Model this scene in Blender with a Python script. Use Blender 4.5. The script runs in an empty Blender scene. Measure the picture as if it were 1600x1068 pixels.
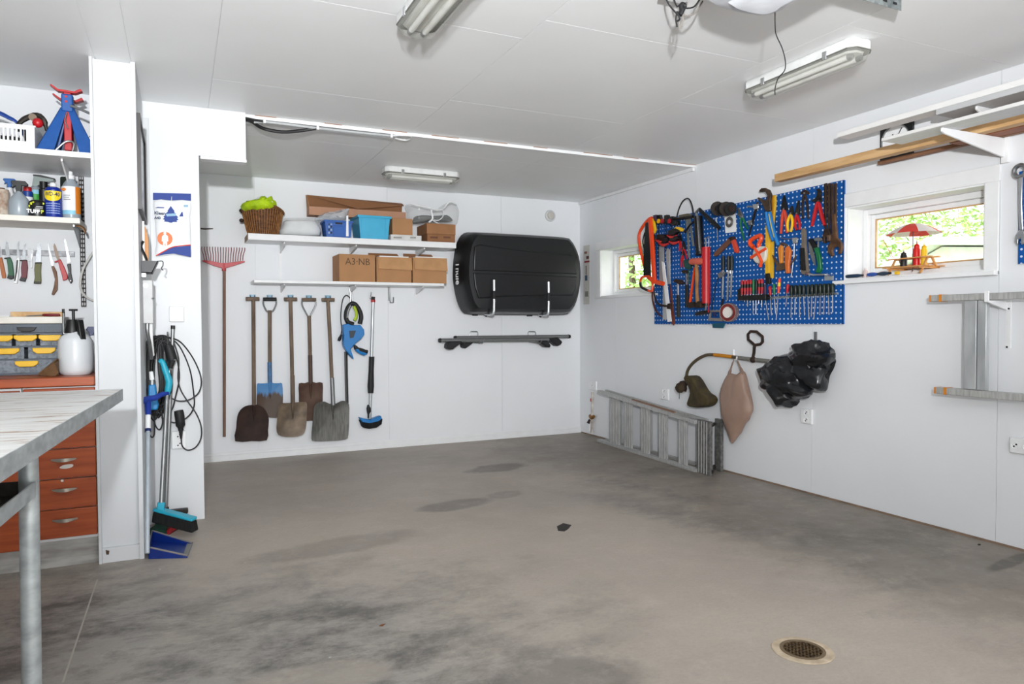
import bpy, bmesh, math, random
from mathutils import Vector, Matrix, noise as mnoise
random.seed(7)
SC = bpy.context.scene
COL = SC.collection
PI = math.pi

# ------------------------------------------------------------------ camera
F, YAW, PITCH, ROLL, CAMH = 1108.76, 0.4379, -0.0267, -0.0050, 1.2
D, R, HM, HR, PW = 6.697, 3.958, 2.523, 2.503, 4.76     # back wall y, right wall x, main / rear ceiling, partition y
XC0, XC1, YC = -0.385, -0.182, 4.075                     # the post: left, right, front
_f = Vector((math.sin(YAW)*math.cos(PITCH), math.cos(YAW)*math.cos(PITCH), math.sin(PITCH)))
_r0 = Vector((math.cos(YAW), -math.sin(YAW), 0)); _u0 = _r0.cross(_f)
_r = math.cos(ROLL)*_r0 + math.sin(ROLL)*_u0
_u = -math.sin(ROLL)*_r0 + math.cos(ROLL)*_u0
cam = bpy.data.cameras.new('camera'); camo = bpy.data.objects.new('camera', cam); COL.objects.link(camo)
cam.sensor_width = 36; cam.lens = F/1600*36; cam.clip_start = 0.05; cam.clip_end = 200
camo.matrix_world = Matrix(((_r.x, _u.x, -_f.x, 0), (_r.y, _u.y, -_f.y, 0), (_r.z, _u.z, -_f.z, CAMH), (0, 0, 0, 1)))
SC.camera = camo

# ------------------------------------------------------------------ light
SC.view_settings.view_transform = 'Standard'; SC.view_settings.look = 'None'
SC.view_settings.exposure = 0.12; SC.view_settings.gamma = 1; SC.view_settings.use_curve_mapping = False
w = bpy.data.worlds.new('sky'); SC.world = w; w.use_nodes = True
wn = w.node_tree; bg = wn.nodes['Background']
bg.inputs[0].default_value = (0.985, 0.99, 1.0, 1); bg.inputs[1].default_value = 2.7
fl = bpy.data.lights.new('camera_flash', 'SPOT'); fl.energy = 1030; fl.color = (0.965, 0.985, 1.0); fl.shadow_soft_size = 0.05; fl.spot_size = math.radians(112); fl.spot_blend = 1.0
flo = bpy.data.objects.new('camera_flash', fl); COL.objects.link(flo); flo.location = (-0.2, -0.6, 1.68)
flo.rotation_euler = Vector((math.sin(math.radians(22)), math.cos(math.radians(22)), math.tan(math.radians(24)))).to_track_quat('-Z', 'Y').to_euler()
sun = bpy.data.lights.new('sun', 'SUN'); sun.energy = 7.0; sun.angle = 0.01; sun.color = (1.0, 0.97, 0.9)
suno = bpy.data.objects.new('sun', sun); COL.objects.link(suno); suno.rotation_euler = Vector((0.62, -0.25, -0.75)).to_track_quat('-Z', 'Y').to_euler()

# ------------------------------------------------------------------ pixels to places
def ray(px, py): return _r*((px-800)/F) - _u*((py-534)/F) + _f
def pl(px, py, axis, val):
    d = ray(px, py); o = Vector((0, 0, CAMH)); return o + d*((val-o[axis])/d[axis])
def BK(px, py, off=0.0): return pl(px, py, 1, D-off)        # back wall
def RT(px, py, off=0.0): return pl(px, py, 0, R-off)        # right wall
def WS(px, py, off=0.0): return pl(px, py, 1, PW-off)       # workshop wall and partition
def FL(px, py, z=0.0): return pl(px, py, 2, z)
def CE(px, py, z=HM): return pl(px, py, 2, z)
OUT = {BK: Vector((0, -1, 0)), WS: Vector((0, -1, 0)), RT: Vector((-1, 0, 0))}
SIDE = {BK: Vector((1, 0, 0)), WS: Vector((1, 0, 0)), RT: Vector((0, -1, 0))}
Z = Vector((0, 0, 1))

# ------------------------------------------------------------------ mesh builder
def smooth_pts(pts, k=4, closed=False):
    pts = [Vector(p) for p in pts]; n = len(pts); out = []
    if n < 3: return pts
    rng = n if closed else n-1
    for i in range(rng):
        p0 = pts[(i-1) % n] if closed or i > 0 else pts[0]*2-pts[1]
        p1 = pts[i]; p2 = pts[(i+1) % n]
        p3 = pts[(i+2) % n] if closed or i+2 < n else pts[-1]*2-pts[-2]
        for j in range(k):
            t = j/k
            out.append(0.5*((2*p1)+(p2-p0)*t+(2*p0-5*p1+4*p2-p3)*t*t+(3*p1-p0-3*p2+p3)*t**3))
    if not closed: out.append(pts[-1])
    return out
class MB:
    def __init__(s): s.v = []; s.f = []
    def add(s, vs, fs):
        b = len(s.v); s.v += [Vector(v) for v in vs]; s.f += [tuple(b+i for i in f) for f in fs]; return s
    def box(s, x0, x1, y0, y1, z0, z1):
        if x0 > x1: x0, x1 = x1, x0
        if y0 > y1: y0, y1 = y1, y0
        if z0 > z1: z0, z1 = z1, z0
        return s.add([(x0,y0,z0),(x1,y0,z0),(x1,y1,z0),(x0,y1,z0),(x0,y0,z1),(x1,y0,z1),(x1,y1,z1),(x0,y1,z1)],
                     [(3,2,1,0),(4,5,6,7),(0,1,5,4),(1,2,6,5),(2,3,7,6),(3,0,4,7)])
    def bx(s, a, b): return s.box(a[0], b[0], a[1], b[1], a[2], b[2])
    def bar(s, p0, p1, w, h, up=(0, 0, 1)):
        p0 = Vector(p0); p1 = Vector(p1); d = (p1-p0).normalized(); up = Vector(up)
        if abs(d.dot(up)) > 0.98: up = Vector((0, 1, 0))
        a = d.cross(up).normalized(); b = a.cross(d)
        c = [(-1,-1),(1,-1),(1,1),(-1,1)]
        vs = [p+a*(i*w/2)+b*(j*h/2) for p in (p0, p1) for i, j in c]
        return s.add(vs, [(0,1,2,3),(7,6,5,4),(1,0,4,5),(2,1,5,6),(3,2,6,7),(0,3,7,4)])
    def cyl(s, p0, p1, r0, r1=None, n=12): return s.tube([p0, p1], [r0, r0 if r1 is None else r1], n)
    def tube(s, pts, r, n=8, closed=False, k=0, flat=1.0):
        if k: pts = smooth_pts(pts, k, closed)
        pts = [Vector(p) for p in pts]; m = len(pts)
        rs = r if isinstance(r, (list, tuple)) else [r]*m
        if len(rs) != m: rs = [rs[min(len(rs)-1, int(i*(len(rs)-1)/(m-1)+0.5))] for i in range(m)]
        tg = []
        for i in range(m):
            a = pts[(i-1) % m] if closed or i > 0 else pts[i]; b = pts[(i+1) % m] if closed or i < m-1 else pts[i]
            t = b-a; tg.append(t.normalized() if t.length > 1e-9 else Vector((0, 0, 1)))
        nrm = tg[0].orthogonal().normalized(); rings = []
        for i in range(m):
            t = tg[i]; nrm = nrm-t*nrm.dot(t)
            nrm = nrm.normalized() if nrm.length > 1e-6 else t.orthogonal().normalized()
            b = t.cross(nrm)
            rings.append([pts[i]+(nrm*math.cos(2*PI*j/n)+b*math.sin(2*PI*j/n)*flat)*rs[i] for j in range(n)])
        return s.loft(rings, not closed, closed)
    def loft(s, rings, cap=True, closed=False):
        n = len(rings[0]); b = len(s.v); m = len(rings)
        for rg in rings: s.v += [Vector(v) for v in rg]
        for i in range(m if closed else m-1):
            i2 = (i+1) % m
            for j in range(n):
                j2 = (j+1) % n
                s.f.append((b+i*n+j, b+i*n+j2, b+i2*n+j2, b+i2*n+j))
        if cap and not closed:
            s.f.append(tuple(b+j for j in range(n))[::-1]); s.f.append(tuple(b+(m-1)*n+j for j in range(n)))
        return s
    def lathe(s, o, prof, n=20, ax=(0, 0, 1), hollow=False):
        o = Vector(o); ax = Vector(ax).normalized(); a = ax.orthogonal().normalized(); c = ax.cross(a)
        if abs(ax.z) > 0.99: a = Vector((1, 0, 0)); c = Vector((0, 1, 0))*(1 if ax.z > 0 else -1)
        return s.loft([[o+ax*z+(a*math.cos(2*PI*j/n)+c*math.sin(2*PI*j/n))*max(r, 1e-4) for j in range(n)] for r, z in prof], not hollow, hollow)
    def prism(s, poly, vec):
        vec = Vector(vec); n = len(poly); b = len(s.v); p = [Vector(q) for q in poly]
        s.v += p+[q+vec for q in p]
        s.f.append(tuple(b+i for i in range(n))); s.f.append(tuple(b+n+i for i in range(n))[::-1])
        for i in range(n): j = (i+1) % n; s.f.append((b+j, b+i, b+n+i, b+n+j))
        return s
    def ball(s, c, r, n=12, m=8, jit=0.0):
        r = r if isinstance(r, (list, tuple)) else (r, r, r); rings = []
        for i in range(m+1):
            a = -PI/2+PI*i/m; q = max(math.cos(a), 1e-3)
            rings.append([Vector(c)+Vector((r[0]*q*math.cos(2*PI*j/n), r[1]*q*math.sin(2*PI*j/n), r[2]*math.sin(a)))*(1+random.uniform(-jit, jit)) for j in range(n)])
        return s.loft(rings)
    # outlines taken from the photograph, set at a wall
    def pw(s, fn, pts, o0, o1, k=0):
        P = [fn(x, y, o1) for x, y in pts]
        if k: P = smooth_pts(P, k, True)
        return s.prism(P, OUT[fn]*(o0-o1))
    def tw(s, fn, pts, r, n=8, k=4, closed=False, flat=1.0): return s.tube([fn(*p) for p in pts], r, n, closed, k, flat)
    def bw(s, fn, x0, y0, x1, y1, o0, o1):       # axis-aligned block in a wall's frame between two pixel corners
        a = fn(x0, y0, o1); b = fn(x1, y1, o1); o = OUT[fn]*(o0-o1); sd = SIDE[fn]
        u0 = a.dot(sd); u1 = b.dot(sd); base = a-sd*u0-Z*a.z
        return s.prism([base+sd*u+Z*v for u, v in ((u0, b.z), (u1, b.z), (u1, a.z), (u0, a.z))], o)
    def blob(s, fn, pts, o0, o1, k=3, amp=0.0, nr=6):  # a soft pillow-like body over an outline
        P = smooth_pts([fn(x, y, (o0+o1)/2) for x, y in pts], k, True); c = sum(P, Vector())/len(P); o = OUT[fn]; h = (o1-o0)/2
        rings = []
        for i in range(nr*2+1):
            a = -PI/2+PI*i/(nr*2); q = max(math.cos(a), 0.02)**0.6
            rings.append([c+(p-c)*q*(1+random.uniform(-amp, amp))+o*h*(math.sin(a)+random.uniform(-amp, amp)*2) for p in P])
        return s.loft(rings)
def mesh(name, mb, mat, origin=Vector(), smooth=True, bev=0.0, seg=2):
    me = bpy.data.meshes.new(name); me.from_pydata([tuple(v-origin) for v in mb.v], [], mb.f)
    bm = bmesh.new(); bm.from_mesh(me); bmesh.ops.recalc_face_normals(bm, faces=bm.faces); bm.to_mesh(me); bm.free()
    if smooth:
        me.shade_smooth(); me.set_sharp_from_angle(angle=math.radians(38))
    if mat: me.materials.append(mat)
    o = bpy.data.objects.new(name, me); COL.objects.link(o)
    if bev:
        m = o.modifiers.new('bevel', 'BEVEL'); m.width = bev; m.segments = seg; m.limit_method = 'ANGLE'; m.angle_limit = math.radians(40)
        m.harden_normals = False
    return o
def text_mb(txt, size, o, right, up, depth=0.0006, align='CENTER', bold=0.0, sx=1.0):
    cu = bpy.data.curves.new('lettering', 'FONT'); cu.body = txt; cu.size = size; cu.align_x = align; cu.align_y = 'CENTER'
    cu.extrude = depth; cu.offset = bold; cu.resolution_u = 2
    ob = bpy.data.objects.new('lettering', cu); COL.objects.link(ob); dg = bpy.context.evaluated_depsgraph_get()
    me = bpy.data.meshes.new_from_object(ob.evaluated_get(dg)); mb = MB()
    right = Vector(right).normalized(); up = Vector(up).normalized(); nn = right.cross(up); o = Vector(o)
    mb.add([o+right*(v.co.x*sx)+up*v.co.y+nn*v.co.z for v in me.vertices], [tuple(p.vertices) for p in me.polygons])
    bpy.data.objects.remove(ob); bpy.data.curves.remove(cu); bpy.data.meshes.remove(me)
    return mb
class T:
    """one thing: collects parts, then makes an Empty at its base with the parts below it"""
    def __init__(s, name, label, cat, group=None): s.n = name; s.l = label; s.c = cat; s.g = group; s.ps = []
    def p(s, name, mb, mat, parent=None, bev=0.0, smooth=True, label=None, kind=None, seg=2):
        s.ps.append(dict(n=name, mb=mb, m=mat, par=parent, bev=bev, sm=smooth, l=label, k=kind, seg=seg)); return len(s.ps)-1
    def done(s, kind=None, org=None):
        vs = [v for q in s.ps for v in q['mb'].v]
        lo = Vector([min(v[i] for v in vs) for i in range(3)]); hi = Vector([max(v[i] for v in vs) for i in range(3)])
        o = Vector(((lo.x+hi.x)/2, (lo.y+hi.y)/2, lo.z))
        if org is not None: o = Vector(org)
        if len(s.ps) == 1:
            q = s.ps[0]; root = mesh(s.n, q['mb'], q['m'], o, q['sm'], q['bev'], q['seg']); root.location = o
            if q['k']: root['kind'] = q['k']
        else:
            root = bpy.data.objects.new(s.n, None); root.empty_display_size = 0.05; COL.objects.link(root); root.location = o; obs = []
            for q in s.ps:
                ob = mesh(q['n'], q['mb'], q['m'], o, q['sm'], q['bev'], q['seg'])
                ob.parent = root if q['par'] is None else obs[q['par']]; obs.append(ob)
                if q['l']: ob['label'] = q['l']
                if q['k']: ob['kind'] = q['k']
        if kind: root['kind'] = kind
        else:
            root['label'] = s.l; root['category'] = s.c
            if s.g: root['group'] = s.g
        return root
def solo(name, label, cat, mb, mat, group=None, **kw):
    t = T(name, label, cat, group); t.p(name, mb, mat, **kw); return t.done()
def struct(name, mb, mat, **kw):
    t = T(name, None, None); t.p(name, mb, mat, **kw); return t.done('structure')
def under(root, name, mb, mat, bev=0.0, smooth=True, kind=None, label=None):   # a part below a one-mesh thing or piece of the setting
    o = mesh(name, mb, mat, root.location.copy() if root.parent is None else root.parent.location.copy(), smooth, bev); o.parent = root
    if kind: o['kind'] = kind
    if label: o['label'] = label
    return o

# ------------------------------------------------------------------ materials
def lin(c): return tuple((x/12.92 if x <= 0.04045 else ((x+0.055)/1.055)**2.4) for x in c)
def hexc(h): h = h.lstrip('#'); return lin(tuple(int(h[i:i+2], 16)/255 for i in (0, 2, 4)))
_MC = {}
def M(name, col, rough=0.5, metal=0.0, var=0.06, scale=12.0, bump=0.0, alpha=1.0, col2=None, stretch=(1, 1, 1), trans=0.0, bscale=None, detail=4):
    if name in _MC: return _MC[name]
    m = bpy.data.materials.new(name); m.use_nodes = True; nt = m.node_tree; b = nt.nodes['Principled BSDF']
    dk = (lambda t: t) if min(hexc(col)) > 0.42 else (lambda t: tuple(x**1.16 for x in t))      # sampled colours include the flash's sheen
    c = dk(hexc(col)); c2 = dk(hexc(col2)) if col2 else tuple(x*(1-var*2) for x in c)
    tc = nt.nodes.new('ShaderNodeTexCoord'); mp = nt.nodes.new('ShaderNodeMapping'); mp.inputs['Scale'].default_value = stretch
    no = nt.nodes.new('ShaderNodeTexNoise'); no.inputs['Scale'].default_value = scale; no.inputs['Detail'].default_value = detail
    rp = nt.nodes.new('ShaderNodeValToRGB'); rp.color_ramp.elements[0].position = 0.35; rp.color_ramp.elements[1].position = 0.65
    rp.color_ramp.elements[0].color = (*c2, 1); rp.color_ramp.elements[1].color = (*c, 1)
    L = nt.links.new
    L(tc.outputs['Object'], mp.inputs[0]); L(mp.outputs[0], no.inputs['Vector']); L(no.outputs['Fac'], rp.inputs[0]); L(rp.outputs[0], b.inputs['Base Color'])
    b.inputs['Roughness'].default_value = rough; b.inputs['Metallic'].default_value = metal
    if bump:
        bu = nt.nodes.new('ShaderNodeBump'); bu.inputs['Strength'].default_value = bump; bu.inputs['Distance'].default_value = 0.01
        n2 = no
        if bscale:
            n2 = nt.nodes.new('ShaderNodeTexNoise'); n2.inputs['Scale'].default_value = bscale; L(mp.outputs[0], n2.inputs['Vector'])
        L(n2.outputs['Fac'], bu.inputs['Height']); L(bu.outputs[0], b.inputs['Normal'])
    if trans: b.inputs['Transmission Weight'].default_value = trans; b.inputs['IOR'].default_value = 1.25
    if alpha < 1: b.inputs['Alpha'].default_value = alpha
    _MC[name] = m; return m
WHITE = M('white_paint', 'E9EBEE', 0.55, var=0.015, scale=1.5, bump=0.03, bscale=60)
PARTW = M('boards_white_greyed', 'DADCDF', 0.5, var=0.02, scale=2)  # wall white, greyed in the colour to hold back the flash on the partition
POSTW = M('post_white_greyed', 'CDCFD2', 0.5, var=0.02, scale=2)  # white greyed further so the flash clips less on the post
WPLAIN = M('white_gloss', 'ECEDEE', 0.4, var=0.02)
CEILM = M('ceiling_paint', 'F2F3F4', 0.45, var=0.02, scale=1.2)
BLACK = M('black_plastic', '121314', 0.45, var=0.1)
RUBBER = M('black_rubber', '202124', 0.6, var=0.1)
STEEL = M('steel', 'A9ABAC', 0.35, 0.9, var=0.08, scale=30)
CHROME = M('chrome', 'D2D4D6', 0.2, 1.0, var=0.03)
ALU = M('aluminium', 'A4A6A7', 0.42, 0.75, var=0.12, scale=25, stretch=(1, 1, 0.3))
DSTEEL = M('dark_steel', '4B4743', 0.5, 0.7, var=0.2, scale=40)
RUST = M('rusty_steel', '4E3A2E', 0.8, 0.2, col2='2E221D', scale=14)
CARD = M('cardboard', 'B98F68', 0.85, var=0.05, scale=6)
CARD2 = M('cardboard_dark', '9B7150', 0.85, var=0.06, scale=6)
PINE = M('pine_wood', 'D9B88C', 0.6, col2='C49E6F', scale=4, stretch=(6, 1, 6))
WOODH = M('grey_wood_handle', '8D7B6B', 0.75, col2='6D5D50', scale=10, stretch=(3, 3, 0.4))
RED = M('red_plastic', 'C1202B', 0.4, var=0.06)
ORANGE = M('orange_plastic', 'F0571E', 0.4, var=0.05)
YELLOW = M('yellow_plastic', 'F2C62A', 0.4, var=0.05)
BLUE = M('blue_plastic', '1769B0', 0.4, var=0.06)
NAVY = M('navy_plastic', '16306E', 0.4, var=0.08)
GREEN = M('green_plastic', '177A4C', 0.4, var=0.08)
INK = M('black_ink', '1B1B1E', 0.7, var=0.02)
WINK = M('white_ink', 'F2F3F4', 0.6, var=0.02)
# ------------------------------------------------------------------ the setting
def floor_material():
    m = bpy.data.materials.new('worn_concrete'); m.use_nodes = True; nt = m.node_tree; b = nt.nodes['Principled BSDF']; L = nt.links.new
    tc = nt.nodes.new('ShaderNodeTexCoord')
    def noise(scale, detail=6, rough=0.6, st=(1, 1, 1), loc=(0, 0, 0), dist=0.0, rz=0.0):
        mp = nt.nodes.new('ShaderNodeMapping'); mp.inputs['Scale'].default_value = st; mp.inputs['Location'].default_value = loc; mp.inputs['Rotation'].default_value = (0, 0, rz)
        n = nt.nodes.new('ShaderNodeTexNoise'); n.inputs['Scale'].default_value = scale; n.inputs['Detail'].default_value = detail
        n.inputs['Roughness'].default_value = rough; n.inputs['Distortion'].default_value = dist
        L(tc.outputs['Object'], mp.inputs[0]); L(mp.outputs[0], n.inputs['Vector']); return n.outputs['Fac']
    def ramp(src, a, bb, ca=(0, 0, 0), cb=(1, 1, 1)):
        r = nt.nodes.new('ShaderNodeValToRGB'); r.color_ramp.elements[0].position = a; r.color_ramp.elements[1].position = bb
        r.color_ramp.elements[0].color = (*ca, 1); r.color_ramp.elements[1].color = (*cb, 1); L(src, r.inputs[0]); return r.outputs[0]
    def math_(op, a, c, clamp=False):
        n = nt.nodes.new('ShaderNodeMath'); n.operation = op; n.use_clamp = clamp
        for i, q in enumerate((a, c)):
            if isinstance(q, (int, float)): n.inputs[i].default_value = q
            else: L(q, n.inputs[i])
        return n.outputs[0]
    def mix(fac, a, c):
        n = nt.nodes.new('ShaderNodeMix'); n.data_type = 'RGBA'; L(fac, n.inputs[0])
        for i, q in ((6, a), (7, c)):
            if isinstance(q, tuple): n.inputs[i].default_value = (*q, 1)
            else: L(q, n.inputs[i])
        return n.outputs[2]
    def spot(cx, cy, rx, ry, rz=0.0, soft=0.5, wob=0.35):            # a worn or oily patch with a ragged edge
        mp = nt.nodes.new('ShaderNodeMapping'); mp.vector_type = 'TEXTURE'
        mp.inputs['Location'].default_value = (cx, cy, 0); mp.inputs['Rotation'].default_value = (0, 0, rz); mp.inputs['Scale'].default_value = (rx, ry, 1)
        L(tc.outputs['Object'], mp.inputs[0]); ln = nt.nodes.new('ShaderNodeVectorMath'); ln.operation = 'LENGTH'; L(mp.outputs[0], ln.inputs[0])
        v = math_('ADD', ln.outputs['Value'], math_('MULTIPLY', math_('SUBTRACT', nz, 0.5), wob*2))
        return ramp(v, 1-soft, 1.0, (1, 1, 1), (0, 0, 0))
    nz = noise(2.6, 8, 0.7)
    fine = noise(22, 6, 0.7, (1, 2.2, 1), rz=0.5); big = noise(0.9, 5, 0.6, loc=(3, 1, 0)); streak = noise(2.3, 12, 0.78, (1, 1.7, 1), dist=0.12, rz=0.35)
    col = mix(ramp(big, 0.38, 0.62), hexc('A79D92'), hexc('B5AA9D'))
    col = mix(math_('MULTIPLY', ramp(fine, 0.3, 0.75), 0.35), col, hexc('9C948A'))
    # grey, scoured ground on the near left and along the wheel track
    g = math_('MAXIMUM', spot(0.2, 2.4, 1.55, 1.5, 0.2, 0.75, 0.5), spot(-0.6, 3.0, 0.9, 1.4, 0, 0.6, 0.5))
    g2 = math_('MULTIPLY', g, ramp(streak, 0.44, 0.60), True)
    col = mix(math_('MULTIPLY', g, 0.8), col, hexc('8E8B87'))
    col = mix(math_('MULTIPLY', g2, 0.9), col, hexc('4C4A48'))
    t = math_('MAXIMUM', spot(2.9, 3.3, 0.3, 1.4, 0.35, 0.85, 0.5), spot(3.5, 2.6, 0.5, 1.3, 0.2, 0.8, 0.5))
    col = mix(math_('MULTIPLY', math_('MULTIPLY', t, ramp(streak, 0.3, 0.55)), 0.7), col, hexc('5F5F5C'))
    sxyz = nt.nodes.new('ShaderNodeSeparateXYZ'); L(tc.outputs['Object'], sxyz.inputs[0])
    side = ramp(math_('ADD', math_('MULTIPLY', sxyz.outputs['X'], 0.2), math_('MULTIPLY', math_('SUBTRACT', streak, 0.5), 0.3)), 0.52, 0.62)    # darker strip along the right wall
    col = mix(math_('MULTIPLY', side, 0.62), col, hexc('7C736A'))
    col = mix(math_('MULTIPLY', math_('MULTIPLY', side, ramp(noise(1.6, 10, 0.7, loc=(5, 2, 0)), 0.5, 0.62)), 0.55), col, hexc('5C5A57'))
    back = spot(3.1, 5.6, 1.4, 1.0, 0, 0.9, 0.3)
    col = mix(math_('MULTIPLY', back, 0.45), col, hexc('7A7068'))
    for cx, cy, rx, ry, a in ((2.35, 5.35, 0.33, 0.16, 0.55), (1.62, 4.38, 0.3, 0.13, 0.5), (0.75, 3.85, 0.55, 0.16, 0.3), (2.05, 4.5, 0.16, 0.1, 0.3), (3.72, 2.12, 0.3, 0.05, 0.75), (1.15, 1.55, 0.22, 0.3, 0.55), (1.0, 2.0, 0.5, 0.22, 0.45)):
        col = mix(math_('MULTIPLY', spot(cx, cy, rx, ry, 0.15, 0.3, 0.55), a), col, hexc('4E4A46'))
    # chipped paint flecks on the left
    vo = nt.nodes.new('ShaderNodeTexVoronoi'); vo.inputs['Scale'].default_value = 9; L(tc.outputs['Object'], vo.inputs['Vector'])
    fl = math_('MULTIPLY', ramp(vo.outputs['Distance'], 0.045, 0.07, (1, 1, 1), (0, 0, 0)), spot(-0.4, 3.2, 1.3, 1.7, 0, 0.5, 0.3))
    col = mix(math_('MULTIPLY', fl, ramp(noise(1.7, 2, 0.5), 0.5, 0.56)), col, hexc('C9C6C0'))
    # smooth plaster patch left in the concrete
    col = mix(math_('MULTIPLY', spot(0.38, 2.43, 0.3, 0.13, -0.1, 0.2, 0.25), 0.7), col, hexc('9C948A'))
    col = mix(math_('MULTIPLY', ramp(noise(55, 8, 0.8, (1, 1.8, 1), rz=0.4), 0.42, 0.7), 0.22), col, hexc('6A645D'))
    col = mix(math_('MULTIPLY', ramp(noise(7, 12, 0.8, loc=(9, 4, 0)), 0.52, 0.7), 0.3), col, hexc('C4BAAF'))
    L(col, b.inputs['Base Color'])
    rr = ramp(noise(3.5, 6, 0.7), 0.3, 0.75, (0.42, 0.42, 0.42), (0.68, 0.68, 0.68)); L(rr, b.inputs['Roughness'])
    bu = nt.nodes.new('ShaderNodeBump'); bu.inputs['Strength'].default_value = 0.12; bu.inputs['Distance'].default_value = 0.01
    L(noise(35, 8, 0.75), bu.inputs['Height']); L(bu.outputs[0], b.inputs['Normal']); return m
XL, YF = -3.2, -1.5                      # far left wall, front wall with the open garage door
def grid_quads(u0, u1, v0, v1, holes):
    us = sorted({u0, u1, *[h[i] for h in holes for i in (0, 1) if u0 < h[i] < u1]}); vs = sorted({v0, v1, *[h[i] for h in holes for i in (2, 3) if v0 < h[i] < v1]})
    out = []
    for a, b in zip(us, us[1:]):
        for c, d in zip(vs, vs[1:]):
            mu, mv = (a+b)/2, (c+d)/2
            if not any(h[0] < mu < h[1] and h[2] < mv < h[3] for h in holes): out.append((a, b, c, d))
    return out
fm = MB().box(XL-0.2, R+0.35, YF-0.3, D+0.2, -0.12, 0)
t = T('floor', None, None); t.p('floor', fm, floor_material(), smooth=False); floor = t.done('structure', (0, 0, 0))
# floor joint line near the post and a crumbled hole
hole = MB(); hp = [FL(*q) for q in ((870, 822), (880, 817), (893, 820), (888, 826), (882, 830), (872, 829))]
hole.prism([v+Z*0.0012 for v in hp], (0, 0, -0.0012)); under(floor, 'chipped_hole', hole, M('dark_concrete', '3A3632', 0.8), smooth=False)  # the hole is a flat dark patch laid on the floor
jl = MB(); a, b_ = FL(152, 905), FL(98, 1066); jl.bar(a+Z*0.0005, b_+Z*0.0005, 0.006, 0.001); under(floor, 'joint', jl, M('joint_filler', 'B9B4AC', 0.8), smooth=False)

# right wall: boards 1.2 m wide around two window openings
W1 = (5.30, 6.28, 1.462, 1.958); W2 = (2.40, 3.29, 1.465, 1.945)
TH = 0.30
GAP = M('board_gap', 'B4B7BA', 0.8, var=0.02)
core = MB()
for a, b_, c, d in grid_quads(YF, D+0.15, -0.1, HM+0.1, [W1, W2]): core.box(R+0.006, R+TH, a, b_, c, d)
wr = struct('wall_right', core, WHITE, smooth=False)
ys = [D, 5.995, 4.775, 3.56, 2.33, 1.1, -0.1, YF]
for hi_, lo_ in zip(ys, ys[1:]):
    pb = MB()
    for a, b_, c, d in grid_quads(lo_+0.0012, hi_-0.0012, 0.012, HM, [W1, W2]): pb.box(R, R+0.006, a, b_, c, d)
    under(wr, 'panel', pb, WHITE, smooth=False)
# back wall
cb = MB().box(-0.2, R+TH, D+0.006, D+0.15, -0.1, HM+0.1); wb = struct('wall_back', cb, WHITE, smooth=False)
xs = [0.0, 0.62, 1.82, 3.02, R]
for a, b_ in zip(xs, xs[1:]): under(wb, 'panel', MB().box(a+0.0012, b_-0.0012, D, D+0.006, 0, HR), WHITE, smooth=False)
bbk = MB().box(0.12, R, D-0.012, D, 0, 0.052); bbk.box(0.12, R, D-0.006, D, 0.052, 0.075)
struct('baseboard_back', bbk, WPLAIN, bev=0.002)
# partition between the workshop corner and the rear bay, with the short header that juts from it
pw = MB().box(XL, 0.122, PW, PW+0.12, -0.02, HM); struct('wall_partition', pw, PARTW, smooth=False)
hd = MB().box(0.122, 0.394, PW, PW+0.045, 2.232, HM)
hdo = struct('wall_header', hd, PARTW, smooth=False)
under(hdo, 'trim', MB().box(0.131, 0.398, PW+0.002, PW+0.085, 2.214, 2.232), WPLAIN, bev=0.002)
struct('wall_bay', MB().box(0.0, 0.118, PW+0.12, D+0.02, -0.02, HM), WHITE, smooth=False)
struct('wall_left', MB().box(XL-0.15, XL, YF, PW+0.1, -0.02, HM), WHITE, smooth=False)
# front wall: an open garage door behind the camera
fw = MB()
for a, b_, c, d in grid_quads(XL-0.15, R+TH, -0.1, HM+0.1, [(-0.9, 3.7, -0.2, 2.25)]): fw.box(a, b_, YF-0.2, YF, c, d)
struct('wall_front', fw, WHITE, smooth=False)
# ceilings
cc = MB().box(XL-0.15, R+TH, YF-0.2, 4.80, HM+0.004, HM+0.12); ceil = struct('ceiling', cc, CEILM, smooth=False)
def cpanel(x0, x1, y0, y1, z=HM, root=None, t=0.004): under(root or ceil, 'panel', MB().box(x0+0.0014, x1-0.0014, y0+0.0014, y1-0.0014, z, z+t), CEILM, smooth=False)
yb = [4.80, 4.18, 2.78, 2.27, 0.9, YF]
cpanel(XL, -0.36, YF, PW); cpanel(-0.357, -0.2, YF, YC+0.03)
cpanel(-0.2, 0.18, 3.0, 4.80); cpanel(-0.2, 0.18, YF, 3.0)
for x0, x1, seams in ((0.18, 1.47, [4.80, 4.18, 3.0, 1.8, YF]), (1.47, 2.72, [4.80, 4.0, 2.78, 1.58, YF]), (2.72, R, [4.80, 3.47, 2.27, 1.07, YF])):
    for a, b_ in zip(seams, seams[1:]): cpanel(x0, x1, b_, a)
rc = MB().box(-0.1, R+TH, 4.80, D+0.15, HR+0.004, HM+0.12); rceil = struct('ceiling', rc, CEILM, smooth=False)
for x0, x1 in ((0.118, 1.40), (1.40, 2.64), (2.64, R)):
    for y0, y1 in ((4.80, 5.22), (5.22, D)): cpanel(x0, x1, y0, y1, HR, rceil)
struct('trim_1', MB().box(0.394, R, 4.786, 4.80, HR-0.004, HM-0.001), WPLAIN, bev=0.0015)
tg = MB()
for i in range(9):
    x = 0.42+i*0.4+random.uniform(0, 0.1); tg.box(x, x+random.uniform(0.1, 0.3), 4.7845, 4.786, HM-0.0045, HM-0.0005)
struct('trim_2', tg, M('raw_wood_edge', 'A87C5C', 0.8), smooth=False)
struct('trim_3', MB().box(R-0.022, R, 4.80, D, HR-0.028, HR), WPLAIN, bev=0.003)
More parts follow.
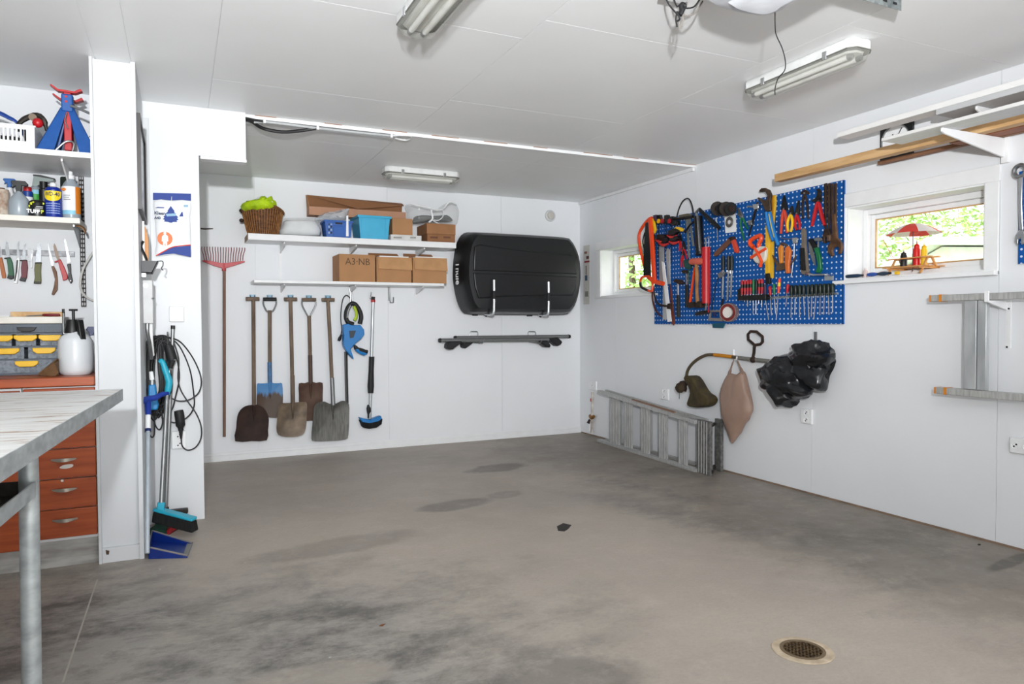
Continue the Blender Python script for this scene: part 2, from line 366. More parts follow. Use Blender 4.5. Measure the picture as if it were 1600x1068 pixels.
# the post
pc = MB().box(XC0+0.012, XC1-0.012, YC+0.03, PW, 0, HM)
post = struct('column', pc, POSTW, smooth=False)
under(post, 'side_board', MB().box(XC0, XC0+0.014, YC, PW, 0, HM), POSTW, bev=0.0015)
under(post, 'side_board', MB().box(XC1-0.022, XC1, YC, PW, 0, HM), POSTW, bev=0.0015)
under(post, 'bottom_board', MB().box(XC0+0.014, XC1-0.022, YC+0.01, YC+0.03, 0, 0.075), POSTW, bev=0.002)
ch = MB(); q = [pl(x, y, 1, YC+0.008) for x, y in ((165, 859), (171, 860), (170, 866), (166, 866))]; ch.prism(q, (0, 0.022, 0)); under(post, 'chip', ch, M('bare_wood', '5C4636', 0.8), smooth=False)
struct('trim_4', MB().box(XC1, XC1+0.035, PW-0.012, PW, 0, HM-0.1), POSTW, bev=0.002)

struct('baseboard_right', MB().box(R-0.002, R+0.003, YF, D-0.02, 0, 0.011), M('bare_board_edge', 'A28B78', 0.8, var=0.2, scale=8), smooth=False)
# windows
def window(name, W, casing, muntins=False):
    y0, y1, z0, z1 = W; xg = R+0.17
    t = T(name, None, None)
    fr = MB(); 
    def ring(m, x0, x1, a, b, c, d, w):
        m.box(x0, x1, a, a+w, c, d); m.box(x0, x1, b-w, b, c, d); m.box(x0, x1, a+w, b-w, c, c+w); m.box(x0, x1, a+w, b-w, d-w, d)
    lining = MB(); e = 0.014
    ring(lining, R-0.001, R+0.29, y0-0.001, y1+0.001, z0-0.001, z1+0.001, e); t.p('lining', lining, WPLAIN)
    ring(fr, xg-0.03, xg+0.05, y0+e, y1-e, z0+e, z1-e, 0.035); t.p('frame', fr, WPLAIN, bev=0.003)
    sa = MB(); s0 = 0.05; ring(sa, xg, xg+0.035, y0+s0, y1-s0, z0+s0, z1-s0, 0.03); ix = t.p('sash', sa, WPLAIN, bev=0.003)
    st = MB(); ring(st, xg+0.002, xg+0.012, y0+s0+0.03, y1-s0-0.03, z0+s0+0.03, z1-s0-0.03, 0.008); t.p('glazing_bead', st, PINE, parent=ix)
    gl = MB().box(xg+0.016, xg+0.02, y0+s0+0.03, y1-s0-0.03, z0+s0+0.03, z1-s0-0.03)
    g = bpy.data.materials.get('window_glass')
    if not g:
        g = bpy.data.materials.new('window_glass'); g.use_nodes = True; n = g.node_tree; n.nodes.remove(n.nodes['Principled BSDF'])
        tr = n.nodes.new('ShaderNodeBsdfTransparent'); gs = n.nodes.new('ShaderNodeBsdfGlossy'); gs.inputs['Roughness'].default_value = 0.02
        mx = n.nodes.new('ShaderNodeMixShader'); mx.inputs[0].default_value = 0.06; n.links.new(tr.outputs[0], mx.inputs[1]); n.links.new(gs.outputs[0], mx.inputs[2])
        n.links.new(mx.outputs[0], n.nodes['Material Output'].inputs[0])
    t.p('pane', gl, g, parent=ix, smooth=False)
    for nm, a, b, c, d, p_ in casing: t.p(nm, MB().box(R-p_, R, a, b, c, d), WPLAIN, bev=0.003)
    t.done('structure')
window('window_1', W1, [('casing', 5.2, 6.36, 1.945, 2.03, 0.012), ('casing', 6.27, 6.34, 1.462, 1.945, 0.012), ('sill', 5.28, 6.36, 1.448, 1.466, 0.022)])
window('window_2', W2, [('casing', 2.325, 3.355, 1.942, 2.03, 0.012), ('casing', 2.33, 2.405, 1.44, 1.942, 0.012), ('casing', 3.287, 3.345, 1.44, 1.942, 0.012), ('sill', 2.33, 3.36, 1.443, 1.467, 0.045)])
# outside the windows: trees, a neighbour's white house
def tree(x, y, h, r, seed, label):
    rnd = random.Random(seed); t = T('garden_tree', label, 'tree', 'trees outside the windows')
    tr = MB(); tr.tube([(x, y, -0.3), (x+0.05, y, h*0.4), (x, y+0.1, h*0.8)], [0.12, 0.09, 0.03], 8); t.p('trunk', tr, M('bark', '6B5A4B', 0.9))
    lf = MB()
    for i in range(5200):
        a = rnd.uniform(0, 2*PI); b = rnd.uniform(-1, 1); q = r*(0.45+0.55*rnd.random()**0.5); c_ = math.sqrt(1-b*b)
        p_ = Vector((x+q*c_*math.cos(a), y+q*c_*math.sin(a), h*0.62+q*b*0.95)); u = Vector((rnd.uniform(-1, 1), rnd.uniform(-1, 1), rnd.uniform(-1, 1))).normalized(); v = u.orthogonal().normalized(); s_ = rnd.uniform(0.05, 0.11)
        lf.add([p_-u*s_, p_+v*s_*0.5, p_+u*s_, p_-v*s_*0.5], [(0, 1, 2, 3)])
    t.p('foliage', lf, M('leaves', 'BFD78F', 0.6, col2='8FB565', scale=3), smooth=False, kind='stuff'); t.done()
tree(14.0, 8.0, 6.2, 2.2, 1, 'leafy green tree seen through the right part of the wide window')
tree(14.6, 12.6, 6.4, 2.2, 2, 'leafy green tree seen through the left part of the wide window')
tree(10.0, 14.5, 5.6, 2.3, 3, 'leafy green tree seen through the narrow window by the orange saw')
gm = MB().box(R+0.36, 40, -15, 40, -0.5, -0.3); struct('ground_outside', gm, M('lawn', '8FA86A', 0.9), smooth=False)
t = T('neighbour_house', 'white neighbouring shed with a pale sloping roof seen through the wide window', 'shed')
hx = 8.6; SID = M('white_siding', 'F0F0EE', 0.7)
t.p('wall', MB().prism([(hx, 3.6, -0.3), (hx, 7.1, -0.3), (hx, 7.1, 1.5), (hx, 5.75, 2.12), (hx, 3.6, 1.9)], (3.0, 0, 0)), SID, smooth=False)
for i in range(8): t.p('siding_board', MB().box(hx-0.02, hx, 3.7, 7.0, 0.2+i*0.16, 0.2+i*0.16+0.15), SID, smooth=False)
t.p('roof', MB().prism([(hx-0.25, 7.35, 1.40), (hx-0.25, 5.75, 2.14), (hx-0.25, 3.4, 1.90), (hx-0.25, 3.4, 1.99), (hx-0.25, 5.75, 2.23), (hx-0.25, 7.35, 1.49)], (3.5, 0, 0)), M('pale_roof', 'E2E3E5', 0.7), smooth=False)
t.done()
# ------------------------------------------------------------------ workshop corner on the left
REDWOOD = M('reddish_wood', 'B45E30', 0.42, col2='9C4B22', scale=3, stretch=(1, 1, 12))
GREYPAINT = M('pale_grey_board', 'B9B7B2', 0.7, col2='8E8B86', scale=5, stretch=(1, 1, 4))
ZC = 0.945; YCF = 4.06
def onY(px, py, y): return pl(px, py, 1, y)
def blockY(px0, py0, px1, py1, y0, y1, m=None):
    a = onY(px0, py0, y0); b = onY(px1, py1, y0); return (m or MB()).box(a.x, b.x, y0, y1, b.z, a.z)
def prY(pts, y0, y1, k=0, m=None):
    P = [onY(x, y, y0) for x, y in pts]
    if k: P = smooth_pts(P, k, True)
    return (m or MB()).prism(P, (0, y1-y0, 0))
def tubeY(pts, r, n=8, k=4, closed=False, m=None): return (m or MB()).tube([onY(*p) for p in pts], r, n, closed, k)
# base cabinets: one with five drawers, one with a door
t = T('drawer_cabinet', 'reddish wood base cabinet with five drawers beside the white post', 'cabinet')
xr = -0.388; xl = onY(36, 700, 4.09).x; zt = 0.897
t.p('carcass', MB().box(xl, xr, 4.11, 4.75, 0.135, zt), WPLAIN, smooth=False)
zs = [onY(150, y, 4.09).z for y in (600, 649, 697.5, 743.5, 790, 834.5)]; zs[0] = zt-0.004
for i in range(5):
    d = t.p('drawer', MB().box(xl+0.004, xr-0.001, 4.088, 4.11, zs[i+1]+0.002, zs[i]-0.002), REDWOOD, bev=0.004)
    if i:
        hx0, hx1 = onY(79, 715, 4.08).x, onY(119, 715, 4.08).x; hz = zs[i]-0.05
        h = MB(); n = 12
        rings = []
        for j in range(n+1):
            s_ = j/n; x = hx0+(hx1-hx0)*s_; y = 4.088-0.024*math.sin(PI*s_); hh = 0.004+0.007*math.sin(PI*s_)
            rings.append([(x, y-0.004, hz-hh), (x, y+0.003, hz-hh), (x, y+0.003, hz+hh*0.6), (x, y-0.004, hz+hh*0.6)])
        h.loft(rings); t.p('handle', h, M('brushed_nickel', 'B9B3AA', 0.35, 0.85), parent=d, label='bowed brushed metal handle')
    if i == 2:
        t.p('paint_smear', prY([(93, 731), (97, 727), (106, 725), (114, 725), (113, 729), (103, 732)], 4.0872, 4.089, k=2), M('white_smear', 'D9D5CF', 0.8), parent=d)
    if i == 3:
        t.p('paint_smear', prY([(95, 749), (99, 749), (99, 752.5), (95, 752)], 4.0872, 4.089), M('white_smear', 'D9D5CF', 0.8), parent=d)
t.done()
t = T('door_cabinet', 'reddish wood base cabinet with panelled door at the left edge', 'cabinet')
x1 = onY(32.5, 700, 4.09).x; x0 = x1-0.6
t.p('carcass', MB().box(x0, x1+0.004, 4.11, 4.75, 0.12, zt), WPLAIN, smooth=False)
d = t.p('door', MB().box(x0+0.003, x1, 4.088, 4.11, 0.112, 0.70), REDWOOD, bev=0.003)
t.p('panel', MB().box(x0+0.09, x1-0.09, 4.082, 4.09, 0.21, 0.62), REDWOOD, parent=d, bev=0.004)
t.p('drawer', MB().box(x0+0.003, x1, 4.088, 4.11, 0.705, 0.885), REDWOOD, bev=0.004)
t.done()
struct('baseboard_workshop', MB().box(-1.4, -0.39, 4.125, 4.14, 0, 0.133), GREYPAINT, smooth=False)
solo('worktop', 'reddish wood worktop carrying the parts organizer', 'worktop', MB().box(-1.7, -0.387, YCF, 4.757, 0.902, ZC), REDWOOD, bev=0.004)

# parts organizer
ORG = M('organizer_grey', '666E79', 0.5, var=0.06); CLEAR = M('clear_drawer', 'AEB8C2', 0.15, alpha=0.5, col2='8E98A4', scale=60)
yo = 4.36; px0, px1 = -16, 98
t = T('parts_organizer', 'grey parts organizer with yellow drawer handles on the worktop', 'organizer')
a = onY(px0, 512, yo); b = onY(px1, 583, yo); zb = ZC+0.001
body = MB(); rows = [a.z-0.03, a.z-0.11, a.z-0.195, zb+0.012]; rz = [onY(40, v, yo).z for v in (521, 541, 561, 581)]
x0, x1 = a.x, b.x
body.box(x0, x1, yo+0.16, yo+0.17, zb, a.z); body.box(x0, x0+0.008, yo, yo+0.16, zb, a.z); body.box(x1-0.008, x1, yo, yo+0.16, zb, a.z); body.box(x0+0.008, x1-0.008, yo, yo+0.16, zb, zb+0.01)
for z in rz[:3]: body.box(x0+0.008, x1-0.008, yo, yo+0.16, z-0.003, z+0.003)
t.p('shell', body, ORG)
lid = MB().box(x0-0.004, x1+0.004, yo-0.006, yo+0.17, rz[0]+0.004, a.z+0.02); li = t.p('lid', lid, ORG, bev=0.004)
lr = MB()
for i in range(18): x = x0+0.012+i*(x1-x0-0.024)/17; lr.box(x-0.003, x+0.003, yo-0.009, yo-0.005, rz[0]+0.006, a.z+0.004)
t.p('ribs', lr, ORG, parent=li)
t.p('latch', prY([(25, 511), (57, 511), (53, 516), (47, 518), (34, 518), (29, 516)], yo-0.022, yo-0.006), BLACK, bev=0.002)
for r_, xs_ in enumerate(([-16, 22, 60, 98], [-16, 41, 98], [-16, 98])):
    z1_, z0_ = rz[r_]-0.004, rz[r_+1]+0.004
    if r_ == 2: z0_ = zb+0.011
    for i in range(len(xs_)-1):
        xa, xb = onY(xs_[i], 550, yo).x+0.009, onY(xs_[i+1], 550, yo).x-0.009
        dd = MB().box(xa, xb, yo-0.004, yo, z0_, z1_); dd.box(xa, xb, yo, yo+0.13, z0_, z0_+0.002); dd.box(xa, xa+0.002, yo, yo+0.13, z0_, z1_-0.01); dd.box(xb-0.002, xb, yo, yo+0.13, z0_, z1_-0.01)
        di = t.p('drawer', dd, CLEAR, smooth=False)
        xm = (xa+xb)/2-0.01*(r_ == 0)*0; hw = 0.05
        hn = MB().prism([(xm-hw, yo-0.004, z1_-0.004), (xm+hw, yo-0.004, z1_-0.004), (xm+hw, yo-0.004, z1_-0.02), (xm+hw*0.6, yo-0.004, z1_-0.034), (xm-hw*0.6, yo-0.004, z1_-0.034), (xm-hw, yo-0.004, z1_-0.02)], (0, -0.016, 0))
        t.p('handle', hn, YELLOW, parent=di, bev=0.003)
        sm = MB()
        for q in range(10 if r_ else 6):
            cx = random.uniform(xa+0.02, xb-0.02); sm.ball((cx, yo+random.uniform(0.02, 0.06), z0_+0.008+random.uniform(0, 0.012)), random.uniform(0.005, 0.009), 6, 4)
        t.p('small_parts', sm, STEEL, parent=di, kind='stuff')
t.done()
zb2 = onY(50, 507, yo).z; zlid = a.z+0.0205
solo('white_board', 'white board lying on the parts organizer', 'board', MB().box(-1.0, onY(99, 500, yo).x, yo-0.012, yo+0.2, zlid, zlid+0.036), M('offwhite_board', 'E3E0D8', 0.6, var=0.04, scale=8), bev=0.004)
zw = zlid+0.0365
xw0, xw1 = onY(17, 490, yo+0.08).x, onY(101, 490, yo+0.08).x
solo('wooden_batten', 'short pine batten lying on the white board', 'batten', MB().box(xw0, xw1, yo+0.07, yo+0.1, zw, zw+0.026), PINE, bev=0.002)
t = T('red_screwdriver', 'red and black screwdriver lying in front of the pine batten', 'screwdriver'); y_ = yo+0.03; z_ = zw+0.0085
xa, xb = onY(66, 492, y_).x, onY(94, 492, y_).x
t.p('handle', MB().tube([(xa, y_, z_), (xa+0.01, y_, z_), ((xa+xb)/2, y_, z_), (xb-0.004, y_, z_), (xb, y_, z_)], [0.004, 0.0075, 0.008, 0.0075, 0.003], 10), M('dark_red', '7E1B22', 0.4)); t.p('blade', MB().tube([(xa, y_, z_), (xa-0.07, y_, z_-0.005)], 0.0028, 8), STEEL); t.done()
solo('paper_sheet', 'white paper sheet lying on the white board by the batten', 'paper', MB().box(onY(-20, 495, yo).x, onY(14, 495, yo).x, yo+0.0, yo+0.12, zw, zw+0.004), WINK, smooth=False)

# pump sprayer
def lat(px, py0, y, prof, n=24, pr=None):
    c = onY(px, py0, y); return MB().lathe((c.x, y, c.z), prof, n)
def pxm(y, px=80): return (Vector((onY(px, 500, y).x, y, 0))-Vector((0, 0, 0))).length/F*0+1.0/F*onY(px, 508, y).dot(_f)
MILK = M('milky_plastic', 'D8DCE0', 0.35, var=0.03, scale=6)
y_ = 4.25; c = onY(119, 585, y_); s_ = pxm(y_, 119); zb = ZC+0.001; cx = c.x
def zz(py, y=4.25, px=119): return onY(px, py, y).z
t = T('pump_sprayer', 'white pump sprayer bottle with black pump head on the worktop', 'sprayer')
t.p('bottle', MB().lathe((cx, y_, zb), [(0.001, 0.004), (s_*18, 0.0), (s_*22, 0.012), (s_*23.4, 0.03), (s_*24, 0.08), (s_*23.6, zz(532)-zb), (s_*20, zz(525)-zb), (s_*11, zz(519)-zb), (s_*10, zz(518)-zb)], 28), MILK)
t.p('collar', MB().lathe((cx-s_*4, y_, zz(520)), [(s_*11.5, 0), (s_*11, 0.02), (s_*8, zz(501)-zz(520)), (s_*7, zz(499)-zz(520))], 20), BLACK)
t.p('grip', MB().bar((cx+s_*7, y_-0.03, zz(500)), (cx+s_*11, y_-0.05, zz(531)), s_*9, s_*8), BLACK, bev=0.005)
t.p('pump_rod', MB().cyl((cx-s_*2, y_, zz(502)), (cx-s_*2, y_, zz(485)), s_*2.2), BLACK)
t.p('pump_handle', MB().tube([(cx-s_*8, y_, zz(484)), (cx+s_*4, y_, zz(484))], s_*1.6, 8), BLACK)
t.p('wand', MB().tube([(cx-s_*16, y_-0.004, zz(519)), (cx-s_*15.5, y_, zz(484))], s_*1.7, 8), STEEL); t.p('nozzle_cap', MB().cyl((cx-s_*15.6, y_, zz(489)), (cx-s_*15.4, y_, zz(482.5)), s_*1.9), BLACK)
t.p('wand_clip', MB().bar((cx-s_*16, y_-0.002, zz(519)), (cx-s_*8, y_, zz(519)), 0.01, 0.012), WPLAIN)
t.done()
y_ = 4.5; c = onY(146, 580, y_); s_ = pxm(y_, 146)
t = T('trigger_bottle', 'white trigger spray bottle with navy head partly behind the post', 'spray bottle')
t.p('bottle', MB().lathe((c.x, y_, ZC+0.001), [(0.001, 0.002), (s_*9, 0), (s_*10, 0.01), (s_*10, onY(146, 532, y_).z-ZC), (s_*4, onY(146, 524, y_).z-ZC)], 18), WPLAIN)
t.p('trigger_head', prY([(134, 515), (137, 510), (150, 510), (151, 517), (146, 521), (144, 527), (139, 527), (139, 519)], y_-0.014, y_+0.014), NAVY, bev=0.002)
t.done()
# folded brown paper cone
bag = MB(); tip = onY(62, 586, 4.24); rings = []
for i in range(8):
    q = i/7; c = tip.lerp(onY(90, 574, 4.20), q); rr = 0.006+0.042*q**0.8
    rings.append([c+Vector((0.01*math.sin(j*2.1), rr*0.8*math.cos(2*PI*j/12), 0))*(1) + Z*(max(-1, 0)+rr*math.sin(2*PI*j/12)*1.0) for j in range(12)])
for rg in rings:
    zmin = min(v.z for v in rg)
    for v in rg: v.z += max(0, ZC+0.002-zmin)*0+0; v.z = max(v.z, ZC+0.0015)
bag.loft(rings); solo('paper_cone', 'crumpled brown paper cone lying beside the pump sprayer', 'paper', bag, M('brown_paper', '8A6B4C', 0.85, var=0.1, scale=30, bump=0.4))

# wall rail with slots, brackets and two shelves
t = T('shelf_rail', 'dark slotted steel rail on the workshop wall', 'shelf rail')
rl = MB(); xa, xb = WS(125, 400, 0.02).x, WS(133, 400, 0.02).x; z1_, z0_ = WS(129, 246, 0.02).z, WS(129, 478, 0.02).z; w_ = (xb-xa)
for q in (0, 0.42, 0.84): rl.box(xa+w_*q, xa+w_*(q+0.16), PW-0.018, PW, z0_, z1_)
n = 33
for i in range(n+1):
    z = z0_+(z1_-z0_)*i/n; rl.box(xa, xb, PW-0.018, PW, z-0.004, z+0.004)
t.p('rail', rl, M('brown_rail', '3D3634', 0.5, 0.3), smooth=False); t.done()
S1Z0, S1Z1, S1Y = 2.05, 2.078, 4.21
t = T('wall_shelf', 'upper white wall shelf holding the basket and jack stands', 'shelf', 'workshop shelves')
t.p('board', MB().box(-1.6, -0.389, S1Y, PW, S1Z0, S1Z1), WPLAIN, bev=0.002)
t.p('bracket', MB().prism([(-0.535, PW-0.018, S1Z0-0.001), (-0.535, S1Y+0.06, S1Z0-0.001), (-0.535, S1Y+0.06, S1Z0-0.014), (-0.535, PW-0.018, S1Z0-0.16)], (0.008, 0, 0)), WPLAIN); t.done()
S2Z0, S2Z1, S2Y = 1.743, 1.772, 4.43
t = T('wall_shelf', 'lower white wall shelf holding spray cans and bottles', 'shelf', 'workshop shelves')
x1 = onY(125, 350, S2Y).x
t.p('board', MB().box(-1.6, x1, S2Y, PW, S2Z0, S2Z1), M('cream_shelf', 'E6E2D9', 0.5, var=0.02), bev=0.002)
t.p('bracket', MB().prism([(-0.512, PW-0.018, S2Z0-0.001), (-0.512, S2Y+0.05, S2Z0-0.001), (-0.512, S2Y+0.05, S2Z0-0.012), (-0.512, PW-0.018, S2Z0-0.1)], (0.008, 0, 0)), STEEL); t.done()
hk = MB().tube([(-0.512, 4.5, S2Z0-0.004), (-0.48, 4.5, S2Z0-0.006), (-0.462, 4.5, S2Z0-0.02), (-0.455, 4.5, S2Z0-0.045)], [0.004, 0.008, 0.009, 0.005], 8, k=3, flat=0.5); solo('brass_hook', 'small brown curved hook under the end of the lower shelf', 'hook', hk, M('old_brass', '8A6A4A', 0.5, 0.4))

# basket with tools
t = T('plastic_basket', 'white slotted plastic basket with old tools on the upper shelf', 'basket')
y0, y1 = S1Y+0.03, S1Y+0.27; z0 = S1Z1+0.001; zt = onY(40, 196, y0).z; x1 = onY(54, 210, y0).x; x0 = x1-0.46
bk = MB(); bk.box(x0, x1, y0, y0+0.004, zt-0.02, zt); bk.box(x0, x1, y0, y0+0.004, z0, z0+0.035); bk.box(x1-0.045, x1, y0, y0+0.004, z0+0.035, zt-0.02)
xs0 = onY(44.5, 210, y0).x; st = onY(10, 210, y0).x-onY(3.2, 210, y0).x
i = 0
while xs0-i*st > x0: xx = xs0-i*st; bk.box(xx-st*0.72, xx-st*0.42, y0, y0+0.004, z0+0.035, zt-0.02) if False else bk.box(xx-st, xx-st+st*0.45, y0, y0+0.004, z0+0.035, zt-0.02); i += 1
bk.box(x0, x1, y0+0.004, y1, z0, z0+0.004); bk.box(x0, x1, y1-0.004, y1, z0, zt); bk.box(x1-0.004, x1, y0+0.004, y1, z0, zt); bk.box(x0, x0+0.004, y0+0.004, y1, z0, zt)
t.p('body', bk, WPLAIN, smooth=False)
rm = MB().box(x0-0.006, x1+0.006, y0-0.006, y0+0.004, zt-0.006, zt+0.002); rm.box(x1-0.002, x1+0.006, y0, y1+0.006, zt-0.006, zt+0.002); rm.box(x0-0.006, x1+0.006, y1-0.002, y1+0.006, zt-0.006, zt+0.002); t.p('rim', rm, WPLAIN, bev=0.002)
t.done()
# things in the basket
yq = (y0+y1)/2
solo('blue_wrench', 'blue painted wrench handle sticking out of the white basket', 'wrench', MB().tube([onY(-25, 168, yq), onY(0, 177, yq), onY(14, 184, yq), onY(27, 192, yq), onY(40, 215, yq+0.03)], [0.012, 0.014, 0.013, 0.01, 0.01], 8, k=3, flat=0.6), M('tool_blue', '1E4FA0', 0.4))
t = T('black_clamp', 'black clamp with round knob lying over the rim of the white basket', 'clamp')
t.p('arm', MB().tube([onY(28, 205, yq-0.03), onY(30, 193, yq-0.03), onY(42, 184, yq-0.03), onY(58, 181, yq-0.03), onY(68, 188, yq-0.03), onY(73, 204, yq-0.03)], [0.011, 0.012, 0.014, 0.017, 0.015, 0.008], 8, k=3), DSTEEL)
t.p('knob', MB().cyl(onY(51, 183, yq-0.06), onY(51, 183, yq-0.03), 0.018, n=14), M('brown_metal', '6A5C4E', 0.5, 0.5))
t.done()
solo('red_ball', 'round red knob showing above the rim of the white basket', 'knob', MB().ball(onY(59, 192, yq-0.085), 0.024, 14, 10), RED)
solo('dark_tool_pouch', 'dark tool bag filling the white basket', 'tool bag', MB().box(x0+0.02, x1-0.06, y0+0.02, y1-0.02, z0+0.006, zt-0.05), M('dark_cloth', '2B2A2C', 0.8, var=0.2, bump=0.3), bev=0.02)

# jack stands
JB = M('jack_blue', '1B5FA6', 0.4, var=0.07, scale=20)
def jack(cx, cy, label, back=False):
    t = T('jack_stand', label, 'jack stand', 'jack stands'); z0 = S1Z1+0.001
    hx, hy, za = 0.135, 0.062, z0+0.235
    for sx in (-1, 1):
        for sy in (-1, 1):
            foot = Vector((cx+sx*hx, cy+sy*hy, z0)); top = Vector((cx+sx*0.03, cy+sy*0.014, za))
            w_ = Vector((-sx*0.078, 0, 0)); w2 = Vector((-sx*0.03, 0, 0)); th = Vector((0, 0.004*sy, 0))
            lg = MB().loft([[foot, foot+w_, foot+w_-th, foot-th], [top, top+w2, top+w2-th, top-th]])
            d2 = Vector((0, -sy*0.03, 0)); lg.loft([[foot, foot+d2, foot+d2-Vector((sx*0.004, 0, 0)), foot-Vector((sx*0.004, 0, 0))], [top, top+d2*0.5, top+d2*0.5-Vector((sx*0.004, 0, 0)), top-Vector((sx*0.004, 0, 0))]])
            t.p('leg', lg, JB, smooth=False)
    c = t.p('collar', MB().box(cx-0.026, cx+0.026, cy-0.022, cy+0.022, za-0.02, za+0.07), JB, bev=0.006)
    t.p('pin', MB().cyl((cx-0.004, cy-0.024, za+0.055), (cx-0.004, cy-0.02, za+0.055), 0.006), RED, parent=c); t.p('pin', MB().cyl((cx-0.004, cy-0.024, za+0.03), (cx-0.004, cy-0.02, za+0.03), 0.006), RED, parent=c)
    t.p('post', MB().box(cx-0.017, cx+0.017, cy-0.012, cy+0.012, z0+0.02, za+0.085), RED, bev=0.003)
    zs = za+0.085; sd = MB().prism([(cx-0.068, cy-0.02, zs+0.026), (cx-0.04, cy-0.02, zs+0.006), (cx+0.032, cy-0.02, zs+0.002), (cx+0.06, cy-0.02, zs+0.02), (cx+0.068, cy-0.02, zs+0.008), (cx+0.035, cy-0.02, zs-0.008), (cx-0.042, cy-0.02, zs-0.004), (cx-0.074, cy-0.02, zs+0.022)], (0, 0.04, 0)); t.p('saddle', sd, RED)
    if not back: t.p('lever', MB().tube([(cx+0.015, cy-0.026, za+0.01), (cx+0.05, cy-0.03, za), (cx+0.105, cy-0.03, za-0.022)], 0.0065, 8), STEEL)
    if not back:
        t.p('handle_loop', MB().tube([(cx-0.05, cy-0.05, z0+0.008), (cx-0.01, cy-0.055, z0+0.05), (cx+0.015, cy-0.055, z0+0.058), (cx+0.03, cy-0.055, z0+0.045), (cx+0.022, cy-0.05, z0+0.008)], 0.005, 8, k=3), STEEL)
        t.p('chain', MB().tube([(cx+0.0, cy-0.03, za-0.03), (cx-0.008, cy-0.035, za-0.07), (cx+0.004, cy-0.04, za-0.11)], 0.003, 6, k=3), CHROME)
    t.done()
jx = onY(107, 238, 4.30).x
jack(jx, 4.305, 'blue jack stand with red saddle on the shelf, the front one'); jack(jx-0.012, 4.47, 'blue jack stand standing behind the other jack stand', True)
# air regulator behind
t = T('air_regulator', 'metal air regulator with round gauge beside the jack stands', 'regulator'); yr = 4.63
z0 = S1Z1+0.001; xg = onY(145, 220, yr).x
xg = min(xg, -0.425)
t.p('bowl', MB().lathe((xg, yr, z0), [(0.001, 0), (0.02, 0.0), (0.024, 0.01), (0.024, 0.07), (0.02, 0.078)], 14), M('smoked_bowl', '6F7478', 0.3)); t.p('body', MB().box(xg-0.026, xg+0.026, yr-0.024, yr+0.024, z0+0.078, z0+0.135), STEEL, bev=0.006)
t.p('knob', MB().lathe((xg, yr, z0+0.135), [(0.016, 0), (0.016, 0.02), (0.02, 0.022), (0.02, 0.04), (0.01, 0.046)], 14), DSTEEL)
g_ = t.p('gauge', MB().cyl((xg-0.03, yr-0.03, z0+0.15), (xg-0.03, yr-0.016, z0+0.15), 0.024, n=18), CHROME); t.p('dial', MB().cyl((xg-0.03, yr-0.0315, z0+0.15), (xg-0.03, yr-0.03, z0+0.15), 0.019, n=18), WINK, parent=g_)
t.done()

# bottles and cans on the lower shelf
SZ = S2Z1+0.001
def can(name, label, cat, px, pr, py, y, colm, prof=None, extra=None, n=20):
    """prof: [(radius fraction, height fraction)], height from the shelf to pixel row py"""
    c = onY(px, py, y); s_ = 1.0/F*(Vector((c.x, y, 1.2))-Vector((0, 0, CAMH))).dot(_f); h = c.z-SZ
    t = T(name, label, cat, 'bottles and cans on the lower shelf')
    prof = prof or [(0.01, 0.002), (0.96, 0), (1, 0.02), (1, 0.98), (0.9, 1)]
    t.p('body', MB().lathe((c.x, y, SZ), [(r*pr*s_, z*h) for r, z in prof], n), colm)
    if extra: extra(t, c.x, y, SZ, h, s_, pr*s_)
    t.done()
GREYT = M('grey_translucent', 'A9B2BA', 0.3, var=0.04, scale=8)
def capf(m, r, z0, z1, nm='cap'): return lambda t, x, y, z, h, s, R_: t.p(nm, MB().lathe((x, y, z+h*z0), [(r*R_, 0), (r*R_, h*(z1-z0)*0.9), (r*R_*0.85, h*(z1-z0))], 16), m)
def wrap(m, z0, z1, r=1.01, a0=0.0, a1=2*PI):     # a paper label around part of a can
    def f(t, x, y, z, h, s, R_):
        mb = MB(); k = 20; va = []
        for i in range(k+1):
            a = a0+(a1-a0)*i/k
            for zz_ in (z0, z1): va.append((x+R_*r*math.cos(a), y+R_*r*math.sin(a), z+h*zz_))
        mb.add(va, [(2*i, 2*i+2, 2*i+3, 2*i+1) for i in range(k)]); t.p('label', mb, m)
    return f
def many(*fs):
    def f(*a):
        for g in fs: g(*a)
    return f
def trigger(m, ztop, back=0.0, sc=1.0):
    def f(t, x, y, z, h, s, R_):
        zt = z+h; pr = MB().prism([(x-0.035*sc, y-0.011, zt+0.045*sc), (x-0.03*sc, y-0.011, zt+0.055*sc), (x+0.03*sc, y-0.011, zt+0.055*sc), (x+0.042*sc, y-0.011, zt+0.04*sc), (x+0.04*sc, y-0.011, zt+0.03*sc), (x+0.014*sc, y-0.011, zt+0.03*sc), (x+0.011*sc, y-0.011, zt-0.004), (x-0.011*sc, y-0.011, zt-0.004), (x-0.012*sc, y-0.011, zt+0.028*sc), (x-0.03*sc, y-0.011, zt+0.014*sc), (x-0.024*sc, y-0.011, zt+0.03*sc)], (0, 0.022, 0)); t.p('trigger_head', pr, m, bev=0.002)
    return f
can('spray_can', 'stained beige spray can at the left edge of the lower shelf', 'spray can', 1.5, 10.5, 296, 4.5, M('stained_can', 'C9BDAE', 0.6, col2='8B6A55', scale=25), extra=capf(M('rust_cap', '6A4232', 0.7), 0.5, 1.0, 1.06))
can('spray_bottle', 'white spray bottle with blue trigger head behind the grey bottle', 'spray bottle', 15, 7, 292, 4.62, WPLAIN, [(0.01, 0.002), (1, 0), (1, 0.7), (0.4, 1)], trigger(BLUE, 0, sc=0.8))
can('spray_bottle', 'grey translucent spray bottle with black trigger head', 'spray bottle', 29.5, 14.6, 299, 4.5, GREYT, [(0.01, 0.002), (0.95, 0), (1, 0.03), (1, 0.55), (0.85, 0.7), (0.35, 0.93), (0.25, 1)], trigger(BLACK, 0))
